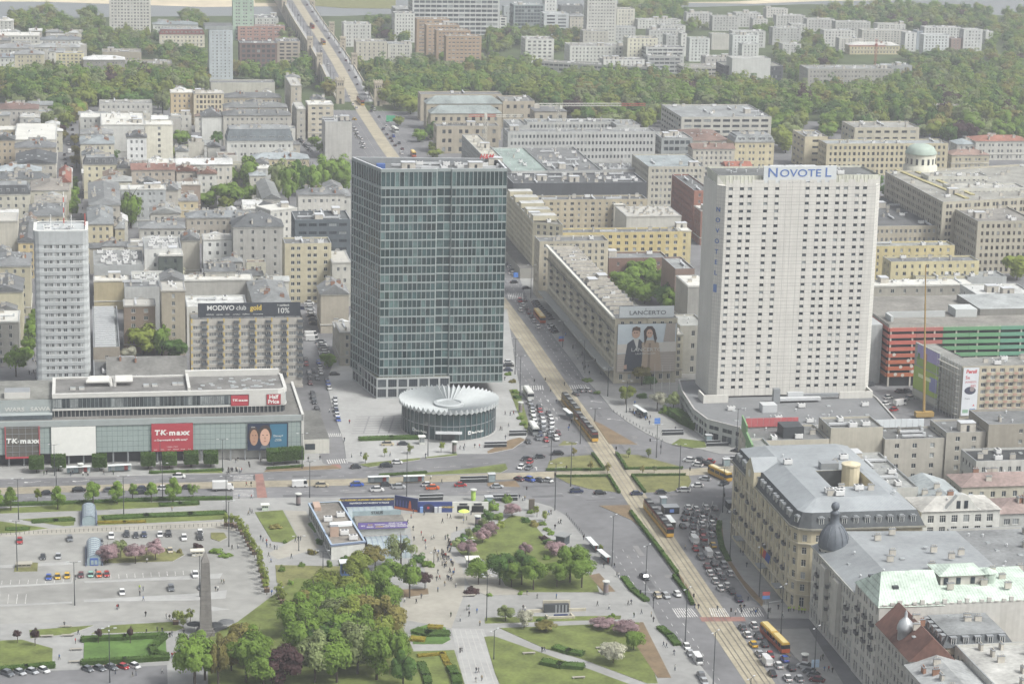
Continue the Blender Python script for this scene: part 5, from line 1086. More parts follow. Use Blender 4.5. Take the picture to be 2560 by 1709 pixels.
# ---- small yard houses crowding the old town courts
for FL,FR,h,w,lb in(((700,300),(830,302),12,'b2b2ae','white block half hidden by trees right of white drum'),((420,300),(545,305),15,'b9bbb9','pale slab left of white drum'),((1090,262),(1240,262),12,'b7b5ae','low pale row left of the red crane'),((500,130),(600,130),12,'b5b4b0','small pale block in upper estate'),((760,165),(860,165),13,'aeaeab','grey block between estate trees'),((1350,165),(1540,165),13,'b6b5b1','long pale block at the back of the estate'),((2090,215),(2140,215),12,'b9b9b6','last small white block of the estate')):Bd(A_,lb,'A3',FL,FR,h,12,w,rc='9b9c9a',fl=5,bay=2.8,clut=4)
YH=[];ry=random.Random(31)
def clear(Q):return not any(x0<max(p[0]for p in Q)and x1>min(p[0]for p in Q)and y0<max(p[1]for p in Q)and y1>min(p[1]for p in Q)for x0,x1,y0,y1,F in FOOT)
for reg in("A1 -30,760 300,700 380,860 395,1230 400,1500 -30,1540","A1 560,780 1160,700 1960,760 2000,1000 1700,1240 1500,1250 1250,1330 1800,1560 640,1560 600,1200","B1 650,330 1950,300 1950,700 1300,700 650,600","A1 -30,200 560,200 560,330 -30,420"):
 PX=[q('A1' if reg[0]=='A' else 'B1',*map(float,k.split(',')))for k in reg.split()[1:]]
 for _ in range(420):
  x=ry.uniform(min(p[0]for p in PX),max(p[0]for p in PX));y=ry.uniform(min(p[1]for p in PX),max(p[1]for p in PX))
  if not inside((x,y),PX):continue
  h=ry.uniform(9,17);c=gpx(x,y,h);w,d=ry.uniform(7,16),ry.uniform(6,12);Q=[(c+E1*(a*w/2)+E2*(b_*d/2)).xy for a,b_ in((-1,-1),(1,-1),(1,1),(-1,1))];Q=[tuple(p)for p in Q]
  if clear(Q)and len(YH)<110:YH.append((Q,h));FOOT.append((min(p[0]for p in Q),max(p[0]for p in Q),min(p[1]for p in Q),max(p[1]for p in Q),Q))
YH.sort(key=lambda k:proj0(k[0][0]))if False else YH.sort(key=lambda k:k[0][0][0]/k[0][0][1])
for i,(Q,h)in enumerate(YH):
 FOOT.pop();rf=ry.choices(('flat','gable','hip'),(4,3,3))[0];rc,rn_=ry.choice((('6a6d70','dark grey'),('868a8c','grey'),('a9acac','pale grey'),('c6c7c6','white'),('7f6a5d','brown'),('75787a','grey'),('9aa2a6','blue-grey')))
 building('yard_house','small %s %s roofed yard house, %s from left in the old town courts'%(rn_,rf.replace('hip','hipped').replace('gable','gabled'),nth(i)),Q,h,ry.choice(('aaa59b','b5b0a2','bcb9b0','a39c8c','b9b39c','9e9a93')),rf,rc,max(2,int(h/3.4)),clut=4,group='yard houses of the old town',rise=1.8,blank=(0,)if ry.random()<.3 else())
# ================================================================== RIGHT FOREGROUND
def ring(b,P,Q,z0,z1,m):
 for i in range(len(P)):
  j=(i+1)%len(P);b.face([(*P[i],z0),(*P[j],z0),(*Q[j],z1),(*Q[i],z1)],m)
def hood(key,wallc):
 return small(key,lambda bb:(bb.box(-.8,.8,0,2.2,0,2.1,plain(wallc)),bb.prism([(-1,-.15),(1,-.15),(1,2.2),(-1,2.2)],2.1,2.3,'metal_grey'),bb.box(-.6,.6,-.1,2.2,2.3,2.55,'metal_grey'),bb.face([(-.5,-.02,.3),(.5,-.02,.3),(.5,-.02,1.9),(-.5,-.02,1.9)],'glass_dark'),bb.box(-.05,.05,-.06,-.021,.3,1.9,'window_frame'),bb.box(-.6,-.5,-.07,0,.2,2,'window_frame'),bb.box(.5,.6,-.07,0,.2,2,'window_frame')))
# ---- palace hotel
t=thing('palace_hotel','grand yellow hotel with slate mansard and rounded corner by the tram line','building',tuple(W(218,672)),world=True)
PH=uvp(203.5,637.6,237,637.6,237,707,199,707,199,642,200.3,639);ZE=25.0
b=MB();wins=[];yw=wallm('bcae88');rw=[(2.6,3.0)]+[(7.0+3.75*k,2.1)for k in range(5)]
for i in range(6):
 A,B_=PH[i],PH[(i+1)%6];L=math.hypot(B_[0]-A[0],B_[1]-A[1])
 facade(b,wins,A,B_,0,ZE,yw,rw if i in(0,3,4,5)else[],even(L,3.0,1.35,.6)if i in(0,3,4,5)else[])
b.build('wall',t);emit_windows(t,wins,'cross',True,(.55,.3,.15),random.Random(21))
c=MB();cm=wallm('bdb194')
for z in(4.6,8.9,20.2):Q=offset(PH,.3);c.prism(Q,z,z+.35,cm)
c.prism(offset(PH,.8),ZE-.35,ZE+.15,wallm('8b8778'));c.build('cornice',t)
for k in range(14):
 b=MB();p=W(198.85,645+k*4.6);b.obox(p,E1,E2,.3,.7,4.9,24.5,cm);b.build('pilaster',t)
for k in range(9):
 for f in(1,3):put('balcony',bal2,t,rel(t,W(199,648+k*6.6,5.9+3.75*f)),GA-math.pi/2)
r=MB();s0=roofm('555b60');s1=mat('seamed_zinc',mute('868b90',.2,.95),.6,.1,var=.14,scale=.1,seam=((E1.x+E2.x,E1.y+E2.y,.3),.9));Q0,Q1,Q2=offset(PH,.5),offset(PH,-1.5),uvp(207.2,645.2,229.4,645.2,229.4,699.4,206.6,699.4,206.6,645.8,206.8,645.4)
ring(r,Q0,Q1,ZE+.15,29.4,s0);ring(r,Q1,Q2,29.4,32.0,s1);ct=uvp(214.6,655,228,655,228,671.5,214.6,671.5)
[r.face([(*a,32.0)for a in qq],s1)for qq in((Q2[0],Q2[1],ct[1],ct[0]),(Q2[1],Q2[2],ct[2],ct[1]),(Q2[2],Q2[3],ct[3],ct[2]),(Q2[3],Q2[4],ct[0],ct[3]),(Q2[4],Q2[5],Q2[0],ct[0]))];r.build('roof',t)
b=MB();wins=[]
for i in range(4):facade(b,wins,ct[(i+1)%4],ct[i],8,32,yw if True else s0,[(14+4*k,2)for k in range(3)]+[(29,1.6)]if i==2 else[],even(13,2.6,1.2,.5))
b.build('court_wall',t);emit_windows(t,wins,'std',True)
b=MB();bx(b,214.6,228,671.4,671.5,26,31.9,s0);b.build('court_mansard',t)
for i in(0,3,4):
 A,B_=Vector((*PH[i],0)),Vector((*PH[(i+1)%6],0));d=B_-A;L=d.length;d.normalize();n=Vector((d.y,-d.x,0))
 for(u,w)in even(L,3.3,1.1):p=A+d*u-n*.1;put('dormer',hood('hood_dormer','8b8f90'),t,rel(t,(p.x,p.y,ZE+.9)),math.atan2(d.y,d.x))
b=MB();p=W(198.9,684);b.obox(p,E1,E2,2.2,9,25,29.5,yw);P=[W(197.8,679.5,29.5),W(197.8,688.5,29.5),W(197.8,684,33)];b.face(P,yw);b.face([W(206,679.5,29.5),W(197.8,679.5,29.5),W(197.8,684,33),W(206,684,33)],s1);b.face([W(197.8,688.5,29.5),W(206,688.5,29.5),W(206,684,33),W(197.8,684,33)],s1);b.build('clock_gable',t)
b=MB();b.tube(W(197.75,684,28),W(197.6,684,28),1.2,1.2,plain('d0cdc0'),14);b.build('clock',t)
b=MB();bx(b,222,222.1,640,640.1,0,.1,yw)
b=MB();p0=W(226.0,680);b.lathe([(2.7,20),(2.7,31.3),(2.9,31.5),(2.9,32.0),(0,32.8)],yw,14,(W(224.5,668).x,W(224.5,668).y,3));b.build('stair_turret',t)
b=MB();bx(b,216.5,222,672,675,32,34,'metal_grey');b.build('roof_unit',t)
for u,v in((231,648),(226,649),(233,652)):clutter(t,'skylight',W(u,v,31.6),GA)
for k in range(14):clutter(t,random.choice(('roof_vent','chimney','air_unit')),W(random.uniform(208,234),random.choice((random.uniform(646,652),random.uniform(675,698))),32.0),GA)
for v in(646,664,690):b=MB();bx(b,196.3,199,v,v+4.5,4.2,4.5,'metal_grey');b.build('entrance_canopy',t)
# ---- cream block with the green poster behind the palace hotel
CB=dict(bay=4.6,win=(1.5,1.6),kind='std')
t=building('cream_block','cream rear block with roof plant beside palace hotel',uvp(208.8,727,236.5,727,236.5,745,211,745),25.5,'b3ab98','flat','77797a',7,clut=8,**CB)
b=MB();bx(b,222,229,731,738,24.8,28.6,'metal_dark');b.build('cooling_plant',t)
building('cream_block','tall blank stained stair block above cream rear block',uvp(237,727.5,254.7,727.5,254.7,741,237,741),29,'a9a291','flat','7d7f7e',8,blank=(0,),clut=8,**CB)
building('cream_block','grey-beige plain wing right of stair block',uvp(254.9,725.5,275.4,725.5,275.4,740,254.9,740),25.3,'a29c90','flat','6d6f70',7,clut=14,**CB)
building('cream_block','grey-beige higher wing with dark parapet',uvp(275.6,725,289.2,725,289.2,741,275.6,741),27.2,'9f998d','flat','747677',8,clut=8,**CB)
building('cream_block','dull brown end block at the right edge',uvp(289.4,723.5,312,723.5,312,742,289.4,742),30,'928a7b','flat','76787a',8,bay=11,win=(1.3,1.4),clut=6)
building('cream_block','low white service annex behind palace hotel',uvp(237.6,684,252,684,252,722,237.6,722),22,'b0b0ab','flat','9a9c9b',5,bay=7,clut=16)
T=thing('green_poster','tall green advertising poster on the narrow street end wall','billboard',tuple(W(203.5,727)),world=True)
b=MB();P=[W(206.2,712.5),W(208.3,727)];d=(P[1]-P[0]).normalized();n=Vector((d.y,-d.x,0));n=n if n.dot(-P[0])>0 else-n
b.prism([tuple(P[0].xy),tuple(P[1].xy),tuple((P[1]-n*.6).xy),tuple((P[0]-n*.6).xy)],3,28.5,plain('6f9464'));b.build('board',T)
b=MB()
for z0,z1,m in((17,21,'8fb4cc'),(9,16.5,'9cc4d8'),(4,8,'5a9a48'),(22.5,24.5,'c4d8bc')):b.face([(*(P[0]+n*.03+d*1.2).xy,z0),(*(P[1]+n*.03-d*1.2).xy,z0),(*(P[1]+n*.03-d*1.2).xy,z1),(*(P[0]+n*.03+d*1.2).xy,z1)],plain(m))
b.build('print',T)
b=MB();b.prism([tuple(W(209,727.5).xy),tuple(W(210.8,740).xy),tuple(W(210.4,740.2).xy),tuple(W(208.6,727.7).xy)],25.5,30.5,plain('6f9464'));b.build('upper_board',T)
building('cream_block','narrow end house behind the green poster',uvp(206.9,712.6,214,712.6,214,726.8,208.8,726.8),26.5,'a9a79f','flat','8a8c8b',1,blank=(0,1,2,3),clut=2)
T=thing('red_roof_panel','long red panel fence on the roof before hotel podium','fence',tuple(W(226,742,25)),world=True)
for k in range(9):b=MB();bx(b,213+k*2,214.9+k*2,744,744.15,25.2,28.2,plain('b0555a'));b.build('panel',T)
T=thing('white_roof_panel','long white panel fence on the roof beside red panels','fence',tuple(W(262,739,25)),world=True)
for k in range(10):b=MB();bx(b,253+k*2,254.9+k*2,739.3,739.45,25.2,28.0,plain('c3c8cd'));b.build('panel',T)
# ---- white ornate house and pink roofs
t=building('town_house','white ornate house with curved gable beside palace hotel',uvp(243.9,657.8,268.6,657.8,268.6,672,243.9,672),22.5,'bdbdb8','hip','b9b6b0',6,3.4,(1.9,2.3),'cross',clut=6,rise=2.5)
b=MB();pts=[W(250+13*x,657.7,22.5+z)for x,z in((0,0),(.12,.6),(.25,2.6),(.38,4.6),(.5,5.1),(.62,4.6),(.75,2.6),(.88,.6),(1,0))];b.face(pts,wallm('bdbdb8'));b.face([p+E2*2 for p in pts[::-1]],wallm('bdbdb8'))
for i in range(8):b.face([pts[i+1],pts[i],pts[i]+E2*2,pts[i+1]+E2*2],wallm('a9aaa8'))
b.build('curved_gable',t)
for x in(255.3,257.7):b=MB();bx(b,x-.6,x+.6,657.62,657.68,23.2,25.6,'glass_dark');b.build('window',t)
for k in range(4):b=MB();bx(b,246+k*6,249.4+k*6,656.6,657.8,14.2,15.2,plain('77746f'));b.build('balcony',t)
building('town_house','grey front house under dusty pink roof at right edge',uvp(268.8,661,290,661,290,676,268.8,676),20,'a2a3a0','hip','a08882',5,3.2,(2.0,1.9),clut=5)
building('town_house','dusty pink roofed house behind the white ornate house',uvp(268,688.5,296,688.5,296,702,268,702),20,'b0a994','hip','9c837d',5,3.4,(1.4,1.9),clut=6)
building('town_house','pale blue gabled house behind white ornate house',uvp(252,678,266,678,266,700,252,700),19,'a4adb2','gable','9ba4a8',4,clut=4)
building('town_house','black roofed cube at right edge behind pink roofs',uvp(279,706,305,706,305,720,279,720),23,'adada8','flat','45484b',5,clut=6)
# ---- corner house with slate dome
t=thing('domed_corner_house','pale grey corner house with dark slate onion dome','building',tuple(W(222,610)),world=True)
DP=uvp(202.3,592,245,592,245,631.5,202.3,631.5);ZD=21.8;b=MB();wins=[];gw=wallm('b3b0a7')
rws=[(2.4,3.0)]+[(6.4+3.3*k,1.9)for k in range(5)]
for i in range(4):facade(b,wins,DP[i],DP[(i+1)%4],0,ZD,gw,rws if i==3 else[],even(39.5,2.5,1.2,.8))
b.build('wall',t);emit_windows(t,wins,'cross',True,(.6,.3,.1))
c=MB();c.prism(offset(DP,.5),ZD-.3,ZD+.2,wallm('a8a59c'));c.prism(offset(DP,.25),4.6,4.95,wallm('a8a59c'));c.build('cornice',t)
r=MB();rr=mat('seamed_grey',mute('84888c',.2,.95),.6,.1,var=.16,scale=.1,seam=(tuple(E2),.8));a=[W(202.0,592,ZD+.2),W(202.0,631.8,ZD+.2),W(212,631.8,26),W(212,592,26)];r.face(a,rr);r.face([W(212,592,26),W(212,631.8,26),W(245,631.8,25),W(245,592,25)],rr);r.face([W(202,592,ZD),W(212,592,26),W(245,592,25),W(245,592,ZD)],gw);r.build('roof',t)
for k in range(16):u=random.uniform(206,242);clutter(t,random.choice(('chimney','chimney','skylight','roof_vent')),W(u,random.uniform(597,628),26 if u>212 else ZD+.4*(u-202)),GA)
for k in range(4):
 for f in(1,2,3):put('balcony',bal2,t,rel(t,W(202.3,598+k*9,5.2+3.3*f)),GA-math.pi/2)
for v in(606,618):b=MB();bx(b,201.0,202.3,v-2.2,v+2.2,4.9,20.5,gw);b.build('bay_window',t)
dc=W(206.6,626.2);sl=mat('dome_slate','585e64',.6,var=.12,scale=.6)
b=MB();b.lathe([(3.9,19),(3.9,23.2),(4.3,23.4)],gw,16,(dc.x,dc.y,0));b.build('dome_drum',t)
b=MB();b.lathe([(4.2,23.4),(4.3,24.6),(4.15,26.0),(3.7,27.5),(2.9,28.9),(2.0,29.9),(1.4,30.6),(1.3,31.6),(1.2,33.2),(1.5,33.4),(1.0,33.9),(.6,34.3)],sl,16,(dc.x,dc.y,0));b.build('dome',t,True)
b=MB();b.lathe([(.3,34.1),(1.0,34.6),(1.25,35.4),(1.0,36.2),(.1,36.7)],sl,12,(dc.x,dc.y,0));b.build('ball_finial',t,True)
for k in range(12):
 a=2*math.pi*k/12;b=MB();pf=[(4.32,24.6),(4.17,26.0),(3.72,27.5),(2.92,28.9),(2.02,29.9)]
 for i in range(4):b.tube((dc.x+pf[i][0]*math.cos(a),dc.y+pf[i][0]*math.sin(a),pf[i][1]),(dc.x+pf[i+1][0]*math.cos(a),dc.y+pf[i+1][0]*math.sin(a),pf[i+1][1]),.1,.1,sl,4,False)
 b.build('dome_rib',t)
for k in range(8):
 a=2*math.pi*k/8+.2;b=MB();p=Vector((dc.x+3.95*math.cos(a),dc.y+3.95*math.sin(a),0));b.obox(p,Vector((-math.sin(a),math.cos(a),0)),Vector((math.cos(a),math.sin(a),0)),1.3,.12,20.2,22.8,'glass_dark');b.build('window',t)
# ---- green copper roofed house
t=thing('copper_roof_house','pale house with bright green copper roofs and gabled street front','building',tuple(W(225,580)),world=True)
KP=uvp(202.1,571.5,248,571.5,248,591.6,202.1,591.6);b=MB();wins=[];ZC=25.0;kw=wallm('b9b4aa');cu=mat('copper_green','a0ada2',.75,var=.22,scale=.25,streak=.08,seam=(tuple(E1),.8))
facade(b,wins,KP[0],KP[1],0,ZC+.6,wallm('b7b4ae'),[],[]);facade(b,wins,KP[1],KP[2],0,ZC,kw,[],[]);facade(b,wins,KP[2],KP[3],0,ZC,kw,[],[])
facade(b,wins,KP[3],KP[0],0,ZC,kw,[(2.4,3.0)]+[(6.4+3.4*k,2.0)for k in range(6)],even(20,2.4,1.2,.8));b.build('wall',t);emit_windows(t,wins,'cross',True)
r=MB();A0,A1,A2=W(201.7,571.3,ZC+.1),W(201.7,591.8,ZC+.1),W(205.5,581.5,31.5);BK=W(220,581.5,31.5)
r.face([A0,W(220,571.3,ZC+.1),BK,A2],cu);r.face([A1,A2,BK,W(220,591.8,ZC+.1)],cu);r.face([A1,A0,A2],cu)
r.face([W(217,571.9,ZC),W(248,571.9,ZC),W(248,579,27),W(217,579,27)],cu);r.face([W(217,579,27),W(248,579,27),W(248,591.6,28),W(217,591.6,28)],cu);r.build('roof',t)
b=MB();bx(b,222,234,581,590,26,29.8,kw,cu);b.build('attic_block',t)
b=MB();P=uvp(221.6,580.6,234.4,580.6,234.4,590.4,221.6,590.4);roof_hip(b,P,29.85,1.6,cu,.2);b.build('attic_roof',t)
for x in(223.5,227,231):b=MB();bx(b,x-.6,x+.6,580.85,581,27.4,29.2,'glass_dark');b.build('window',t)
b=MB();q0=W(236,583);b.lathe([(2.2,25),(2.2,29.6),(2.4,29.8),(0,31)],cu,12,(q0.x,q0.y,0));b.build('round_bay',t)
b=MB()
for k in range(22):u=203+k*2.05;bx(b,u,u+1.1,571.3,571.9,ZC+.6,ZC+.6+(k%3)*.5+.2,wallm('b7b4ae'))
b.build('stepped_parapet',t)['kind']='stuff'
for(u,v)in((204.5,586),(208,577)):b=MB();p=W(u,v);b.obox(p,E1,E2,1.6,1.4,27.2,29,'metal_dark');b.build('roof_hatch',t)
for k in range(3):
 for f in(2,3,4):put('balcony',bal2,t,rel(t,W(202.1,576+k*6,4.9+3.4*f)),GA-math.pi/2)
for k in range(6):clutter(t,'chimney',W(random.uniform(222,246),random.uniform(574,590),27),GA)
T=thing('satellite_dish','blue grey dish on the pale fire wall','dish',tuple(W(203.6,571.2,19)),world=True);b=MB();p=W(203.6,571.1,19.4);b.tube(p,p-E2*.7,.3,1.4,plain('6c8290'),14);b.build('dish',T)
# ---- red tiled house with small cupola, and the nearest roofs
t=building('town_house','street house with red tiled roof and little metal cupola',uvp(201.6,545,213,545,213,571.2,201.6,571.2),20.5,'a8a39a','gable','7d5245',6,2.4,(1.2,1.9),'cross',clut=6,rise=6)
p=W(204.2,557);b=MB();b.lathe([(1.9,19),(1.9,24.2),(2.2,24.4),(2.1,25.4),(1.6,26.6),(.8,27.4),(.4,27.8),(.4,28.8),(.1,29.6)],mat('zinc','a2a6a8',.5,.3,var=.08),12,(p.x,p.y,0));b.build('cupola',t,True)
building('town_house','slate mansard house behind the red tiled roof',uvp(213.2,553,232,553,232,571.1,213.2,571.1),20.5,'b39f86','mansard','5f656a',5,3,(1.5,1.6),clut=4,rise=2.8)
building('town_house','nearest pale sheet roof at the bottom right corner',uvp(200.6,512,216,512,216,544.8,200.6,544.8),19.5,'a9a69f','gable','a3a6a8',5,2.4,(1.2,1.9),'cross',clut=10,rise=2.6)
building('town_house','white terrace roof with chimneys at the bottom right edge',uvp(216.2,508,252,508,252,552.6,216.2,552.6),21.5,'b9b7b0','flat','b5b4b0',5,clut=22,chim='chimney')
building('town_house','grey zinc roofed house right of copper roofs',uvp(245.4,592,275,592,275,640,245.4,640),23,'aaa9a4','flat','86898c',6,clut=18,blank=(0,))
# ---- parking garage with painted bands
t=thing('parking_garage','open parking garage with bands shading from orange red to green','building',tuple(W(340,900)),world=True)
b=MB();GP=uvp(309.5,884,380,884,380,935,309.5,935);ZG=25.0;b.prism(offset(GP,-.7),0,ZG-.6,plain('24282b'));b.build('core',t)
b=MB();Q=offset(GP,-.5);ring(b,GP,GP,ZG-1.4,ZG,wallm('9b9890'));b.face([(*p,ZG-.2)for p in GP],roofm('8a867f'));b.build('roof',t)
bands=['b25f52','b0584a','ad5a48','a9583f','ab5a38','a9552f','a85a2c']
ug=(310,321,332,343,356,368,380);cg=[None,'a5625a','5f8f68','5d9168','5a8f78','4f8a8f']
for f in range(8):
 z=4.0+f*2.62
 for k in range(6):
  col=bands[min(6,6-f if f<7 else 0)]if k<1 else(cg[k]if f>2 else('b0562f','a5625a','7a8a60','5d9168','5a8f78','4f8a8f')[k])
  b=MB();bx(b,ug[k]-.3,ug[k+1]-.4,883.7,884.1,z,z+1.45,plain(col,.7));b.build('band_panel',t)
 b=MB();
 for k in range(3):bx(b,309.1,309.5,884+k*8,891.7+k*8,z,z+1.45,plain(bands[min(6,6-f if f<7 else 0)],.7))
 b.build('side_band',t)
for k in range(8):b=MB();bx(b,310+k*9,310.6+k*9,883.9,884.5,0,ZG-1,'chimney_render');b.build('column',t)
for x,z in((315,8),(318,10.5),(312,13),(320,6),(316,4.6),(313,5),(322.5,12),(319.5,8.2)):b=MB();p=W(x,883.66,z);b.tube(p,p-E2*.04,.7,.7,plain('b9b5ae'),12);b.build('painted_disc',t)
b=MB();bx(b,313,337,897,897.5,ZG-.2,ZG+2.2,plain('a9acae'));bx(b,312,313,890,897,ZG-.2,ZG+2,plain('a9acae'));b.build('ramp_wall',t)
b=MB();bx(b,341,350,896,905,ZG-.2,ZG+3,plain('b0b3b4'));b.build('roof_hut',t)
b=MB();bx(b,352,380,898,925,ZG-.2,ZG+2.5,wallm('7d7b76'),roofm('a8adaf'));b.build('roof_hall',t)
b=MB();bx(b,300.5,308.5,889,935,0,24,wallm('9a9da0'));b.build('blank_wing',t)
# ---- scaffolded building with the posters
t=thing('poster_block','cream housing slab with scaffolded end and balconies at right edge','building',tuple(W(335,845)),world=True)
b=MB();wins=[];aw=wallm('b3a688');ZA=20.6;AP=uvp(321.8,834.5,362,834.5,362,848,327,848,324,870,316.6,869.5)
for i in range(6):
 A,B_=AP[i],AP[(i+1)%6];facade(b,wins,A,B_,0,ZA,aw if i==0 else wallm('a8a69e'),[(2.3+2.75*k,1.5)for k in range(7)]if i==0 else[],[(8.6+3.6*k,1.9)for k in range(8)])
b.face([(*p,ZA-.3)for p in offset(AP,-.3)],roofm('8b8b87'));b.build('wall',t);emit_windows(t,wins,'std',True,(.3,.4,.3))
for k in range(8):
 for f in range(7):put('balcony',small('pink_balcony',lambda bb:(bb.box(-.8,.8,-.8,-.74,-.1,.85,plain('a98878')),bb.box(-.8,.8,-.8,0,-.2,-.1,plain('8b8880')))),t,rel(t,W(321.8+10.3+3.6*k,834.5,.85+2.75*f)),GA)
for k in range(15):clutter(t,random.choice(('air_unit','chimney','roof_vent','roof_hut' if k==3 else 'air_unit')),W(random.uniform(328,358),random.uniform(837,846),ZA-.3),GA)
s=thing('scaffolding','grey scaffold covering the end of the poster slab','scaffold',tuple(W(320,841)),world=True)
A,B_=W(321.4,834.4),W(318.8,850);d=(B_-A).normalized();n=Vector((d.y,-d.x,0));n=n if n.x<0 else-n;L=(B_-A).length
for k in range(8):
 for o_ in(.5,1.5):b=MB();p=A+d*(L*k/7)+n*o_;b.tube((p.x,p.y,0),(p.x,p.y,22),.07,.07,'metal_light',4);b.build('standard',s)
for f in range(9):b=MB();p=A+d*(L/2)+n*1.0;b.obox(p,d,n,L,.9,2+f*2.2,2.1+f*2.2,plain('8a8880'));b.build('platform',s)
T=thing('detergent_poster','white detergent poster hanging on the slab front at right','billboard',tuple(W(325,834)),world=True);pu,vv,z0,sz=322.0,833.98,1.5,18.8
board(T,pu,pu+6.3,834.0,z0,z0+sz,plain('c9ccd2'),th=.2);rd=plain('c0333c');rd2=plain('b94a52')
sign(T,'Persil',pu+3.2,vv,18.6,1.9,rd,bold=.06,shear=.1);sign(T,'5x',pu+1.9,vv,16.3,1.8,rd,bold=.02);sign(T,'JASNIEJSZA',pu+3.2,vv,14.6,1.05,rd2,shear=.2,sx=.85);sign(T,'BIEL',pu+4.3,vv,13.1,1.3,rd2,shear=.2);sign(T,'Pranie',pu+2.3,vv,8.2,.8,plain('6a6d78'))
for pts,c,k in((egg(.5,.52,.36,.08),'3d3f52',.02),(egg(.62,.55,.15,.05),'8b7f80',.03),([(.1,.06),(.45,.06),(.45,.13),(.1,.13)],'7fa48a',.02),([(.55,.06),(.9,.06),(.9,.15),(.55,.15)],'6d86b0',.02),([(.7,.2),(.85,.2),(.78,.24)],'c0333c',.02)):shape(T,'print',pts,pu,vv,z0,6.3,sz,plain(c),k)
T=thing('green_meadow_poster','huge green and violet posters along the oblique side wall at right','billboard',tuple(W(317,860)),world=True)
A,B_=W(318.6,850.2),W(315.4,869.5);d=(B_-A).normalized();n=Vector((d.y,-d.x,0));n=n if n.x<0 else-n;L=(B_-A).length
def lean(name,u0,u1,z0,z1,m,o):b=MB();p0,p1=A+d*(L*u0)+n*o,A+d*(L*u1)+n*o;b.face([(p1.x,p1.y,z0),(p0.x,p0.y,z0),(p0.x,p0.y,z1),(p1.x,p1.y,z1)],m);return b.build(name,T)
b=MB();b.prism([tuple(A.xy),tuple(B_.xy),tuple((B_-n*.9).xy),tuple((A-n*.9).xy)],0,21.5,wallm('8b8f88'));b.build('board',T)
for u0_,u1_,za,zb_,c,o_ in((0,1,3.5,12.6,'8fa83e',.04),(0,.9,13.2,21.3,'8f86b8',.04),(0,.9,13.2,16.4,'7d9a46',.08),(.05,.35,5.5,11,'7b7fb0',.08),(.5,.62,15,19,'a07a6a',.12),(.78,.87,15.5,18,'5d7a3c',.12),(.3,.8,8.8,10.2,'c9d2a8',.1),(0,1,.8,3.2,'a8a8a2',.06)):lean('print',u0_,u1_,za,zb_,plain(c),o_)
# ---- poster on the boulevard end
T=thing('couple_poster','giant fashion poster of a couple in dark suit and beige coat','billboard',tuple(W(215,896)),world=True)
u0,su,z0,sz,vv=203.2,23.6,4.8,19.4,896.6
board(T,u0,u0+su,896.7,z0,z0+sz,plain('c2cdd6'),th=.4)
def pr(pts,c,k):shape(T,'print',pts,u0,vv,z0,su,sz,plain(c),k)
pr([(.0,.4),(1,.4),(1,.62),(0,.58)],'cfcac4',.01);pr([(0,0),(1,0),(1,.42),(0,.38)],'aaa098',.02);pr([(.78,.62),(.98,.62),(.98,1),(.82,1)],'a99f98',.03)
for k in range(7):pr([(.02,.04+.05*k),(.98,.02+.05*k),(.98,.035+.05*k),(.02,.055+.05*k)],'b9b0a8',.03+.001*k)
pr([(.12,.02),(.13,.25),(.17,.60),(.26,.68),(.38,.68),(.44,.60),(.44,.30),(.40,.02)],'3d4450',.06);pr([(.27,.69),(.36,.69),(.34,.45)],'d0d0cc',.08)
pr([(.24,.70)]+egg(.31,.80,.075,.105),'c09a84',.07)if False else pr(egg(.31,.80,.07,.10),'bd9a86',.07);pr([(.24,.83),(.25,.92),(.31,.95),(.38,.92),(.385,.82),(.36,.86),(.28,.87)],'5c4636',.09)
pr([(.42,.02),(.43,.40),(.41,.60),(.50,.66),(.60,.66),(.70,.60),(.74,.30),(.76,.02)],'b09c88',.10);pr([(.46,.55),(.44,.86),(.50,.95),(.58,.95),(.63,.88),(.67,.70),(.64,.58),(.60,.78),(.52,.78)],'3f3230',.11);pr(egg(.54,.80,.055,.09),'c4a08c',.13);pr([(.52,.02),(.56,.02),(.57,.6),(.53,.6)],'8b7a6a',.14)
pr([(.12,.07),(.17,.07),(.17,.16),(.12,.15)],'bd9a86',.15)
for cx_ in(.285,.325):pr(egg(cx_,.82,.012,.012,8),'3a2c26',.16)
for cx_ in(.525,.56):pr(egg(cx_,.81,.011,.011,8),'3a2c26',.16)
sign(T,'LANCERTO',214.9,vv-.2,z0+9.0,2.0,plain('cfd0ce'),sx=1.2);sign(T,'^',213.6,vv-.2,z0+10.0,1.4,plain('cfd0ce'));sign(T,'LANCERTO.COM',214.5,vv-.2,z0+7.4,.95,plain('cfd0ce'),sx=1.1)
T=thing('lettered_roof_sign','white rooftop sign with spaced dark letters above couple poster','billboard',tuple(W(214,897,26.2)),world=True)
board(T,203.6,225.6,897.0,26.6,31.2,plain('c3c9ce'),th=.5);sign(T,'LANCERTO',215.0,896.95,28.5,2.3,plain('4a5058'),sx=1.25,bold=.01);sign(T,'^',214.2,896.95,29.7,1.6,plain('4a5058'))
b=MB()
for u in range(205,226,4):b.tube(W(u,897.6,26),W(u,900,26),.08,.08,'metal_dark',4);b.tube(W(u,900,26),W(u,897.6,30),.08,.08,'metal_dark',4)
b.build('support_frame',T)
# ================================================================== PLAZA, BRIDGE, STREET FURNITURE
def proj(p):
 v=Vector(p)-Vector((0,0,CAM_H));z=v.dot(_f);return(1280+FPX*v.dot(_r)/z,854.5-FPX*v.dot(_u)/z)
blue_f=plain('6a7690');mat('vault_glass','8f9a9c',.25,var=.12,scale=.5,spec=.5);mat('pane_clear','8a9a9e',.2,var=.1,spec=.5)
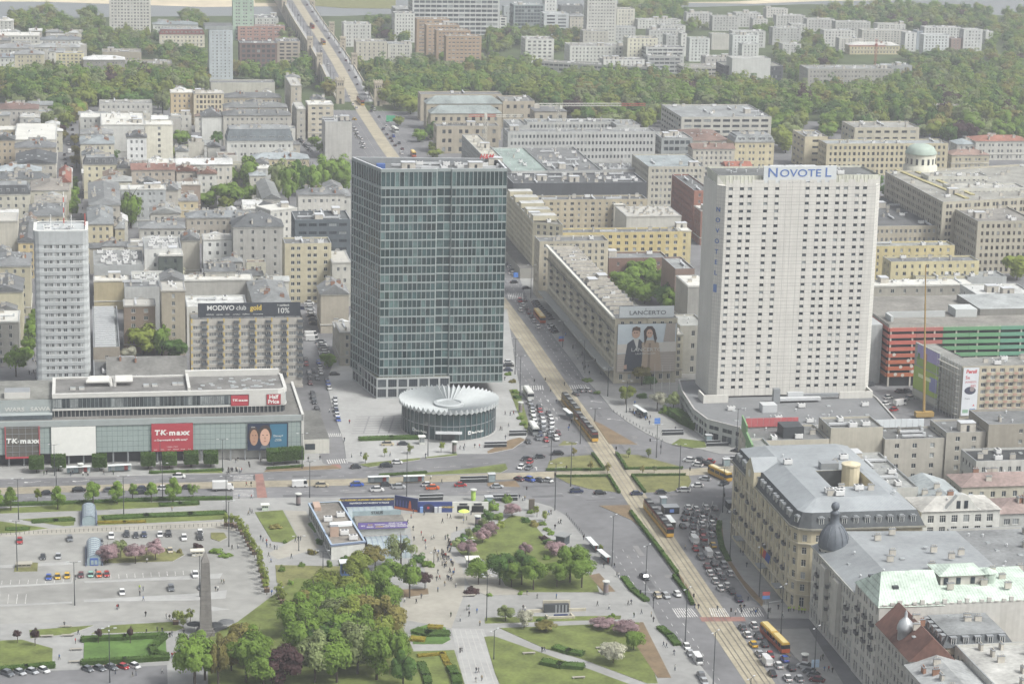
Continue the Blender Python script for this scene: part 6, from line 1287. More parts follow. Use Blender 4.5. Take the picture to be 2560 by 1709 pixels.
# ---- metro pavilion
t=thing('metro_pavilion','flat roofed station pavilion with blue edges and glass vaults','building',tuple(W(82,718)),world=True)
MP=uvp(71.2,697.5,81.7,699.8,78.3,740.5,68.2,739.6)
b=MB();wins=[]
for i in range(4):L=(Vector(MP[i])-Vector(MP[(i+1)%4])).length;facade(b,wins,MP[i],MP[(i+1)%4],0,4.8,wallm('b9b9b4'),[(2.2,2.6)]if i==3 else[],even(L,3,2.6,.3))
b.face([(*p,4.4)for p in offset(MP,-.3)],roofm('8a8279'));b.build('wall',t);emit_windows(t,wins,'dark',True)
b=MB();Q=offset(MP,.25);ring(b,Q,offset(MP,-.35),5.0,5.0,plain('8fa0b4'));ring(b,Q,Q,4.4,5.0,blue_f);b.build('blue_edge',t)
b=MB();bx(b,71.8,74.4,706.5,708.8,4.4,7.6,plain('a88f80'),'metal_grey');b.build('roof_hut',t)
b=MB();bx(b,69.3,71.5,733,739,4.4,5.6,plain('a88f80'));b.build('roof_hut',t)
b=MB();b.tube(W(72.5,716.5,4.7),W(79.5,717.3,4.7),1.1,1.1,plain('c3c8cb'),10);b.build('roof_vault',t)
for u,v in((72.6,722),(77,726),(76.3,708),(78.5,703)):clutter(t,'air_unit',W(u,v,4.4),GA)
def vault(parent,u0,u1,v0,v1,h,n=8,m='vault_glass',fm=blue_f):
 vm,rv=(v0+v1)/2,(v1-v0)/2
 for k in range(n):
  b=MB();ua,ub=u0+(u1-u0)*k/n+.06,u0+(u1-u0)*(k+1)/n-.06;S=8
  for s in range(S):
   a0,a1=math.pi*s/S,math.pi*(s+1)/S
   b.face([W(ua,vm-rv*math.cos(a0),h*math.sin(a0)**.8),W(ub,vm-rv*math.cos(a0),h*math.sin(a0)**.8),W(ub,vm-rv*math.cos(a1),h*math.sin(a1)**.8),W(ua,vm-rv*math.cos(a1),h*math.sin(a1)**.8)],m)
  b.build('glass_panel',parent)
 for k in range(n+1):
  b=MB();u=u0+(u1-u0)*k/n
  for s in range(8):
   a0,a1=math.pi*s/8,math.pi*(s+1)/8
   b.tube(W(u,vm-rv*math.cos(a0),h*math.sin(a0)**.8+.03),W(u,vm-rv*math.cos(a1),h*math.sin(a1)**.8+.03),.1,.1,fm,4,False)
  b.build('vault_rib',parent)
vault(t,80.2,95,731.5,742.5,3.6);vault(t,82.6,95.6,696.5,711.5,4.2)
b=MB();bx(b,81.6,97,720,729.5,0,3.4,wallm('a9aeae'),roofm('8b857d'));bx(b,81.2,96.6,729.5,729.9,0,5.0,'pane_clear');b.build('hall',t)
sign(t,'STAUS',89,729.45,4.3,1.3,plain('3a4044'),bold=.03)
L_=thing('led_board','purple and white event screen board on pavilion front','billboard',tuple(W(89.5,719.4)),world=True);board(L_,81.8,97.4,719.2,2.3,4.5,plain('6a5a9c'),th=.3)
for k,(x,s,c,z)in enumerate(((83.4,'MOC','d8d8d8',3.4),(85.6,'XL.AU','d0b840',3.7),(85.6,'MARZEC','d8d8d8',3.0),(88.6,'WARSZAWA','d8d8d8',3.7),(88.6,'KONCERT','d0b840',3.0),(93.6,'POLUSD / R.A.T.M','d8d8d8',4.05),(93.6,'POLSKA WERSJA / GRANDZONE','d8d8d8',3.0),(93.6,'NA ZIELONO / GRAMATIK','d8d8d8',3.5))):sign(L_,s,x,719.17,z,.55,plain(c),bold=.015,depth=.01)
# ---- sunken square wall with murals and passage doors
t=thing('mural_wall','dark blue mural wall with yellow lettering round the station square','wall',tuple(W(100,745)),world=True);nb=plain('2b3560');yl=plain('c2a93a');og=plain('c2622f')
def wseg(a,c,z1,m,nm):b=MB();A,B_=W(*a),W(*c);d=(B_-A).normalized();n=Vector((d.y,-d.x,0));b.prism([tuple(A.xy),tuple(B_.xy),tuple((B_-n*.5).xy),tuple((A-n*.5).xy)],0,z1,m);b.build(nm,t);return A,B_,d,n
A,B_,d,n=wseg((79,746.8),(96.6,746.2),3.9,nb,'banner')
for k in range(4):stand(t,text_mesh('NOC MUZEOW',.75,yl,bold=.03),A+d*(2.2+4.2*k)+n*.06+Vector((0,0,3.3)),n)
stand(t,text_mesh('NAJWIEKSZA NOC MUZEOW W POLSCE',.7,plain('d0d0d0'),bold=.02),A+d*9.5+n*.06+Vector((0,0,2.2)),n)
A,B_,d,n=wseg((96.7,746.2),(103.6,741.6),4.6,nb,'mural')
def blob(u,z,w,h,m):
 b=MB();p=A+d*u+n*.06;b.face([(*(p-d*w).xy,z),(*(p+d*w).xy,z),(*(p+d*w*.7).xy,z+h*.6),(*(p+d*w*.3).xy,z+h),(*(p-d*w*.3).xy,z+h),(*(p-d*w*.7).xy,z+h*.6)],m);b.build('painted_figure',t)
for k in range(4):blob(1.0+k*1.1,1.2,.35,2.2,plain('46508a'))
blob(5.6,1.0,.55,2.6,og);b=MB();b.face([(*(A+n*.05).xy,.2),(*(B_+n*.05).xy,.2),(*(B_+n*.05).xy,.8),(*(A+n*.05).xy,1.0)],og);b.build('orange_stripe',t)
A,B_,d,n=wseg((103.7,741.5),(114.8,740.3),3.6,plain('31417a'),'blue_wall')
b=MB();p=A+d*3.4+n*.06
pts=[(3.4+2.6*math.cos(math.pi*i/12),2.9*math.sin(math.pi*i/12)+.1)for i in range(13)]
b.face([(*(A+d*u+n*.05).xy,z)for u,z in pts],plain('2a2c48'));b.build('arch_print',t)
for u,c in((1.2,'6f8fc4'),(5.9,'b9bcc4'),(7.2,'b9bcc4')):b=MB();b.obox(A+d*u+n*.5,d,n,1.0,.7,.15,2.1,plain(c));b.build('vending_machine',t)
stand(t,text_mesh('NOC MUZEOW',.7,yl,bold=.03),A+d*9.3+n*.06+Vector((0,0,1.9)),n)
b=MB();b.tube(A+d*3.4+n*.07+Vector((0,0,1.7)),A+d*3.4+n*.1+Vector((0,0,1.7)),.45,.45,plain('b0333a'),10);b.build('red_emblem',t)
A,B_,d,n=wseg((114.9,740.3),(126.5,739.2),3.6,plain('c4c4c0'),'passage_front')
for u in(1.9,6.6):
 b=MB();b.obox(A+d*(u+1.6)+n*.03,d,n,3.9,.1,.15,2.3,plain('1c1f22'));b.build('passage_opening',t);b=MB();b.obox(A+d*(u+1.6)+n*.1,d,n,2.6,.12,2.6,3.2,plain('2a2f38'));b.build('direction_sign',t)
def stair(label,u0,u1,v,h=1.15,two=True):
 T=thing('stair_entrance',label,'stair entrance',tuple(W((u0+u1)/2,v)),world=True)
 for k in range(2 if two else 1):
  b=MB();bx(b,u0+k*.6,u1+k*.6,v+k*3.2,v+k*3.2+.25,PVZ,PVZ+h,plain('2f3336'));b.build('side_panel',T)
  b=MB();bx(b,u0+k*.6,u1+k*.6,v+k*3.2-.05,v+k*3.2+.3,PVZ+h,PVZ+h+.1,'metal_light');b.build('rail',T)
 b=MB();bx(b,u0,u1,v+.3,v+3.1,.02,PVZ+.03,plain('3c3e40'));b.build('stair_well',T)
 for k in range(8):b=MB();bx(b,u0+(u1-u0)*k/8+.1,u0+(u1-u0)*(k+1)/8,v+.35,v+3.05,PVZ+.03,PVZ+.06,'kerb');b.build('step',T)
def suv(r,x,y):return UV(g(r,x,y))
for lb,r,x0,x1,y in(('dark stair entrance above the station square wall','C2',540,705,962),('dark stair entrance by the hedge near station','C2',1045,1215,965),('stair entrance on the tram island of the cross street','C2',820,1008,838),('stair entrance before the round bank','C2',985,1140,600),('stair entrance beside bed east of bank','C2',1155,1275,520),('stair entrance before the hotel podium','C2',2200,2349,515),('stair entrance at podium corner','C3',180,335,590),('stair entrance at roundabout east side','C3',305,410,700)):
 a=suv(r,x0,y);c=suv(r,x1,y);stair(lb,a[0],c[0],a[1])
def hoodbox(label,r,x,y,w,d_,h):
 u,v=suv(r,x,y);T=thing('lift_hood',label,'kiosk',tuple(W(u,v)),world=True)
 for a_ in(-1,1):
  for c_ in(-1,1):b=MB();bx(b,u+a_*w/2-.08,u+a_*w/2+.08,v+c_*d_/2-.08,v+c_*d_/2+.08,.1,h,'metal_grey');b.build('post',T)
 b=MB();bx(b,u-w/2,u+w/2,v-d_/2,v+d_/2,.15,h-.15,'pane_clear');b.build('glass_box',T);b=MB();bx(b,u-w/2-.2,u+w/2+.2,v-d_/2-.2,v+d_/2+.2,h,h+.15,'metal_light');b.build('roof',T)
hoodbox('glass lift box on cross street tram island','C2',1035,828,2.2,2,2.8);hoodbox('glass lift box beside hedge near station','C2',1015,985,2.4,2,2.8);hoodbox('glass lift box at south tram stop','C2',2207,990,1.8,2,2.8);hoodbox('glass lift box by hotel podium corner','C3',195,560,2.2,2,2.8);hoodbox('glass lift box at roundabout east side','C3',315,720,2.2,2,2.6)
def gatehood(label,r,x,y,w,d_):
 u,v=suv(r,x,y);T=thing('underpass_portal',label,'underpass',tuple(W(u,v)),world=True);b=MB();bx(b,u-w/2,u+w/2,v,v+d_,.1,2.3,plain('3a3e42'),'metal_grey');b.build('hood',T)
 b=MB();bx(b,u-w/2+.3,u+w/2-.3,v-.06,v-.01,.2,1.9,plain('1d2023'));b.build('opening',T);b=MB();bx(b,u-.7,u+.7,v-.12,v-.07,.6,1.7,plain('5a78b8'));b.build('sign_plate',T)
gatehood('dark underpass portal with blue sign at south tram stop','C2',2265,1050,5.2,4);gatehood('dark underpass portal below the green poster','C3',370,1020,4.2,4)
# ---- glass barrel entrances on the square
def barrel(label,u,v0,v1,w,front):
 T=thing('glass_barrel_entrance',label,'entrance',tuple(W(u,v0)),world=True);n=9
 for k in range(n):
  b=MB();va,vb=v0+(v1-v0)*k/n+.05,v0+(v1-v0)*(k+1)/n-.05
  pr_=[(-w/2,PVZ),(-w/2,1.9)]+[(-w/2*math.cos(math.pi*s/8),1.9+1.5*math.sin(math.pi*s/8))for s in range(1,8)]+[(w/2,1.9),(w/2,PVZ)]
  for i in range(len(pr_)-1):b.face([W(u+pr_[i][0],va,pr_[i][1]),W(u+pr_[i+1][0],va,pr_[i+1][1]),W(u+pr_[i+1][0],vb,pr_[i+1][1]),W(u+pr_[i][0],vb,pr_[i][1])],'vault_glass')
  b.build('glass_panel',T)
 for k in range(n+1):
  b=MB();v=v0+(v1-v0)*k/n
  for i in range(len(pr_)-1):b.tube(W(u+pr_[i][0]*1.02,v,pr_[i][1]*1.02),W(u+pr_[i+1][0]*1.02,v,pr_[i+1][1]*1.02),.06,.06,blue_f,4,False)
  b.build('rib',T)
 b=MB();b.face([W(u+x,v0+.1,z)for x,z in pr_],'pane_clear');b.build('front_glass',T)
 for s in(-1,1):b=MB();bx(b,u+s*(w/2+.35)-.1,u+s*(w/2+.35)+.1,v0-.6,v1,PVZ,1.1,blue_f);b.build('blue_rail',T)
 if front:
  b=MB();bx(b,u-1.2,u+1.2,v0-.1,v0+.05,PVZ,2.5,plain('3d5aa0'));b.build('door',T)
  for s in(-.55,.55):b=MB();bx(b,u+s-.42,u+s+.42,v0-.16,v0-.1,.5,1.9,'pane_clear');b.build('door_pane',T)
barrel('long glass barrel entrance between flower beds',-1.3,738.4,752,4.2,False);barrel('glass barrel entrance with blue doors by blossom trees',.1,699.4,716.5,4.2,True)
# ---- obelisk
t=thing('obelisk','tall grey granite obelisk on the parking square','obelisk',tuple(W(30.3,637.7,PVZ)),GA);st=mat('obelisk_stone','6f6d69',.9,var=.14,scale=.6,streak=.06)
for k in range(14):
 s=lambda z:1.75-.62*z/21;z0,z1=2.2+k*1.36,2.2+(k+1)*1.36-.05
 b=MB();a,c=s(z0),s(z1);V=[(-a,-a,z0),(a,-a,z0),(a,a,z0),(-a,a,z0),(-c,-c,z1),(c,-c,z1),(c,c,z1),(-c,c,z1)]
 for f in((0,1,5,4),(1,2,6,5),(2,3,7,6),(3,0,4,7),(4,5,6,7)):b.face([V[i]for i in f],st)
 b.build('stone_course',t)
b=MB();a=1.16;zt_=21.2;[b.face([(-a,-a,zt_),(a,-a,zt_),(0,0,24.4)],st),b.face([(a,-a,zt_),(a,a,zt_),(0,0,24.4)],st),b.face([(a,a,zt_),(-a,a,zt_),(0,0,24.4)],st),b.face([(-a,a,zt_),(-a,-a,zt_),(0,0,24.4)],st)];b.build('tip',t)
b=MB();b.box(-2.4,2.4,-2.4,2.4,0,1.3,st);b.box(-2.05,2.05,-2.05,2.05,1.3,2.2,st);b.build('pedestal',t)
# ---- advertising pillars, kiosks, shelters
def kiosk(name,label,r,x,y,w,d_,h,c,roofc='b9bcbc',rz=GA):
 p=g(r,x,y,PVZ);T=thing(name,label,'kiosk',tuple(p),rz);b=MB();b.box(-w/2,w/2,-d_/2,d_/2,0,h,plain(c));b.build('body',T)
 b=MB();b.box(-w/2-.4,w/2+.4,-d_/2-.4,d_/2+.4,h,h+.25,plain(roofc));b.build('roof',T)
 for k in range(3):b=MB();x0=-w/2+w*(k+.5)/3;b.box(x0-w*.12,x0+w*.12,-d_/2-.04,-d_/2-.005,.9,h-.4,'glass_mid');b.build('window',T)
kiosk('kiosk','dark newspaper kiosk on the pavement by the avenue','D2',1520,610,3.6,3,2.8,'3f464c','7d7f80',GA+.9);kiosk('kiosk','pale round cornered kiosk below pink blossom trees','D2',905,765,3.6,3,2.6,'a5a6a2','c9c8be');kiosk('kiosk','white flat kiosk by the flower beds near obelisk','D1',1348,690,3.4,1.8,1.6,'b7b3a6','c6c2b4');kiosk('kiosk','low ventilation kiosk on the left parking island','D1',165,768,4.0,1.8,1.1,'a9a498','9a958a');kiosk('kiosk','white green ticket kiosk near oval lawn','C1',1810,1020,2.0,1.4,1.7,'b4c0b0','c4c4c0');kiosk('kiosk','blue roofed hut under trees left of station path','D2',40,820,3.2,3,4.0,'5f7fb4','c9ccd0');kiosk('kiosk','white booth before the round bank hedge','C2',558,572,1.8,1.6,2.8,'b9bab6','c9cac6')
def pillar(label,r,x,y,h,c):
 T=thing('advertising_pillar',label,'advertising pillar',tuple(g(r,x,y,PVZ)),GA);b=MB();b.tube((0,0,0),(0,0,h),.75,.75,plain(c),12);b.build('drum',T);b=MB();b.tube((0,0,.7),(0,0,h*.8),.77,.77,plain('7a6f70' if c!='8fb04a' else '9fc04a'),12,False);b.build('poster',T)
 b=MB();b.lathe([(.78,h),(1.15,h+.15),(1.1,h+.4),(0,h+.55)],plain('b5b6b3'),12);b.build('crown',T)
pillar('dark advertising pillar by the bicycle crossing','C1',2037,988,3.6,'3d4046');pillar('green advertising pillar above the station square','C2',910,955,3.4,'8fb04a');pillar('advertising pillar before the round bank','C2',780,635,4.0,'55604f');pillar('dark blue advertising pillar at the edge of square','C2',938,1125,2.8,'2f3a5c');pillar('pale advertising pillar by the avenue bed','D2',1815,955,3.8,'7b7d7e');pillar('advertising pillar beside road east of bank','C2',1232,355,3.6,'8a8c8a');pillar('old advertising pillar before the department store','C1',550,770,3.0,'77786f');pillar('dark advertising pillar near parked cars at bottom right','D3',850,1440,3.0,'4b4f52')
T=thing('stone_stele','tall dark stone stele at end of hedge near avenue','stele',tuple(g('D2',1307,388,PVZ)),GA);b=MB();b.box(-.9,.9,-.4,.4,.3,4.2,plain('6b635a'));b.build('slab',T);b=MB();b.box(-1.1,1.1,-.6,.6,0,.3,'kerb');b.build('base',T);b=MB();b.box(-.75,.75,-.43,-.405,1.0,3.9,plain('58514a'));b.build('relief',T)
def shelter(label,r,x0,y0,x1,y1,h=2.5,ads=True):
 A,B_=g(r,x0,y0,PVZ),g(r,x1,y1,PVZ);L=(B_-A).length;T=thing('bus_shelter',label,'shelter',tuple((A+B_)/2),math.atan2(B_.y-A.y,B_.x-A.x))
 b=MB();b.box(-L/2,L/2,-.8,.9,h,h+.14,plain('c2c5c6'));b.build('roof',T)
 for k in range(4):b=MB();b.box(-L/2+.1+(L-.3)*k/3,-L/2+.2+(L-.3)*k/3,.75,.85,0,h,'metal_grey');b.build('post',T)
 b=MB();b.box(-L/2+.2,L/2-.2,.78,.82,.3,h-.2,'pane_clear');b.build('back_glass',T);b=MB();b.box(-L/2+.6,L/2-.6,.2,.6,.4,.48,'metal_dark');b.build('bench',T)
 if ads:
  for s,c in((-1,'a9b0b4'),(1,'9c4a48')):b=MB();b.box(s*L*.28-.6,s*L*.28+.6,.66,.74,.5,2.1,plain(c));b.build('poster',T)
shelter('left tram shelter on the cross street island','C2',190,845,338,840);shelter('right tram shelter on the cross street island','C2',432,840,580,835);shelter('left bus shelter before the department store','C1',455,780,620,772);shelter('right bus shelter before the department store','C1',738,768,898,760);shelter('tram shelter at avenue stop north of the roundabout','C2',1530,375,1575,410,2.6,False);shelter('tram shelter at south stop beside queue of cars','C2',2235,1110,2275,1160,2.6,False);shelter('white bus shelter nearer the kiosk by avenue','C2',1690,1260,1745,1320,2.6);shelter('white bus shelter farther along by avenue','C2',1765,1345,1830,1400,2.6);shelter('bus shelter by the hotel shrubs','C2',2010,350,2085,400,2.6,False)
b=None
# ---- lamps
def lamp_parts(kind):
 def pole(bb):bb.tube((0,0,0),(0,0,1.2),.2,.17,'metal_dark',6);bb.tube((0,0,1.2),(0,0,10),.15,.09,'metal_dark',6)
 def arm(bb):
  for s in((-1,1)if kind!='quad' else(-1,1)):bb.tube((0,0,9.8),(s*1.5,0,10.1),.06,.05,'metal_dark',4)
  if kind=='quad':bb.tube((0,-1.5,10),(0,1.5,10),.05,.05,'metal_dark',4)
 def head(bb):bb.box(-.4,.4,-.18,.18,-.06,.08,'metal_light')
 return small('lamp_pole_'+kind,pole),small('lamp_arm_'+kind,arm),small('lamp_head',head)
LAMPS=(('C2',455,930,625),('C2',600,655,362),('C2',1440,688,470),('C2',1467,1025,690),('C2',1575,860,562),('C2',2160,665,440),('C2',2315,870,575),('D2',1857,762,388),('D2',2085,955,622),('B2',1228,1395,1110),('B2',1195,1245,1000),('B2',1665,1215,1010),('B2',1828,1395,1200),('B2',1520,1060,880),('B2',1302,725,500),('B2',1955,1505,1290),('C1',1110,950,705),('C1',385,870,728),('C1',2115,938,690),('C1',1520,760,540),('C1',373,790,575),('C1',1095,765,550),('C1',845,1055,790),('C1',127,1090,810),('C1',2063,745,500),('D1',118,800,455),('D1',510,1032,735),('D1',1563,632,320),('D1',1365,975,690),('D1',1545,400,150),('D1',750,1560,1188),('D2',1000,1138,825),('D2',877,820,578),('D2',1050,1402,1200),('D3',35,1288,905),('D3',225,1600,1178),('D3',688,1250,895),('D3',340,718,385),('D3',540,975,625),('D3',915,1520,1180),('D3',290,395,90),('D3',472,1800,1525),('C3',385,610,330),('C3',290,1040,735),('C2',1640,570,400),('C2',1740,415,330),('D2',640,760,665),('D1',2205,850,660),('D1',2040,660,560))
WH={'A':'far','B':'on the upper avenue','C':'near the roundabout','D':'by the square'}
for i,(r,x,yb,yt)in enumerate(LAMPS):
 p=g(r,x,yb,.05);h=max(4.0,min(16,zat(*q(r,x,yt),p)-p.z));kind='quad' if(r,x)in(('D1',750),('D2',1000),('D2',877))else 'twin'
 px,py=q(r,x,yb)
 T=thing('street_lamp','dark street lamp post %s, %s from left among all lamps'%(WH[r[0]],nth(sorted(range(len(LAMPS)),key=lambda k:q(*LAMPS[k][:3])[0]).index(i))),'street lamp',tuple(p),GA+(.8 if 'D2' in r or 'D3' in r else 0),'street lamps')
 P_,A1_,H_=lamp_parts(kind);s=h/10
 put('pole',P_,T,sc=(1,1,s));put('arm',A1_,T,(0,0,h-10));
 for sx in(-1.6,1.6):put('lamp_head',H_,T,(sx,0,h+.12))
 if kind=='quad':
  for sy in(-1.6,1.6):put('lamp_head',H_,T,(0,sy,h+.02),math.pi/2)
# ---- traffic lights with arms
def _tl(bb):bb.tube((0,0,0),(0,0,5.6),.1,.08,'metal_dark',6);bb.tube((0,0,5.5),(4.2,0,5.9),.06,.05,'metal_light',5)
def _th(bb):bb.box(-.2,.2,-.2,.2,-.5,.55,plain('26292b'));[bb.tube((0,-.2,z),(0,-.26,z),.11,.11,plain(c),8)for z,c in((-.3,'3c4a40'),(0,'4a4436'),(.3,'6a3a36'))]
tl,th_=small('signal_pole',_tl),small('signal_head',_th)
SG=(('B2',1672,1235,'beside the upper zebra crossing',1),('B2',1325,1330,'left of the upper zebra crossing',0),('B2',1400,1320,'on the tram bed at upper zebra crossing',0),('C2',1465,830,'at the roundabout west lane',1),('C2',1272,925,'by the south west kerb of roundabout',0),('C2',1885,650,'at the north rim of roundabout',0),('C2',2190,640,'at north east rim of roundabout',1),('D2',2140,1050,'left of the lower zebra crossing',1),('D3',90,1020,'on the left side of the lower crossing',0),('D3',345,1120,'in the middle of the lower crossing',0),('D3',600,1120,'right of the lower crossing',1),('C3',65,790,'at the east island of roundabout',0),('C1',1560,790,'left of the bicycle crossing',0),('C1',1705,770,'beside the bicycle crossing',0),('C3',300,970,'before the queue of cars',1))
for r,x,y,lb,arm in SG:
 T=thing('traffic_light','traffic light '+lb,'traffic light',tuple(g(r,x,y,.1)),GA+(math.pi if x>1800 else 0),'traffic lights')
 put('pole',tl,T,sc=(1 if arm else .02,1,.9 if arm else .55));put('signal_head',th_,T,(0,-.25,2.7));
 if arm:put('signal_head',th_,T,(4.0,-.1,5.2))
# ---- road signs
for r,x,y,c1,c2,lb in(('B2',1510,1050,'4a78c0','b04040','blue and red direction boards on upper pavement'),('D3',585,1030,'b04848','5a84c4','red and blue direction board before palace hotel'),('D3',920,1500,'9fb4cc','9fb4cc','pale blue street board at bottom right'),('B2',1200,610,'4a7fd0','4a7fd0','small blue board beside the far pavement'),('C2',2165,470,'4a78c0','4a78c0','blue board by the hotel pavement'),('A2',345,850,'3f9a70','4aa47a','green motorway board by the museum')):
 T=thing('road_sign',lb,'road sign',tuple(g(r,x,y,.1)),GA);b=MB();b.tube((0,0,0),(0,0,4.2),.07,.07,'metal_grey',5);b.build('post',T);s=2.6 if r=='A2' else 1
 b=MB();b.box(-1.1*s,1.1*s,-.08,0,3.1,3.1+1.1*s,plain(c1));b.build('plate',T);b=MB();b.box(-1.1*s,1.1*s,-.085,-.005,2.0,3.0,plain(c2));b.build('plate',T)
# ---- chain posts round the parking, bollards, planters, benches
T=thing('post_chain_fence','line of short dark posts along the parking square','fence',tuple(g('D1',700,520,PVZ)),world=True);pm=small('chain_post',lambda bb:bb.tube((0,0,0),(0,0,1.0),.07,.06,'metal_dark',5));last=None
for k in range(50):
 p=g('D1',-20+k*31.2,552-k*1.32+(0 if k<18 else .4),PVZ);put('post',pm,T,rel(T,p))
 if last:b=MB();b.tube(last+Vector((0,0,.8)),p+Vector((0,0,.8)),.02,.02,'metal_dark',3,False);b.build('chain',T)
 last=p
bo=small('bollard',lambda bb:(bb.tube((0,0,0),(0,0,.9),.09,.08,'metal_dark',6),bb.tube((0,0,.9),(0,0,1.0),.08,.03,'metal_dark',6)))
for k in range(26):p=g('C2',1545+k*11.3,1055+k*13.0+4,PVZ);tag(put('bollard',bo,None,p),'short dark bollard in the row along the avenue pavement','bollard','bollards along the avenue pavement')
for k in range(16):p=g('C2',1870+k*22,355+k*13.2,PVZ);tag(put('bollard',bo,None,p),'short dark bollard in the row before the hotel pavement','bollard','bollards before the hotel pavement')
def planter():
 bb=MB();bb.box(-.75,.75,-.75,.75,0,1.0,plain('4b3d34'));bb.box(-.82,.82,-.82,.82,1.0,1.1,plain('5a4a3e'));return bb.mesh('planter_box')
PLM=planter();soil=small('planter_soil',lambda bb:bb.box(-.65,.65,-.65,.65,1.1,1.14,'earth'))
PLA=((1545,487),(1583,489),(1612,499),(1643,520),(1655,545),(1680,572),(1690,600),(1702,627),(1722,655),(1737,682),(1772,722),(1776,760),(1782,800),(1795,840),(1803,875),(1813,905),(1822,937),(1907,967),(1917,992),(1930,1017),(1200,1160))
for i,(x,y)in enumerate(PLA):
 T=thing('planter','square brown planter box, %s of the row beside the parking square'%nth(i)if i<20 else 'brown planter box near the obelisk cafe','planter',tuple(g('D1',x,y,PVZ)),GA,'planters beside the parking square');put('box',PLM,T);put('soil',soil,T)
def bench(bb):bb.box(-1.1,1.1,-.28,.28,.42,.5,plain('8f8a80'));bb.box(-.95,-.8,-.25,.25,0,.42,'kerb');bb.box(.8,.95,-.25,.25,0,.42,'kerb')
bm_=small('bench',bench)
for r,x,y,lb in(('D2',1290,1362,'stone bench on the south west lawn'),('D2',1790,1325,'stone bench left of white blossom tree'),('D2',1805,1350,'stone bench below its twin by white blossom'),('D2',885,968,'long white bench at path corner'),('D1',450,1180,'wooden bench at the small lawn'),('D1',320,1245,'left wide bench plinth below lawn'),('D1',465,1240,'right wide bench plinth below lawn'),('D1',522,1335,'upper stone bench beside hedge lawn'),('D1',515,1420,'lower stone bench beside hedge lawn'),('D2',1630,1528,'pair of pale benches at the bottom lawn')):
 T=thing('bench',lb,'bench',tuple(g(r,x,y,PVZ+.05)),GA,'benches');put('seat',bm_,T,sc=(1.6,1.6,1))
T=thing('metro_steps','stone walled metro stair entrance in the lower lawn','stair entrance',tuple(g('D2',1490,1100)),world=True);sw=wallm('a89f88')
def sb_(x0,y0,x1,y1,h,m,nm,th=.5):A,B_=g('D2',x0,y0),g('D2',x1,y1);d=(B_-A).normalized();n=Vector((-d.y,d.x,0));b=MB();b.prism([tuple(A.xy),tuple(B_.xy),tuple((B_+n*th).xy),tuple((A+n*th).xy)],0,h,m);b.build(nm,T)
sb_(1270,1085,1395,1080,1.0,sw,'side_wall');sb_(1565,1075,1680,1072,1.0,sw,'side_wall');sb_(1392,1085,1562,1080,2.6,plain('3f4346'),'portal',1.2);sb_(1385,1062,1570,1058,2.8,sw,'lintel',.6);sb_(1415,1128,1590,1124,.9,sw,'front_wall');sb_(1400,1112,1418,1130,.9,sw,'cheek');sb_(1568,1100,1592,1125,.9,sw,'cheek')
sb_(1460,1110,1555,1107,.8,plain('2c3f6c'),'sign_band',.2)
for k in range(7):sb_(1400+k*23,1083,1412+k*23,1082.6,2.5,'metal_grey','portal_post',.1)
def parasol(label,r,x,y,c,rr=2.4):
 T=thing('parasol',label,'parasol',tuple(g(r,x,y,PVZ)));b=MB();b.lathe([(rr,2.3),(rr*.5,2.75),(0,3.0)],plain(c),8);b.build('canopy',T);b=MB();b.tube((0,0,0),(0,0,2.9),.05,.05,'metal_grey',5);b.build('pole',T)
parasol('dark cafe parasol left of the obelisk foot','D1',1330,1210,'2f3234');parasol('dark cafe parasol right of the obelisk foot','D1',1468,1215,'2f3234');parasol('grey cafe parasol farther right of obelisk','D1',1545,1195,'5a5c5e');parasol('bright lime stall canopy on the station square','D2',845,435,'b9d04a',1.9)
for i,(r,x,yb,yt,c,lb)in enumerate((('B2',2143,1375,1170,'d0d0d0','left white flagpole by couple poster'),('B2',2195,1380,1180,'d0d0d0','middle white flagpole by couple poster'),('B2',2247,1385,1175,'d0d0d0','right white flagpole by couple poster'))):
 p=g(r,x,yb);h=zat(*q(r,x,yt),p);T=thing('flagpole',lb,'flagpole',tuple(p));b=MB();b.tube((0,0,0),(0,0,h),.1,.05,plain('c9cac9'),6);b.build('pole',T);b=MB();b.tube((0,0,0),(0,0,.3),.25,.25,'kerb',8);b.build('base',T)
for i,(v,c,lb)in enumerate(((664,'c9a53a','yellow flag over palace hotel entrance'),(661,'c04a48','red and white flag over palace hotel entrance'),(658,'3f5aa8','blue flag over palace hotel entrance'))):
 T=thing('flag',lb,'flag',tuple(W(198.8,v,9)),world=True);b=MB();b.tube(W(198.8,v,9),W(196.6,v,11.5),.05,.05,'metal_grey',4);b.build('pole',T);b=MB();b.face([W(196.6,v,11.5),W(197.9,v,10),W(197.7,v+.9,7.4),W(196.4,v+.9,8.9)],plain(c));b.build('cloth',T)
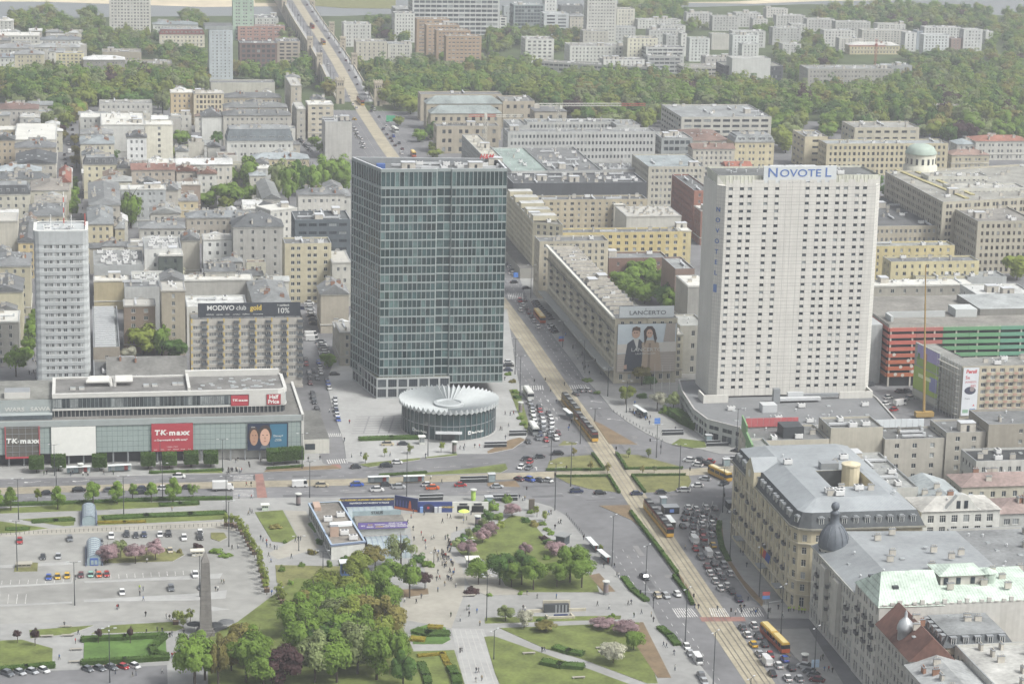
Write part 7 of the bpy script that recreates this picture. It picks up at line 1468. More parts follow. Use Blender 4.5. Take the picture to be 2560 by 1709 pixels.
# ---- bridge
t=tag(thing('viaduct','long stone viaduct with tram tracks leading to the river bridge','bridge',tuple(W(192,1780)),world=True));br=mat('bridge_stone','a49c8b',.9,var=.1,scale=.08,streak=.06)
VB=[(u,v)for u,v in TRAM if v>=1640];VB=[(187.0,1675)]+[x for x in VB if x[1]>1680]+[(209,2560),(212,2700)]
b=MB();dk=MB()
for i in range(len(VB)-1):
 (u0,v0),(u1,v1)=VB[i],VB[i+1]
 F=lambda u,v,z:tuple(Vector((*W(u,v).xy,z)))
 dk.face([F(u0-14,v0,.03),F(u0+12.5,v0,.03),F(u1+12.5,v1,.03),F(u1-14,v1,.03)],'asphalt')
 for o,s in((-14,-1),(12.5,1)):
  b.face([F(u0+o,v0,-20),F(u1+o,v1,-20),F(u1+o,v1,1.0),F(u0+o,v0,1.0)],br);b.face([F(u0+o,v0,1.0),F(u1+o,v1,1.0),F(u1+o-s*.6,v1,1.0),F(u0+o-s*.6,v0,1.0)],br);b.face([F(u0+o-s*.6,v0,1.0),F(u1+o-s*.6,v1,1.0),F(u1+o-s*.6,v1,0),F(u0+o-s*.6,v0,0)],br)
  dk.face([F(u0+o,v0,.06),F(u0+o-s*3.4,v0,.06),F(u1+o-s*3.4,v1,.06),F(u1+o,v1,.06)],'paving_light')
 dk.face([F(u0-3.8,v0,.09),F(u0+3.8,v0,.09),F(u1+3.8,v1,.09),F(u1-3.8,v1,.09)],'trambed')
b.build('parapet_wall',t);dk.build('deck',t)
for k in range(26):
 v=1720+k*22;u=np.interp(v,[x[1]for x in VB],[x[0]for x in VB])-14.06;b=MB()
 pts=[(-7,-17),(7,-17)]+[(7*math.cos(math.pi*s/8),-9+5.5*math.sin(math.pi*s/8))for s in range(9)]
 b.face([tuple(Vector((*W(u,v+x).xy,z)))for x,z in pts],plain('4a4a48'));b.build('arch',t)
lp=lamp_parts('twin')
for k in range(34):
 v=1690+(k//2)*38;uc=float(np.interp(v,[x[1]for x in VB],[x[0]for x in VB]));T=thing('bridge_lamp','slim lamp post on the viaduct, %s row, number %s from the gate towers'%('left' if k%2==0 else 'right',nth(k//2)),'street lamp',(*W(uc+(-10.8 if k%2==0 else 9.4),v).xy,.05),GA,'lamps on the viaduct');put('pole',lp[0],T,sc=(1,1,.85));put('arm',lp[1],T,(0,0,-1.5))
def tower(label,u,v,w,h,z0=0):
 T=thing('gate_tower',label,'tower',(*W(u,v).xy,z0),GA,'gate towers of the viaduct');b=MB();b.box(-w/2,w/2,-w/2,w/2,-8,h*.62,br);b.box(-w*.46,w*.46,-w*.46,w*.46,h*.62,h*.9,br);b.box(-w*.55,w*.55,-w*.55,w*.55,h*.60,h*.64,br);b.box(-w*.52,w*.52,-w*.52,w*.52,h*.88,h*.93,br);b.build('shaft',T)
 for i in range(4):
  for j in(-1,1):
   x=(-.45+.3*i)*w;m=MB();m.box(x-.09*w,x+.09*w,j*w*.46-.25,j*w*.46+.25,h*.93,h,br);m.build('merlon',T)
 for i in range(3):x=(-.25+.25*i)*w;m=MB();m.box(x-.08*w,x+.08*w,-w*.46-.06,-w*.46-.005,h*.7,h*.8,plain('4a4a48'));m.build('window',T)
 m=MB();m.box(-w*.14,w*.14,-w/2-.06,-w/2-.005,0,h*.2,plain('3f3f3d'));m.build('door',T)
 m=MB();m.box(-w*.1,w*.1,-w/2-.06,-w/2-.005,h*.38,h*.48,plain('4a4a48'));m.build('window',T)
tower('left crenellated gate tower at the viaduct start',174.6,1668,5.6,18);tower('right crenellated gate tower at the viaduct start',199.8,1657,5.6,17.6)
for i,(v,s)in enumerate(((1880,-1),(1880,1),(1990,-1),(1990,1),(2100,1),(2330,-1),(2330,1))):
 uc=float(np.interp(v,[x[1]for x in VB],[x[0]for x in VB]));tower('small stone turret on %s viaduct parapet, %s from the gate'%('left' if s<0 else 'right',nth(i//2)),uc+(s*13.6-.7),v,4.6,9 if v<2300 else 13)
b=MB();bx(b,203,240,1661,1661.8,0,4.2,br);t2=tag(b.build('arcade_wall'),'low pale arcade wall right of the gate tower','wall')
# ---- cranes
def lattice(T,nm,a,c,w,n,m,up=Vector((0,0,1))):
 a,c=Vector(a),Vector(c);d=(c-a).normalized();x=d.orthogonal().normalized()if abs(d.z)>.9 else d.cross(up).normalized();y=x.cross(d);b=MB();cs=[x*w+y*w,-x*w+y*w,-x*w-y*w,x*w-y*w]
 for k in cs:b.tube(a+k,c+k,.09+w*.03,.09+w*.03,m,4,False)
 for i in range(n):
  p,s_=a.lerp(c,i/n),a.lerp(c,(i+1)/n)
  for k in range(4):b.tube(p+cs[k],s_+cs[(k+1)%4],.06+w*.02,.06+w*.02,m,3,False)
 b.build(nm,T)
cw=plain('c0beb6');cr=plain('a9554a')
p=g('A2',1485,1000,16);T=thing('tower_crane','pale lattice tower crane with long jib over the building site','crane',(p.x,p.y,0),world=True);top=zat(*q('A2',1485,715),p);P0=Vector((p.x,p.y,16));PT=Vector((p.x,p.y,top))
lattice(T,'mast',P0,PT,.8,14,cw);jd=g('A2',2165,735,top-zg(0,1400));J=Vector((at(*q('A2',2165,733),top).x,at(*q('A2',2165,733),top).y,top));dj=(J-PT).normalized();L=52
lattice(T,'jib',PT,PT+E1*L*.72,.75,22,cw);lattice(T,'jib_tip',PT+E1*L*.72,PT+E1*L,.6,7,cr);lattice(T,'counter_jib',PT,PT-E1*14,.7,5,cw);b=MB();b.obox(PT-E1*13,E1,E2,3,1.6,top-2,top+.2,'chimney_render');b.build('counterweight',T);b=MB();b.obox(PT+E1*1.2-E2*1,E1,E2,1.6,1.6,top-2.2,top-.2,cw);b.build('cab',T)
p=g('A2',990,1000,16);T=thing('tower_crane','smaller tower crane with red jib left of the site','crane',(p.x,p.y,0),world=True);top=zat(*q('A2',992,790),p);PT=Vector((p.x,p.y,top));lattice(T,'mast',(p.x,p.y,14),PT,.7,10,cw);lattice(T,'jib',PT-E1*10,PT+E1*6,.6,8,cr);lattice(T,'jib_tip',PT+E1*6,PT+E1*22,.55,8,cw);b=MB();b.obox(PT,E1,E2,1.6,1.6,top-2,top+1.4,cw);b.build('cab',T)
p=g('A3',1330,490,0);T=thing('tower_crane','red tower crane above the grey ministry roofs','crane',(p.x,p.y,p.z),world=True);top=zat(*q('A3',1335,265),p);PT=Vector((p.x,p.y,top));lattice(T,'mast',(p.x,p.y,p.z),PT,.8,14,cr);lattice(T,'jib',PT-Vector((0,0,6))-E1*24,PT-Vector((0,0,6))+E1*8,.5,12,cr);b=MB();b.obox(PT,E1,E2,1.5,1.5,top-6,top-4,cr);b.build('cab',T)
p=g('B3',1665,1540);T=thing('mobile_crane_boom','tall orange telescopic crane boom beside the posters','crane',tuple(p),world=True);tp=at(*q('B3',1625,490),0);z=zat(*q('B3',1625,490),p+Vector((-2,4,0)));q2=p+Vector((-2.5,3,0));bo_=plain('987c42')
for k in range(4):b=MB();a,c=p.lerp(Vector((q2.x,q2.y,z)),k/4),p.lerp(Vector((q2.x,q2.y,z)),(k+1)/4);w=.52-.09*k;b.tube(a,c,w,w-.04,bo_,6);b.build('boom_section',T)
b=MB();b.obox(p,E1,E2,7,2.6,.6,2.4,bo_);b.build('carrier',T)
# ================================================================== TREES
def fol(n,c,tr=.45):return mat('foliage_'+n,c,.9,var=.22,scale=.5,rnd=.18,spec=.15,trans=tr)
FO={'g':fol('green',(0.179,0.274,0.054)),'y':fol('yellow_green',(0.236,0.285,0.063)),'d':fol('dark',(0.101,0.184,0.048)),'e':fol('grey_green',(0.234,0.281,0.122)),'o':fol('olive',(0.249,0.229,0.077)),'p':fol('pink',(.36,.26,.27)),'r':fol('plum',(.085,.05,.05)),'w':fol('blossom',(.42,.42,.33)),'h':fol('hedge',(.085,.15,.035)),'f':fol('gold',(.30,.25,.04))}
BARK=mat('bark',(.06,.05,.04),.95,var=.2,scale=3)
def crown_np(seed,n,leaf,shape='round'):
 r=np.random.RandomState(seed);K=22 if shape!='sparse' else 14
 c=r.normal(size=(K,3));c/=np.linalg.norm(c,axis=1)[:,None];c*=r.uniform(.25,.8,(K,1));rad=r.uniform(.2,.42,K)
 if shape=='cone':t=(c[:,2]+1)/2;c[:,:2]*=(1.15-t)[:,None];rad*=(1.1-.6*t)
 if shape=='column':c[:,:2]*=.8
 k=r.randint(0,K,n);d=r.normal(size=(n,3));d/=np.linalg.norm(d,axis=1)[:,None];d[:,2]=np.where(d[:,2]<-.6,-d[:,2],d[:,2])
 p=c[k]+d*(rad[k]*r.uniform(.72,1.06,n))[:,None]
 nrm=d*.75+p*.75+r.normal(size=(n,3))*(.33 if n>2500 else .16)+np.array([0,0,.3]);nrm/=np.linalg.norm(nrm,axis=1)[:,None]
 a=np.cross(nrm,r.normal(size=(n,3)));a/=np.linalg.norm(a,axis=1)[:,None];b=np.cross(nrm,a);s=leaf*r.uniform(.6,1.35,(n,1))
 return np.stack([p-a*s,p-b*s*.7,p+a*s,p+b*s*.7],1).reshape(-1,3)
def np_mesh(name,V,mats,mi=None):
 me=bpy.data.meshes.new(name);n=len(V)//4;me.vertices.add(len(V));me.vertices.foreach_set('co',V.astype(np.float32).ravel())
 me.loops.add(len(V));me.loops.foreach_set('vertex_index',np.arange(len(V),dtype=np.int32));me.polygons.add(n);me.polygons.foreach_set('loop_start',np.arange(0,len(V),4,dtype=np.int32));me.polygons.foreach_set('loop_total',np.full(n,4,dtype=np.int32))
 for m in mats:me.materials.append(m)
 if mi is not None:me.polygons.foreach_set('material_index',mi.astype(np.int32))
 me.update();me.validate();return me
CR={}
def crown(shape,q_,v):
 k=(shape,q_,v)
 if k not in CR:
  n,lf={'near':(5200,.062),'mid':(2200,.095),'far':(1000,.125)}[q_]
  if shape=='sparse':n=int(n*.4)
  V=crown_np(hash(k)%1000 if False else(v*17+len(shape)*5+{'near':1,'mid':2,'far':3}[q_]),n,lf,shape);CR[k]=(np_mesh('crown',V,[FO['g']]),V)
 return CR[k]
def trunk_me(q_):
 def f(b):
  b.tube((0,0,-.3),(0,0,.55),.032,.022,BARK,6);rr=random.Random(4)
  for k in range(6 if q_!='far' else 3):a=k*2.1;z=.32+.07*k;b.tube((0,0,z),(.2*math.cos(a),.2*math.sin(a),z+.26),.014,.005,BARK,4,False)
  b.tube((0,0,.55),(.02,.02,.88),.022,.006,BARK,5,False)
 return small('trunk_'+q_,f)
def tree(p,h,w,col,label,group=None,shape='round',q_='near',name='tree',lo=.16,cat='tree'):
 rr=random.Random(int(p[0]*31+p[1]*17));T=thing(name,label,cat,tuple(p),rr.uniform(0,6.28),group)
 put('trunk',trunk_me(q_),T,sc=(h*.8,h*.8,h))
 o=put('crown',crown(shape,q_,rr.randint(0,2 if q_!='far' else 4))[0],T,(0,0,h*(1+lo)/2),rr.uniform(0,6),(w/2,w/2,h*(1-lo)/2))
 if col!='g':o.material_slots[0].link='OBJECT';o.material_slots[0].material=FO[col]
 return T
CN={'g':'green','y':'yellow-green','d':'dark green','e':'grey-green','o':'olive brown','p':'pink blossoming','r':'dark plum','w':'white blossoming'}
def trees(r,where,s,group,shape='round',q_='near',lo=.16,name='tree',cat='tree'):
 it=s.split();n=len(it)
 for i,w in enumerate(it):
  x,y,h,d,c=w.split(',');kz=(1.15,1.35)if q_=='mid' and r in('A1','B1','A2','B2','B3','A3')else(1,1);tree(g(r,float(x),float(y),PVZ if r[0]in 'CD' else 0),float(h)*kz[0],float(d)*kz[1],c,'%s %s%s, %s from left %s'%(CN[c],{'cone':'cone-shaped ','column':'columnar ','sparse':'airy '}.get(shape,''),cat,nth(sorted(range(n),key=lambda k:float(it[k].split(',')[0])).index(i)),where),group,shape,q_,name,lo,cat)
trees('D1','in the row along the cross street','75,385,8.6,7.6,g 258,325,5,4,y 395,378,8.4,7.4,g 636,350,9,8,g 800,342,8.6,7.2,g 906,315,6.4,5.2,g 1034,328,7.6,7,g 1182,335,9.4,8,g -30,395,9,8,g','street trees by the parking square','cone',lo=.15)
trees('D1','at the road island by parking','1318,305,6,4.4,g',None,'sparse')
trees('D1','on the blossom bed','735,745,7,8,p 925,745,6.4,7.5,p 1062,722,7,7,p 825,705,6,5.5,e','blossom trees on the parking square',lo=.1)
trees('D1','beside hedge lawns','120,1290,4.2,2.6,r 240,1310,5.4,3,r 672,1290,4.6,2.2,r 890,1290,5,2,r','young plum trees',lo=.3)
trees('D1','at the obelisk cafe','1210,1150,4.4,3.6,y 1250,1150,3.6,3,y 1300,1150,4.8,3.4,y 1250,1185,3.4,2,y','young trees by the obelisk','sparse')
trees('D1','in the big grove right of obelisk','1330,1600,17,12,g 1490,1590,15,6,o 1640,1400,11,10,o 1680,1560,15,12,g 1800,1600,12,10,g 1930,1580,13,13,r 2030,1250,13,12,g 2160,1140,14,13,g 2260,1060,13,13,y 2180,1330,14,13,g 2290,1290,14,13,e 2150,1560,15,12,e 2300,1560,15,13,g 2380,1400,16,14,g 2440,1180,14,12,g 1400,1540,14,10,g 1580,1480,11,9,o 1750,1450,12,10,g 2080,1420,15,13,g 2210,1200,13,12,g 2100,1200,12,11,o 2230,1450,14,12,d','grove trees by the obelisk',lo=.05)
trees('D2','in the grove at bottom centre','120,1500,17,13,e 250,1540,17,11,g 60,1330,16,13,y 180,1250,15,12,o 330,1310,15,11,o 380,1490,13,8,g 430,1600,11,8,d 320,1120,13,10,g 90,1080,14,12,y 210,1020,12,10,g 20,1200,15,13,g 150,1400,16,13,g 280,1420,15,12,y','grove trees at bottom centre',lo=.05)
trees('D2','around the station path','130,880,11,10,y 340,905,9,9,g 475,980,12,8,g 580,925,6,5,r 240,800,9,9,o','trees by the station path')
trees('D2','leaning over the glass vault','415,780,12,11,e',None,'sparse')
trees('D2','along the south side of triangle lawn','945,890,9,9,g 1090,890,11,10,d 1170,905,9,8,g 1240,890,11,10,d 1320,925,10,9,g 1480,905,9,8,g 1570,875,13,11,g 1650,910,11,10,g','trees on the triangle lawn')
trees('D2','on the triangle lawn','1175,425,5,6,p 1030,560,5.4,6,p 975,605,5.2,6,p 870,690,5,7,p 1265,690,4.4,5,p 1465,690,5,8,p 1800,1190,3.2,8,p 1955,1225,4.4,8,p','pink trees on the triangle lawn',lo=.05)
trees('D2','in the lower lawns','1130,1140,5,6,e 1258,1185,6,6,w 1865,1425,7,9,w 2005,1335,6.5,7,g 1410,1205,3,7,o','small trees in the lower lawns',lo=.12)
trees('C2','before the round bank','175,700,4,2.6,y 305,660,3.6,2.4,y 478,640,4,3,y 690,630,4.4,3,y 1345,1070,4.4,2.8,y 1400,1100,4,2.8,y','thin young trees','sparse','mid')
trees('C2','on the roundabout islands','1710,760,4.5,3,o 1825,770,4,3,o 1970,665,3.6,2.6,e 2105,665,4,2.8,e 2065,775,3.4,2.2,o 2145,775,3.4,2.2,e 1597,655,3.6,2.4,o','thin trees on roundabout islands','sparse','mid')
trees('C2','by the hotel pavement','1950,300,8,7.5,y 2165,345,8,7,w 2275,350,8,7,e 2060,170,8,8,o 2120,200,6,6,d','trees by the hotel pavement')
trees('B2','in the courtyard behind boulevard row','1920,690,10,11,g 2000,650,12,12,g 2090,640,13,12,g 2170,700,12,11,g 2230,790,12,11,d 2280,820,10,9,g 2080,760,11,11,g 2330,650,9,8,d 2000,740,10,10,g','courtyard trees',q_='mid',lo=.1)
trees('A2','in the courtyard of dull beige block','1715,1600,12,12,y',None,q_='mid')
trees('A1','in the old town courtyards','895,1560,20,9,g 750,1110,8,9,d 1235,990,10,10,g 1475,1010,10,8,d 1300,1050,6,8,e 1690,1300,19,11,g 1560,1290,14,12,g 1555,1420,15,14,g 1700,1420,14,8,g 1420,1420,9,11,g 1540,1450,8,7,y 1400,1560,9,9,d 1500,1560,9,11,e 1600,1520,8,8,o 2145,1000,7,7,g 2205,1060,8,8,g 2290,1060,9,9,g 40,1510,9,10,e 200,1430,8,7,g 1045,1080,6,6,o 1205,1080,8,8,y 1355,830,9,6,g','courtyard trees in the old town',q_='mid',lo=.12)
trees('A1','in the poplar group','1900,1350,20,10,e 1970,1390,21,10,g 2050,1340,20,11,d 2130,1340,19,10,g 2230,1310,19,11,g 2310,1290,18,12,g 2170,1420,12,14,y 2349,1320,16,10,g','tall trees left of the glass tower',q_='mid',lo=.08)
trees('A1','lining the left street','500,1330,9,6,g 505,1390,9,6,g 498,1450,9,6,g 492,1500,9,6,g 425,930,7,5,r 430,970,7,6,o 520,1080,8,5,o 525,1150,8,6,o 385,870,8,6,o 510,1000,7,5,o','street trees on the left street',q_='mid',lo=.2)
trees('B1','in the street left of rounded tower','235,990,9,6,g 225,1040,9,6,g 200,1110,8,6,g 175,1180,8,6,g 110,1260,11,7,g 240,930,8,5,g','trees left of the rounded tower',q_='mid',lo=.2)
trees('B1','in the yards behind the store','975,1115,12,11,y 1105,1125,14,6,g 1190,1140,9,9,d 885,1155,6,7,w 1195,620,8,8,w 1500,710,8,12,g 1305,715,7,8,g 2200,670,9,8,g 2245,1200,6,7,g 870,620,5,6,g','yard trees behind the store',q_='mid',lo=.1)
trees('B3','beside the ministry','1950,480,11,11,d 2205,510,14,9,d 2300,600,12,14,y 1420,60,10,10,d 1560,160,8,12,g 1640,180,7,9,g 1860,330,9,8,g','trees beside the ministry',q_='mid',lo=.1)
trees('A3','before the yellow stone office','1080,1140,6,5,g 1190,1145,6,6,y 1300,1145,6,6,y 1410,1150,7,5,g 1345,1300,9,7,d 2160,1080,10,7,d 2250,1080,8,8,d 1700,900,16,7,d 1755,890,14,8,d 1895,960,14,14,r','trees at yellow stone office',q_='mid',lo=.1)
trees('A2','along the museum forecourt','545,970,9,8,g 625,900,10,8,g 630,960,12,9,d 635,1040,6,6,y 650,1080,6,8,y 370,740,9,8,g 480,780,14,14,y 200,660,12,8,e 400,860,7,6,y','museum forecourt trees',q_='mid',lo=.1)
for(x,y,wh)in((242,560,'centre'),(1010,390,'right')):tree(g('A2',x,y),22,5,'d','dark columnar poplar standing above the woods, %s'%wh,None,'column','mid',lo=.05)
# --- planter trees and clipped box trees
for i,(x,y)in enumerate(PLA[:20]):tree(g('D1',x,y,PVZ+1.0),4.4,3.0,'y','slender yellow-green tree in the %s planter of the row'%nth(i),'planter trees','sparse','mid',lo=.2)
def leafbox(sx,sy,sz,n,seed,lf=.16):
 r=np.random.RandomState(seed);p=r.uniform(-1,1,(n,3));ax=r.randint(0,5,n);s=np.where(r.rand(n)<.5,-1.,1.)
 for k,a in enumerate((0,1,2,0,1)):m=ax==k;p[m,a]=np.where(a==2,1.,s[m])
 p*=np.array([sx/2,sy/2,sz/2])*r.uniform(.93,1.06,(n,1));a=r.normal(size=(n,3));a/=np.linalg.norm(a,axis=1)[:,None];b=np.cross(a,r.normal(size=(n,3)));b/=np.linalg.norm(b,axis=1)[:,None]
 return np.stack([p-a*lf,p-b*lf,p+a*lf,p+b*lf],1).reshape(-1,3)
core=lambda sx,sy,sz:(lambda b:(b.box(-sx*.46,sx*.46,-sy*.46,sy*.46,-sz*.5,sz*.46,FO['h']),b)[1])(MB())
BXM=np_mesh('clipped_crown',np.concatenate([leafbox(4.6,4.2,3.8,1900,3,.2)]),[FO['h']]);BXC=core(4.6,4.2,3.8).mesh('crown_core')
for i,(x,y)in enumerate(((250,765),(400,755),(680,752),(1012,742),(1158,738),(1305,730),(1440,728),(1870,712),(1945,706),(2025,700))):
 T=thing('clipped_tree','box-clipped dark green tree, %s from left before the store'%nth(i),'tree',tuple(g('C1',x,y,PVZ)),GA,'clipped trees before the store');put('trunk',small('clip_trunk',lambda b:b.tube((0,0,0),(0,0,2.2),.16,.12,BARK,6)),T);c=put('crown',BXM,T,(0,0,3.5));put('foliage_core',BXC,c)
def hedge(label,r,pts,w,h,c='h',base=PVZ):
 P=[g(r,*p,base)for p in pts];T=thing('hedge',label,'hedge',tuple(P[0]),world=True);V=[];b=MB()
 for i in range(len(P)-1):
  d=P[i+1]-P[i];L=d.length;a=math.atan2(d.y,d.x);m=(P[i]+P[i+1])/2;lb=leafbox(L+w*.6,w,h,int(60+L*(w+2*h)*7),i+3,.17);ca,sa=math.cos(a),math.sin(a)
  V.append(np.stack([lb[:,0]*ca-lb[:,1]*sa+m.x-P[0].x,lb[:,0]*sa+lb[:,1]*ca+m.y-P[0].y,lb[:,2]+h/2],1));u=d.normalized();b.obox(m,Vector((u.x,u.y,0)),Vector((-u.y,u.x,0)),L+w*.5,w*.92,P[0].z,P[0].z+h*.95,FO[c])
 put('foliage',np_mesh('foliage',np.concatenate(V),[FO[c]]),T);b.build('foliage_core',T)
for a in(('low hedge strip along lower carriageway','D1',((-40,350),(560,335),(1100,312),(1560,306)),2.2,.9),('hedge along outer rim of west island','C2',((1415,752),(1600,752),(1800,750)),.9,.8),('hedge along tram side of west island','C2',((1725,645),(1765,695),(1800,745)),.9,.9),('hedge along tram side of north island','C2',((1890,642),(1930,700),(1955,745)),.9,.9),('hedge along south rim of north island','C2',((1960,745),(2150,743),(2330,740)),.9,.8),('hedge along tram side of south island','C2',((1835,795),(1870,850),(1905,905)),.9,.9),('hedge along north rim of south island','C2',((1480,797),(1650,796),(1830,793)),.9,.8),('hedge along tram side of east island','C2',((1998,795),(2040,850),(2080,902)),.9,.9),('hedge along north rim of east island','C2',((2000,790),(2180,788),(2349,786)),.9,.8),('long hedge between bed and tram track','C2',((1988,1045),(2080,1165),(2200,1320),(2300,1455)),1.1,1.0),('lower hedge between bed and tram track','D3',((-40,840),(40,940),(85,1025)),1.1,1.0),('clipped hedge above the hedge lawn','D1',((575,1275),(850,1262),(1110,1248)),2.4,1.3),('angled hedge right of the hedge lawn','D1',((1120,1255),(1040,1330),(1060,1370),(1130,1385)),2.2,1.3),('clipped hedge below the hedge lawn','D1',((575,1432),(850,1418),(1135,1400)),2.2,1.3),('hedge below the left lawn','D1',((-40,1485),(180,1468),(355,1452)),2.4,1.3),('hedge before the round bank plaza','C2',((150,545),(350,538),(530,535)),3,1.1),('hedge strip along store pavement west','C1',((1035,772),(1280,765),(1510,755)),1.6,.8),('hedge strip along store pavement east','C1',((1835,745),(2000,735),(2060,728)),1.6,.8),('green ledge hedge of middle cross street bed','C2',((280,788),(430,780),(580,770)),1.4,.7),('hedge beside the pavement of palace hotel','C3',((270,1110),(262,1170),(285,1280),(330,1370)),1.6,.8),('dark rough hedge by podium','C3',((-40,380),(40,430),(120,470)),5,2.8),('long bed of low shrubs on parking side','D1',((730,440),(1000,425),(1300,415),(1520,405)),3.6,.7),('golden shrub strip in the long bed','D1',((680,470),(850,468),(980,465)),2.0,.6,'f'),('small tip bed shrubs','D1',((240,462),(380,455),(490,450)),3,.5),('small left bed of low shrubs','D1',((60,515),(180,512)),3,.5),('evergreen bed beneath street trees','D1',((1110,352),(1230,345),(1340,338)),3,.8),('golden edge of the hedged lawn','D2',((545,1380),(700,1365),(730,1430),(760,1480)),1.8,.6,'f'),('shrubs left of the hedged lawn','D2',((555,1440),(590,1520),(600,1568)),2.2,1.0),('shrubs right of the hedged lawn','D2',((760,1470),(790,1520),(800,1568)),2.6,1.2),('golden shrubs of the round bed','D2',((500,1265),(560,1270)),3,.8,'f'),('golden flowers atop the round bed','D2',((620,1185),(680,1188)),2.6,.8,'f'),('green middle of the round bed','D2',((530,1215),(600,1230),(720,1230)),4,.9),('low shrub drift in the south lawn','D2',((1480,1330),(1560,1355),(1640,1370)),3,1.0),('long shrub drift in the south west lawn','D2',((1400,1430),(1500,1450),(1640,1460)),3.4,1.2),('shrubs along avenue pavement','D2',((1940,850),(2000,930),(2090,1000)),2,.8),('shrubs below the avenue crossing','D2',((2190,1190),(2250,1240),(2300,1300)),2.4,.8)):hedge(*a)
BU="1000,360,3,4,d 1040,380,3.5,5,g 1085,440,2.6,5,g 1010,440,3.4,5,d 980,490,3,4,e 1090,495,2.5,4,y 930,530,3,4,d 880,545,3,3,e 830,600,3.4,5,d 790,620,3,4,e 860,640,2.6,5,g 1300,400,1.8,3,g 1270,460,2.4,4,d 1320,490,2.4,4,o 1380,480,1.8,3,g 1415,520,1.6,3,g 1440,545,1.4,3,g 1395,580,1.8,4,r 1430,615,2.2,5,d 1410,715,2.2,3,g 1140,325,4,4,g 900,945,2.6,5,r 1020,965,1.4,2,g 1230,955,1.4,2,g 540,730,3,5,d 600,760,2.6,5,g 1855,1120,2,3,g 1370,1140,1.4,3,d 60,660,4,6,g 30,730,2.4,4,d 880,560,4,2,e 190,680,3,4,g 1780,640,1.5,2,y".split()
for i,w in enumerate(BU):
 x,y,h,d,c=w.split(',');tree(g('D2',float(x),float(y),PVZ),float(h),float(d),c,'%s round bush, %s from left around the triangle lawn'%(CN[c],nth(sorted(range(len(BU)),key=lambda k:float(BU[k].split(',')[0])).index(i))),'bushes round the triangle lawn','round','mid','bush',-.6,'bush')
trees('D1','on the lawns right of parking','1925,800,2.2,2.4,g 2060,765,2,2.4,g 1985,890,1.8,2.2,g 2250,770,3,2.4,g 2330,760,2.2,2,g 1880,505,1.6,5,o 1945,605,1.4,1.6,g 1475,670,1.6,5,g 1540,695,1.4,5,g 1225,675,1.8,2,o 1350,645,2.4,4,r 2290,650,2.4,4,g 2180,610,2,3,d 2340,620,4,5,g 2260,560,2.4,3,o 2130,680,2,4,o','bushes right of parking','round','mid',-.6,'bush','bush')
trees('C2','on the beds by the bank','1150,100,1.6,4,g 1180,150,1.6,4,o 1195,225,1.8,4,g 1210,260,1.6,4,d 1235,400,1.6,4,g 1255,440,1.6,4,g 1690,140,1.4,5,g 1760,225,1.2,4,g 2070,255,2.4,6,d 2349,360,3,6,d 2290,390,3,6,d 2230,360,3,6,g','bushes by the bank','round','mid',-.6,'bush','bush')
# --- woods: each tree of the front ranks on its own, the rest one mass
def wood(polys,sp,seed):
 rr=random.Random(seed);out=[]
 for s in polys:
  px=[]
  for seg_ in s.split(';'):
   w=seg_.split();px+=[q(w[0],*map(float,k.split(',')))for k in w[1:]]
  Wp=[gpx(x,max(y,2),8)for x,y in px];x0,x1,y0,y1=min(p.x for p in Wp)-10,max(p.x for p in Wp)+10,min(p.y for p in Wp)-10,max(p.y for p in Wp)+10;v=y0
  while v<y1:
   u=x0+rr.uniform(0,sp)
   while u<x1:
    x,y=u+rr.uniform(-.35,.35)*sp,v+rr.uniform(-.35,.35)*sp;u+=sp;z=zg(x,y)
    if not inside(proj((x,y,z+8)),px):continue
    if any(b0<x<b1 and c0<y<c1 and inside((x,y),F)for b0,b1,c0,c1,F in FOOT):continue
    a,c=UV((x,y));uc=np.interp(c,[k[1]for k in TRAM],[k[0]for k in TRAM])
    if c>1600 and-19<a-uc<18:continue
    out.append((x,y,z))
   v+=sp*.9
 return out
WOODS=wood(["A2 110,440 300,420 480,380 700,360 960,370 1300,400 1400,500 1900,480 2349,500; A3 60,500 330,510 560,570 700,575 830,570 840,680 890,760 830,870 700,980 650,900 620,780 500,690 100,690; A2 2349,700 2270,820 2040,820 1560,760 1330,640 1100,600 560,600 480,700 330,650 240,640 200,520","A3 880,640 920,540 1100,560 1600,470 1500,340 1650,340 2100,330 2349,380 2349,900 2010,900 1830,900 1650,860 1640,780 1180,850 1000,880 960,760","A3 640,300 900,280 1100,330 1080,400 930,460 780,560 720,450 650,420","A3 900,60 1000,24 1400,8 1700,10 2130,40 2180,200 2110,310 2080,150 1640,165 1300,130 960,130","A3 2230,60 2349,60 2349,380 2250,330 2190,200","A1 60,80 330,40 480,130 720,110 720,190 860,170 1080,200 1180,290 1400,300 1400,400 1200,430 980,320 700,330 560,300 430,230 100,170","A1 0,500 130,500 300,450 580,510 860,440 1180,480 1380,400 1400,590 1150,620 1160,720 1040,690 680,660 560,720 540,800 420,850 280,820 260,680 60,660 0,560","A1 1590,470 1900,470 2120,420 2200,520 2290,520 2290,650 2200,560 1990,540 1880,560 1860,520 1600,500","A1 560,40 690,40 690,130 560,130","A1 1240,60 1400,70 1400,150 1240,130","A2 540,340 760,290 960,380 700,380","A2 1000,190 1260,180 1380,160 1650,190 1680,260 1480,300 1260,380 1260,260 1000,330","A2 1890,10 2349,0 2349,90 2040,130 2010,160","A2 180,110 360,105 360,150 180,150","A2 230,190 490,210 490,260 230,240","A1 1880,180 2030,180 2030,250 1940,260","A3 480,150 640,150 640,210 500,200","A3 850,200 980,200 980,280 850,280","A3 0,120 200,150 120,190 0,170","A3 2030,900 2349,880 2349,920 2200,900"],13.0,5)
WOODS.sort(key=lambda p:p[1]);rr=random.Random(6);rest=[]
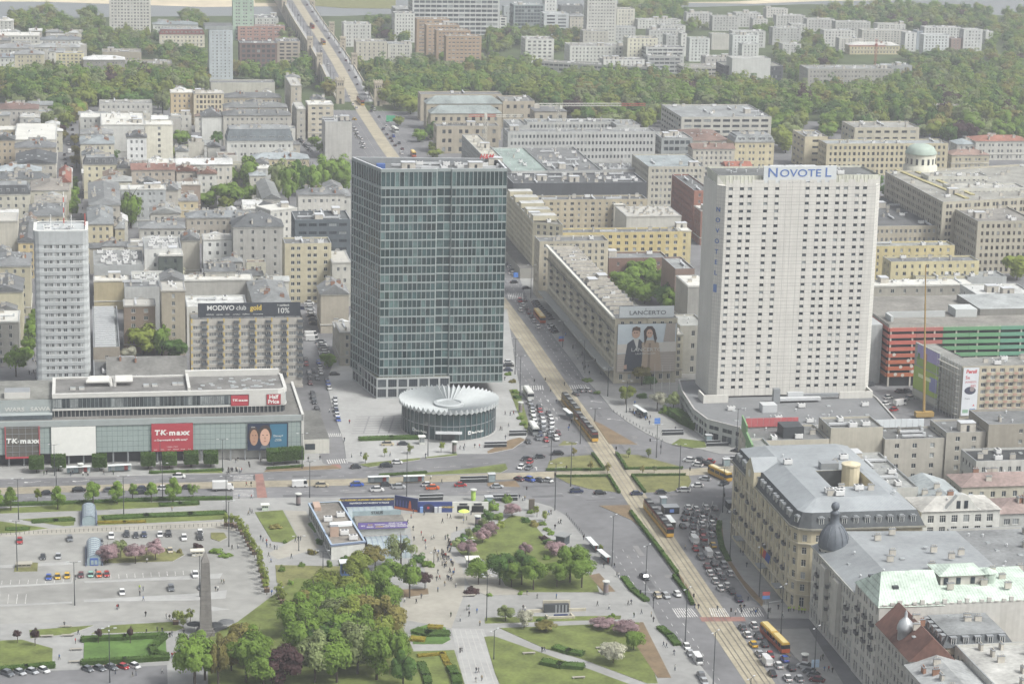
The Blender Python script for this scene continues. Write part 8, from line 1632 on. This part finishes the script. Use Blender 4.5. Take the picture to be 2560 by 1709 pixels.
for i,(x,y,z)in enumerate(WOODS):
 h=rr.uniform(9,18)if y<1950 else rr.uniform(7,13);w=rr.uniform(11,19)if y<1950 else rr.uniform(9,15);c=rr.choices('gydeor',(7,5,4,3,1.4,.25))[0]
 if i<95:tree((x,y,z),h,w,c,'%s broad tree in the front ranks of the woods %s'%(CN[c],'left of the viaduct' if UV((x,y))[0]<190 else('behind the museum' if x<120 else 'at right')),'wood trees %s %s'%(CN[c],'left' if UV((x,y))[0]<190 else('centre' if x<120 else 'right')),q_='mid' if y<1800 else 'far',lo=.08)
 else:rest.append((x,y,z,h,w,c,rr.randint(0,4),rr.uniform(0,6.28)))
VS,MI=[],[];keys=list('gydeor')
for(x,y,z,h,w,c,v,a)in rest:
 V=crown('round','far',v)[1][:3200];ca,sa=math.cos(a),math.sin(a);s=w/2
 VS.append(np.stack([(V[:,0]*ca-V[:,1]*sa)*s+x,(V[:,0]*sa+V[:,1]*ca)*s+y,V[:,2]*h*.46+z+h*.54],1));MI.append(np.full(len(V)//4,keys.index(c)))
if VS:o=put('distant_woods',np_mesh('distant_woods',np.concatenate(VS),[FO[k]for k in keys],np.concatenate(MI)));tag(o,'distant green woods merging into one mass beyond the front ranks','woods',kind='stuff')
print('wood trees',len(WOODS))
# ================================================================== VEHICLES AND PEOPLE
PC={'w':('white','c9cac8'),'s':('silver','9ea1a3'),'g':('grey','606468'),'k':('black','1c1e20'),'d':('dark grey','34383c'),'b':('blue','2f4f9c'),'n':('navy','25304c'),'r':('red','94282a'),'y':('yellow','c09a1e'),'o':('orange','bf5a28'),'m':('maroon','5c2c30'),'t':('beige','a89f88'),'e':('mint green','7fa596')}
def paint(c):return mat('car_'+c,PC[c][1],.3,.1,var=0,spec=.5)
mat('tyre','1a1a1b',.9,var=0);mat('car_glass','1e2428',.08,var=0,spec=.6);mat('head_light','c9cccc',.2,var=0);mat('tail_light','8f2020',.3,var=0)
TY={'c':(4.3,1.76,.82,1.47,-.95,.55,-1.75,1.2,'car'),'h':(3.9,1.7,.85,1.5,-.75,.7,-1.75,1.3,'hatchback'),'u':(4.6,1.86,1.0,1.7,-.9,.9,-2.1,1.4,'SUV'),'v':(5.4,2.0,1.1,2.3,1.2,2.2,-2.65,2.5,'van')}
def loft(b,secs,m):
 R=[]
 for x,z0,z1,w0,w1 in secs:R.append([(x,-w0,z0),(x,w0,z0),(x,w1,z1),(x,-w1,z1)])
 for i in range(len(R)-1):
  for k in range(4):j=(k+1)%4;b.face([R[i][k],R[i][j],R[i+1][j],R[i+1][k]],m)
 b.face(R[0],m);b.face(R[-1][::-1],m)
def car_body(t,c):
 L,w,zb,zr,ra,rb,ga,gb,_=TY[t];h=L/2;W2=w/2;b=MB();m=paint(c);zh=zb-(.12 if t!='v' else 0)
 loft(b,[(-h,.42,zb-.12,W2*.86,W2*.82),(-h+.18,.24,zb,W2*.97,W2*.92),(-h*.5,.22,zb,W2,W2*.95),(h*.3,.22,zb,W2,W2*.95),(gb,.22,zb,W2,W2*.94),(h-.35,.24,zh,W2*.97,W2*.86),(h,.4,zh-.14,W2*.84,W2*.74)],m)
 b.box(min(ra,rb)if t!='v' else-h+.25,max(ra,rb),-W2*.74,W2*.74,zr-.06,zr,m)
 if t=='v':b.box(-h+.12,ra,-W2*.95,W2*.95,zb-.05,zr-.02,m)
 for s in(-1,1):
  b.box(h-.14,h+.01,s*W2*.6-.16,s*W2*.6+.16,.52,.68,'head_light');b.box(-h-.01,-h+.14,s*W2*.66-.13,s*W2*.66+.13,.6,.8,'tail_light')
  b.box(gb-.55,gb-.4,s*(W2+.02),s*(W2+.16),zb,zb+.14,m)
 return b.mesh('car_body')
def car_cabin(t):
 L,w,zb,zr,ra,rb,ga,gb,_=TY[t];W2=w/2;b=MB()
 if t=='v':ga=ra
 loft(b,[(ga,zb-.02,zb+.02,W2*.9,W2*.88),(ra if t!='v' else ra+.05,zb-.02,zr-.05,W2*.93,W2*.73),(rb,zb-.02,zr-.05,W2*.93,W2*.73),(gb,zb-.02,zb+.02,W2*.9,W2*.86)],'car_glass');return b.mesh('car_windows')
WHM=small('wheel',lambda b:(b.tube((0,-.1,0),(0,.1,0),.32,.32,'tyre',10),b.tube((0,.1,0),(0,.115,0),.18,.18,'metal_grey',8),b.tube((0,-.115,0),(0,-.1,0),.18,.18,'metal_grey',8)))
CB_,CCB={},{}
def car(p,rz,c,t,label,group,cat=None):
 if(t,c)not in CB_:CB_[t,c]=car_body(t,c)
 if t not in CCB:CCB[t]=car_cabin(t)
 L,w=TY[t][:2];T=thing({'c':'car','h':'car','u':'suv','v':'van'}[t],label,cat or('van' if t=='v' else 'car'),tuple(p),rz,group);put('body',CB_[t,c],T);put('windows_glass',CCB[t],T)
 for sx in(-.3,.3):
  for sy in(-.46,.46):put('wheel',WHM,T,(sx*L,sy*w,.32))
AV,CS=GA+math.pi/2,GA
def cars(r,where,hd,s,z=.03,jit=.04,far=False):
 it=s.split()
 for i,k in enumerate(it):
  a=k.split(',');c=a[2];t=a[3]if len(a)>3 and a[3]else random.choice('cchhu');ex=float(a[4])if len(a)>4 else 0
  p=gpx(*q(r,float(a[0]),float(a[1])),z);car(p,hd+ex+random.uniform(-jit,jit),c,t,'%s %s, %s of the %s'%(PC[c][0],TY[t][8],nth(i),where),'cars: '+where)
DN=AV+math.pi
cars('C3','leftmost queue lane beside tram stop',AV,'55,1015,w 42,1052,d 27,1090,k 18,1142,d',)
cars('C3','second queue lane from tram track',AV,'110,1025,w 103,1065,d 92,1105,d 88,1147,g 90,1197,w 98,1243,w,v 105,1297,r 140,1352,g 185,1415,m 205,1462,w 240,1517,w 277,1567,w')
cars('C3','third queue lane before palace hotel',AV,'177,1015,w 165,1052,d 157,1090,w 151,1132,w 153,1182,m 158,1225,r 163,1272,k 193,1335,w,v 230,1397,d 262,1452,s 290,1492,g 322,1547,w')
cars('C3','outer queue lane before palace hotel',AV,'237,1018,g 227,1082,d 220,1122,w 216,1162,d 213,1203,s 225,1272,y 257,1342,w 298,1407,s 343,1467,w')
cars('D3','last cars before lower crossing',AV,'353,945,d 400,998,n,u')
cars('D3','queue below the lower crossing',AV,'427,1192,g 505,1177,w 460,1242,w 535,1252,d 500,1307,y 577,1307,d 543,1372,s 615,1378,r 715,1407,b 590,1428,w,v 672,1450,w 760,1467,d 630,1507,k 735,1537,w 815,1542,s')
cars('D3','parked row at bottom right pavement',AV+1.0,'852,1457,s 882,1488,g 912,1515,g 935,1548,m')
cars('D3','parked row left of lower avenue',DN,'45,1322,w 70,1370,s 120,1417,w,v 145,1525,g 165,1562,s')
cars('C2','inner lane of upper queue',DN,'1297,300,s 1310,326,g 1313,351,s 1316,376,w 1325,405,w 1330,431,w')
cars('C2','middle lane of upper queue',DN,'1360,325,d 1367,356,r 1377,386,g 1385,420,w 1387,451,s 1387,485,g 1367,515,n 1352,541,g')
cars('C2','outer lane of upper queue',DN,'1425,370,d 1438,400,w 1446,426,w 1444,456,w 1441,490,s 1431,520,g 1408,554,r 1475,540,w 1490,507,m 1285,563,d')
cars('C2','cars turning in the roundabout west side',DN-.5,'1270,682,d,,-.7 1296,702,r 1237,737,w 1290,742,g 1358,667,d,,-.9 1482,645,k,u,-1')
cars('C2','row waiting at the roundabout west kerb',DN+.7,'1222,820,m 1292,823,b 1358,828,d 1421,829,w')
cars('C2','cars passing below the roundabout',CS,'1615,902,n,u 1775,913,k 2025,918,n 2193,910,d 2335,896,w')
cars('C2','cars on upper carriageway of the cross street',CS,'108,737,d 315,730,d,u 388,705,w',)
cars('C2','cars on lower carriageway of the cross street',CS,'115,858,b,u 312,858,d 253,893,w,u 400,873,s 595,858,w 632,880,o 823,860,r 1072,870,s')
cars('C2','cars parked before the round bank',CS,'325,582,t,u 432,580,d')
cars('C1','cars on the cross street before the store',CS,'1220,802,w 318,917,k 540,895,k,u 742,895,g 972,886,n 962,910,d 1110,882,w 1280,878,d 2047,862,w,v 2197,862,t,u')
cars('C3','cars entering roundabout from the right',CS+2.6,'65,692,w 125,687,d 120,722,w 175,717,d 203,700,r 170,817,s 300,850,d,,1.2 118,864,w,,.5 25,897,w,,.4 385,627,k')
cars('C2','cars leaving on the right carriageway',AV+.2,'1608,237,g 1645,213,s 1690,213,w')
cars('D2','cars on the wide carriageway toward lower crossing',DN+.15,'2078,848,d,u 2167,972,t 2223,974,s 2302,964,w')
cars('B2','cars on the upper avenue',AV,'1190,622,k,,-1.4 1272,662,k,,-1.4 1228,748,r 1262,745,d 1248,777,w 1233,812,w 1270,800,d 1290,832,m 1307,857,d 1325,888,s 1352,928,w')
cars('B2','cars parked along boulevard arcade',CS+.5,'1342,772,k 1350,785,d 1362,798,k 1375,810,d 1390,822,k 1402,835,g 1412,848,k 1425,860,d 1438,872,k 1437,917,s 1447,932,w 1457,947,d 1468,962,k 1335,758,d')
cars('B2','cars parked beside the glass tower',CS,'1150,1168,w 1150,1192,k,u 1148,1222,n 1165,492,d 1170,517,w 1177,542,g 1183,562,w')
cars('A2','cars on the far avenue by museum',AV,'85,572,m 97,592,d 135,606,m 165,686,g 47,641,w 62,666,w 88,720,w 112,744,w 222,738,d 236,752,w 212,763,d 267,803,g 325,832,d 295,886,n 320,922,d 343,949,d 365,936,b 355,969,d 403,983,d 377,998,k 425,1021,m 420,1052,w 315,870,w',jit=.02)
cars('A2','cars parked along the far left kerb',AV+.6,'95,882,w 105,905,w 112,925,s 124,944,w 137,952,w 150,985,w 155,1012,w 98,820,y')
cars('D1','upper parking row',DN,'135,602,r 477,587,g,u 685,607,g 760,569,w,u 865,557,d,u 928,565,d 984,560,n 1093,558,w 1150,554,k 1257,580,w,u 1366,547,w,u 1366,577,k,u')
cars('D1','middle of parking square',DN,'1162,667,t 293,712,d 398,707,s 1334,832,w,u 834,952,w 1168,924,g,u 1374,917,g')
cars('D1','row of small retro cars',DN,'333,850,b,h 393,845,y,h 458,840,y,h 553,835,m,h 620,832,e,h 675,832,o,h 729,829,r,h')
cars('D1','lower parked row by the hedges',DN+.7,'48,1507,g,u 135,1499,s 218,1492,s 297,1484,w 597,1477,g 677,1472,g 760,1464,g 840,1460,r 918,1455,w')
cars('B1','car park street traffic',DN+.05,'2087,1152,d 2092,1183,r 2110,1243,g 2115,1277,d 2118,1312,m 2140,1228,d 2165,1277,g 2175,1170,b 2185,1205,w 2192,1240,w 2232,1290,d 2240,1316,b 2247,1345,w 2135,1382,k 2140,1410,d 2146,1440,d 2165,1490,k 2170,1525,t')
cars('B1','parked column right of car park street',DN,'2290,1420,s 2290,1447,w 2292,1473,s 2296,1500,n 2303,1530,w 2310,1560,b')
cars('B1','diagonal parking by the cream passage house',CS,'2110,765,w 2115,802,s 2122,828,w 2128,852,d 2134,878,g 2140,905,d 2105,745,k 2065,800,n')
cars('B1','diagonal parking beside the mural house',CS,'2190,1030,g 2197,1047,w 2204,1064,s 2210,1082,d 2214,1100,w 2217,1118,s 2222,1136,w 2112,965,d 2122,985,w,v 2130,1012,w,v 2285,1250,k')
cars('B3','yard between hotel and poster slab',CS+.4,'1420,1408,w 1405,1452,w 1500,1453,w,v 1460,1493,r 1298,1322,d,u 1500,1367,k 1548,1367,d 1570,1415,s')
cars('A1','cars on the left street',AV,'485,862,d 495,892,d 497,927,d 468,987,w 475,1045,w,v 440,1062,d 445,1092,g 450,1122,k 490,1152,r 455,1140,d 405,1010,s')
cars('A1','parked row left of the far avenue',AV+.5,'2050,962,g 2060,975,d 2072,988,w 2082,998,d 2092,1010,g 2103,1020,w 2112,1030,d 2120,1038,s 2010,840,k 2020,870,w')
for i,(v,o,c)in enumerate(((1760,6,'d'),(1800,8,'d'),(1840,6,'g'),(1900,8,'m'),(1950,7,'d'),(2050,6,'d'),(2120,8,'w'),(2180,6,'d'),(2260,8,'g'),(1790,-7,'w'),(1870,-8,'w'),(1960,-7,'s'),(2090,-8,'w'),(2230,-7,'d'),(2320,7,'m'))):
 uc=float(np.interp(v,[x[1]for x in VB],[x[0]for x in VB]));car((*W(uc+o,v).xy,.08),AV,c,'c','%s car on the viaduct, %s carriageway, number %s outward'%(PC[c][0],'right' if o>0 else 'left',nth(i if i<9 else i-9)),'cars on the viaduct')
p=g('C1',1525,888,.03);T=thing('box_truck','white box truck at the crossing before the store','truck',tuple(p),CS);b=MB();b.box(-3.6,1.4,-1.15,1.15,.9,3.3,paint('w'));b.build('cargo_box',T);b=MB();loft(b,[(1.5,.5,2.3,1.0,.95),(2.6,.5,2.3,1.0,.9),(3.2,.5,1.3,1.0,.9),(3.4,.5,1.2,.95,.85)],paint('w'));b.build('cab',T);b=MB();b.box(2.65,3.1,-.85,.85,1.35,2.15,'car_glass');b.build('windscreen',T)
for x in(-2.4,2.5):
 for s in(-1,1):put('wheel',WHM,T,(x,s*.95,.42),0,1.3)
# ---- trams and buses
def vehicle(name,label,cat,p,rz,n,L,w,h,c1,c2,roofc,tram=True):
 T=thing(name,label,cat,tuple(p),rz,cat+' line')
 for k in range(n):
  x0,x1=-n*L/2+k*L+.12,-n*L/2+(k+1)*L-.12;b=MB();e0,e1=(.5 if k==0 else 0),(.5 if k==n-1 else 0)
  loft(b,[(x0,.3,1.45,w/2*(.9 if e0 else 1),w/2),(x0+.3,.3,1.45,w/2,w/2),(x1-.3,.3,1.45,w/2,w/2),(x1,.3,1.45,w/2*(.9 if e1 else 1),w/2)],plain(c1,.4));loft(b,[(x0+e0*.6,h-.55,h,w/2*.98,w/2*.88),(x1-e1*.6,h-.55,h,w/2*.98,w/2*.88)],plain(c2,.4));b.build('body',T)
  b=MB();loft(b,[(x0+.05,1.45,h-.55,w/2*.985,w/2*.97),(x0+e0*.6+.05,1.45,h-.55,w/2*.985,w/2*.97),(x1-e1*.6-.05,1.45,h-.55,w/2*.985,w/2*.97),(x1-.05,1.45,h-.55,w/2*.985,w/2*.97)],'car_glass');b.build('window_band',T)
  for j in range(4):b=MB();x=x0+(x1-x0)*(j+.5)/4;[b.box(x-.12,x+.12,s*w/2*.99-.03,s*w/2*.99+.03,1.45,h-.5,plain(c1,.4))for s in(-1,1)];b.build('pillar',T)
  b=MB();b.box(x0+.4,x1-.4,-w*(.42 if tram else .32),w*(.42 if tram else .32),h,h+(.35 if tram else .18),plain(roofc));b.box(x0+1,x0+2.4,-w*.36,w*.36,h+.02,h+.5,plain('77797a'))if tram else None;b.build('roof_unit',T)
  for x in(x0+1.4,x1-1.4):
   for s in(-1,1):put('wheel',WHM,T,(x,s*w*.42,.36),0,1.1)
  if k:b=MB();b.box(x0-.3,x0+.1,-w*.44,w*.44,.4,h-.1,plain('2c2e30'));b.build('bellows',T)
def tram_at(label,r,x,y,off,c1,c2,n=5,Ls=6.2):
 u,v=UV(at(*q(r,x,y),.1));uc=float(np.interp(v,[k[1]for k in TRAM],[k[0]for k in TRAM]));p=W(uc+off,v);vehicle('tram',label,'tram',(p.x,p.y,.1),AV+.02,n,Ls,2.35,3.3,c1,c2,'2e3032')
tram_at('yellow tram at the avenue stop north of roundabout','C2',1575,335,-1.75,'b08a22','7a641e',4);tram_at('red topped yellow tram nearest roundabout north side','C2',1675,480,-1.75,'c0921c','6e2c22');tram_at('red topped yellow tram at the south stop','C2',2160,1110,1.75,'c0921c','6e2c22')
tram_at('red and yellow tram on the far avenue by gate towers','A2',120,705,1.7,'b58a1e','97352a',4);tram_at('small far tram on the viaduct, nearer one','A1',2195,300,-1.7,'b58a1e','97352a',3);tram_at('small far tram on the viaduct, farther one','A1',2122,190,-1.7,'97352a','97352a',3)
def bus_at(label,r,x,y,hd,n,L,c1,c2,rc):p=g(r,x,y,.05);vehicle('bus',label,'bus',tuple(p),hd,n,L,2.5,3.1,c1,c2,rc,False)
bus_at('yellow and red bus on the upper avenue','B2',1362,868,AV,2,8.5,'a84a1e','b8901f','c4b48a');bus_at('yellow bus entering the roundabout from right','C3',272,800,CS+1.9,1,12,'b58a1e','b8901f','c2b692');bus_at('articulated yellow bus in the lower queue','D3',645,1285,AV+.08,2,9,'a84a1e','b8901f','c4b070');bus_at('grey coach at the tail of upper queue','C2',1322,492,DN,1,10,'7f8386','b9bab8','c6c6c2');bus_at('white bus at head of upper queue','C2',1286,250,DN,1,11,'b5b6b4','c4c4c2','c6c6c2');bus_at('white bus at the museum stop','A2',375,900,AV+.1,1,12,'b5b6b4','c4c4c2','c6c6c2');bus_at('yellow bus on the far avenue right side','A2',500,1065,AV,1,10,'a84a1e','b8901f','c4b070');bus_at('bus on the viaduct right lane','A1',2302,372,AV,1,9,'8f2f24','b8901f','c4b070')
# ---- people
def person_mesh(pose):
 me=bpy.data.meshes.new('person_skeleton');s={'walk':.26,'stand':.05}[pose]
 V=[(0,0,.96),(0,.02,1.2),(0,.0,1.4),(0,.01,1.5),(0,.03,1.6),(0,.03,1.7),(.19,0,1.41),(.25,-s*.7,1.15),(.23,s*.1,.92),(-.19,0,1.41),(-.25,s*.5,1.15),(-.23,s*1.1,.93),(.1,0,.9),(.11,s*.9,.5),(.11,s*.8,.09),(.11,s*.8+.14,.04),(-.1,0,.9),(-.11,-s*.1,.5),(-.11,-s*1.3,.12),(-.11,-s*1.3+.13,.05)]
 E=[(0,1),(1,2),(2,3),(3,4),(4,5),(2,6),(6,7),(7,8),(2,9),(9,10),(10,11),(0,12),(12,13),(13,14),(14,15),(0,16),(16,17),(17,18),(18,19)]
 me.from_pydata(V,E,[]);o=bpy.data.objects.new('tmp',me);COL.objects.link(o);md=o.modifiers.new('s','SKIN');R=[.16,.16,.17,.065,.095,.10,.08,.06,.045,.08,.06,.045,.1,.075,.055,.05,.1,.075,.055,.05]
 for i,r_ in enumerate(R):me.skin_vertices[0].data[i].radius=(r_,r_*(.72 if i<3 else 1))
 me.skin_vertices[0].data[0].use_root=True;o.modifiers.new('ss','SUBSURF').levels=1
 bpy.context.view_layer.update();out=bpy.data.meshes.new_from_object(o.evaluated_get(bpy.context.evaluated_depsgraph_get()));bpy.data.objects.remove(o);out.name='person'
 return out
PM={p:person_mesh(p)for p in('walk','stand')};PMC={}
TOPS={'black':'1f2124','navy':'272f40','grey':'5c6064','white':'b9bab8','red':'94302c','blue':'35609c','beige':'9a8e78','green':'4a5a44','yellow':'c0a42a','lime':'a8c42a'}
def pmesh(pose,top,leg):
 k=(pose,top,leg)
 if k not in PMC:
  m=PM[pose].copy();m.materials.clear()
  for c in(plain(TOPS[top],.9),plain({'jeans':'38445a','dark':'24262a','light':'8d8878'}[leg],.9),plain('a98672',.7),plain('3a2e26',.9),plain('2a2a2a',.8)):m.materials.append(c)
  for f in m.polygons:
   z,y=f.center.z,f.center.y;x=abs(f.center.x);f.material_index=3 if z>1.66 or(z>1.55 and y<.0)else(2 if z>1.5 else(4 if z<.09 else(2 if z<.98 and x>.2 else(1 if z<.93 else 0))));f.use_smooth=True
  PMC[k]=m
 return PMC[k]
rp=random.Random(77)
def person(p,where,top=None):
 top=top or rp.choices(list(TOPS)[:8],(8,5,4,3,1.2,1.5,1.5,1))[0];leg=rp.choices(('jeans','dark','light'),(4,5,1))[0];pose=rp.choices(('walk','stand'),(7,3))[0]
 o=put('person',pmesh(pose,top,leg),None,tuple(p),rp.uniform(0,6.28),rp.uniform(.95,1.06));tag(o,'person in %s top and %s trousers %s %s'%(top,leg.replace('jeans','denim'),'walking' if pose=='walk' else 'standing',where),'person','people '+where)
def folk(r,where,s,z=PVZ):
 for k in s.split():a=k.split(',');person(g(r,float(a[0]),float(a[1]),z),where,a[2]if len(a)>2 else None)
def crowd(where,n,s,z=PVZ):
 P=poly(s);x0,x1,y0,y1=min(p[0]for p in P),max(p[0]for p in P),min(p[1]for p in P),max(p[1]for p in P);k=0
 while k<n:
  x,y=rp.uniform(x0,x1),rp.uniform(y0,y1)
  if inside((x,y),P):person((x,y,z),where);k+=1
folk('D2','on the station square','485,440 500,520 505,590 555,555 567,590 582,610,red 585,650 625,585 640,580 720,585 735,575 797,525 700,470 733,435 755,440 842,470 865,450 895,415 463,475 575,415 500,405 735,660')
folk('D2','on the path below the square','668,818 660,865 680,855,red 715,900 790,910 668,940 780,810,red 742,860 758,870 440,1010 520,1020 555,985 867,1065 880,1060 882,1105 935,1085 757,1110 820,1140 955,1170 820,1355 832,1350 930,1490 945,1490 927,1555 968,1545,beige')
crowd('in the crowd where the paths meet',34,"D2 640,660 690,665 760,740 790,800 770,880 740,880 690,760 650,720");crowd('by the dark hedge of the square',10,"D2 735,600 765,610 760,690 740,690")
folk('D2','on the avenue pavement','1493,475 1507,475 1468,510 1663,585 1800,775 1873,775 1890,835 1903,840 1968,1030 1988,1025 1758,1035 1838,1060 1250,1060 1262,1075 1347,985 1477,985 1278,960 2058,1090 2007,1115 2125,1110 2140,1145 2208,1310 2230,1320 2280,1370 2287,1475 1380,1350 1395,1345 1425,415 1440,410 1262,315 1247,318 1225,305')
folk('D1','on the parking square','515,855 655,815 660,840 953,925,lime 978,935,grey 955,965 978,1000,blue 800,1060,red 808,1055 995,1105 1135,1120 1158,1130 1178,1130 1512,885 1528,885 1472,935 1487,935 1003,740,white')
folk('D1','on the paths right of the parking','1697,415 1706,395 1722,405 1780,585 1797,600 1820,610 1845,640 1822,635 1585,650 1625,645 1875,650 1892,650 1835,700 1850,740,blue 1990,710 2018,600 2037,590 2052,590 1855,960 1888,950 1175,385 2145,690 2170,690')
folk('D1','on the lower promenade','1000,1225 1075,1210 1108,1215 1160,1250 1175,1240 1220,1255 1255,1230 515,1290,red 405,1400,blue 905,1520 930,1510 788,1500 1222,1340 1175,1390,red 1192,1385,red 1108,1495 535,1230 440,1175')
folk('C1','on the pavement before the store','1570,770 1610,700 1625,690 1700,720 1780,695 1560,765 1620,760 1640,770 1650,765 300,785 320,780 600,785,beige 1735,815 1682,860 1715,860 1632,945 1717,945 2105,690 2185,680 2090,520 2110,490 2250,360')
crowd('waiting by the bicycle crossing',8,"C1 1555,755 1650,750 1650,775 1560,780");crowd('on the street left of rounded tower',14,"B1 190,1290 280,1290 270,1130 240,1080");crowd('on the pedestrian left street',12,"A1 540,1280 580,1280 570,1480 530,1480")
folk('C2','around the round bank','65,435 30,555 80,665 143,655 343,655 585,665 820,610 845,615 850,595 920,600 952,600 1127,375 1163,380 1185,375 1130,540 1152,455 1095,480 1105,480 1125,140')
folk('C2','at the avenue tram stop','1565,460 1580,430 1560,480 1570,410 1437,215 1477,295 1533,175 1640,410 620,815 695,840')
crowd('queueing at hotel bus shelter',12,"C2 1960,340 2050,360 2110,420 2030,400");folk('C2','on the hotel pavement','2012,305 2118,400 2112,440 2180,420 1780,100 2290,480');crowd('on the boulevard pavement',14,"B2 1480,880 1580,1000 1700,1180 1720,1280 1660,1200 1560,1060")
crowd('crossing the lower zebra',9,"D3 345,1055 545,1055 570,1100 370,1105",.05);crowd('of the yellow vest group by palace hotel',7,"D3 735,1075 850,1060 855,1090 740,1095");folk('D3','on the palace hotel pavement','372,490 413,670 430,690 455,770 465,1000 615,1080 670,1060 700,1110 325,405 985,1480 1015,1480 1040,1490 960,1410 975,1400 35,650 255,1065 125,1055 100,1050')
for o in[o for o in COL.objects if o.name.startswith('person')and 'yellow vest' in o.get('label','')]:
 o.data=pmesh('stand','lime','dark');o['label']='person in lime yellow vest standing by palace hotel corner'
crowd('before the store and bus shelters',6,"C1 450,785 900,770 900,785 450,800");crowd('at the boulevard end',6,"B2 1700,700 1730,720 1780,800 1750,790")if False else None
HAZE=0.00015
# ================================================================== AIR
hb=MB();mat('haze_dummy',(1,1,1))
hb.box(-6000,6000,-500,9500,-20,246,'haze_dummy')
hz=tag(hb.build('haze'),'thin pale haze hanging over the whole city','haze',kind='stuff')
hm=bpy.data.materials.new('haze_air');hm.use_nodes=True;t=hm.node_tree
for n in list(t.nodes):
 if n.type=='BSDF_PRINCIPLED':t.nodes.remove(n)
pvn=t.nodes.new('ShaderNodeVolumePrincipled');pvn.inputs['Color'].default_value=(.93,.96,1,1);pvn.inputs['Density'].default_value=HAZE;pvn.inputs['Anisotropy'].default_value=.2
t.links.new(pvn.outputs[0],t.nodes['Material Output'].inputs['Volume'])
hz.data.materials.clear();hz.data.materials.append(hm)
for o in bpy.data.objects:
 if '_o' in o:del o['_o']
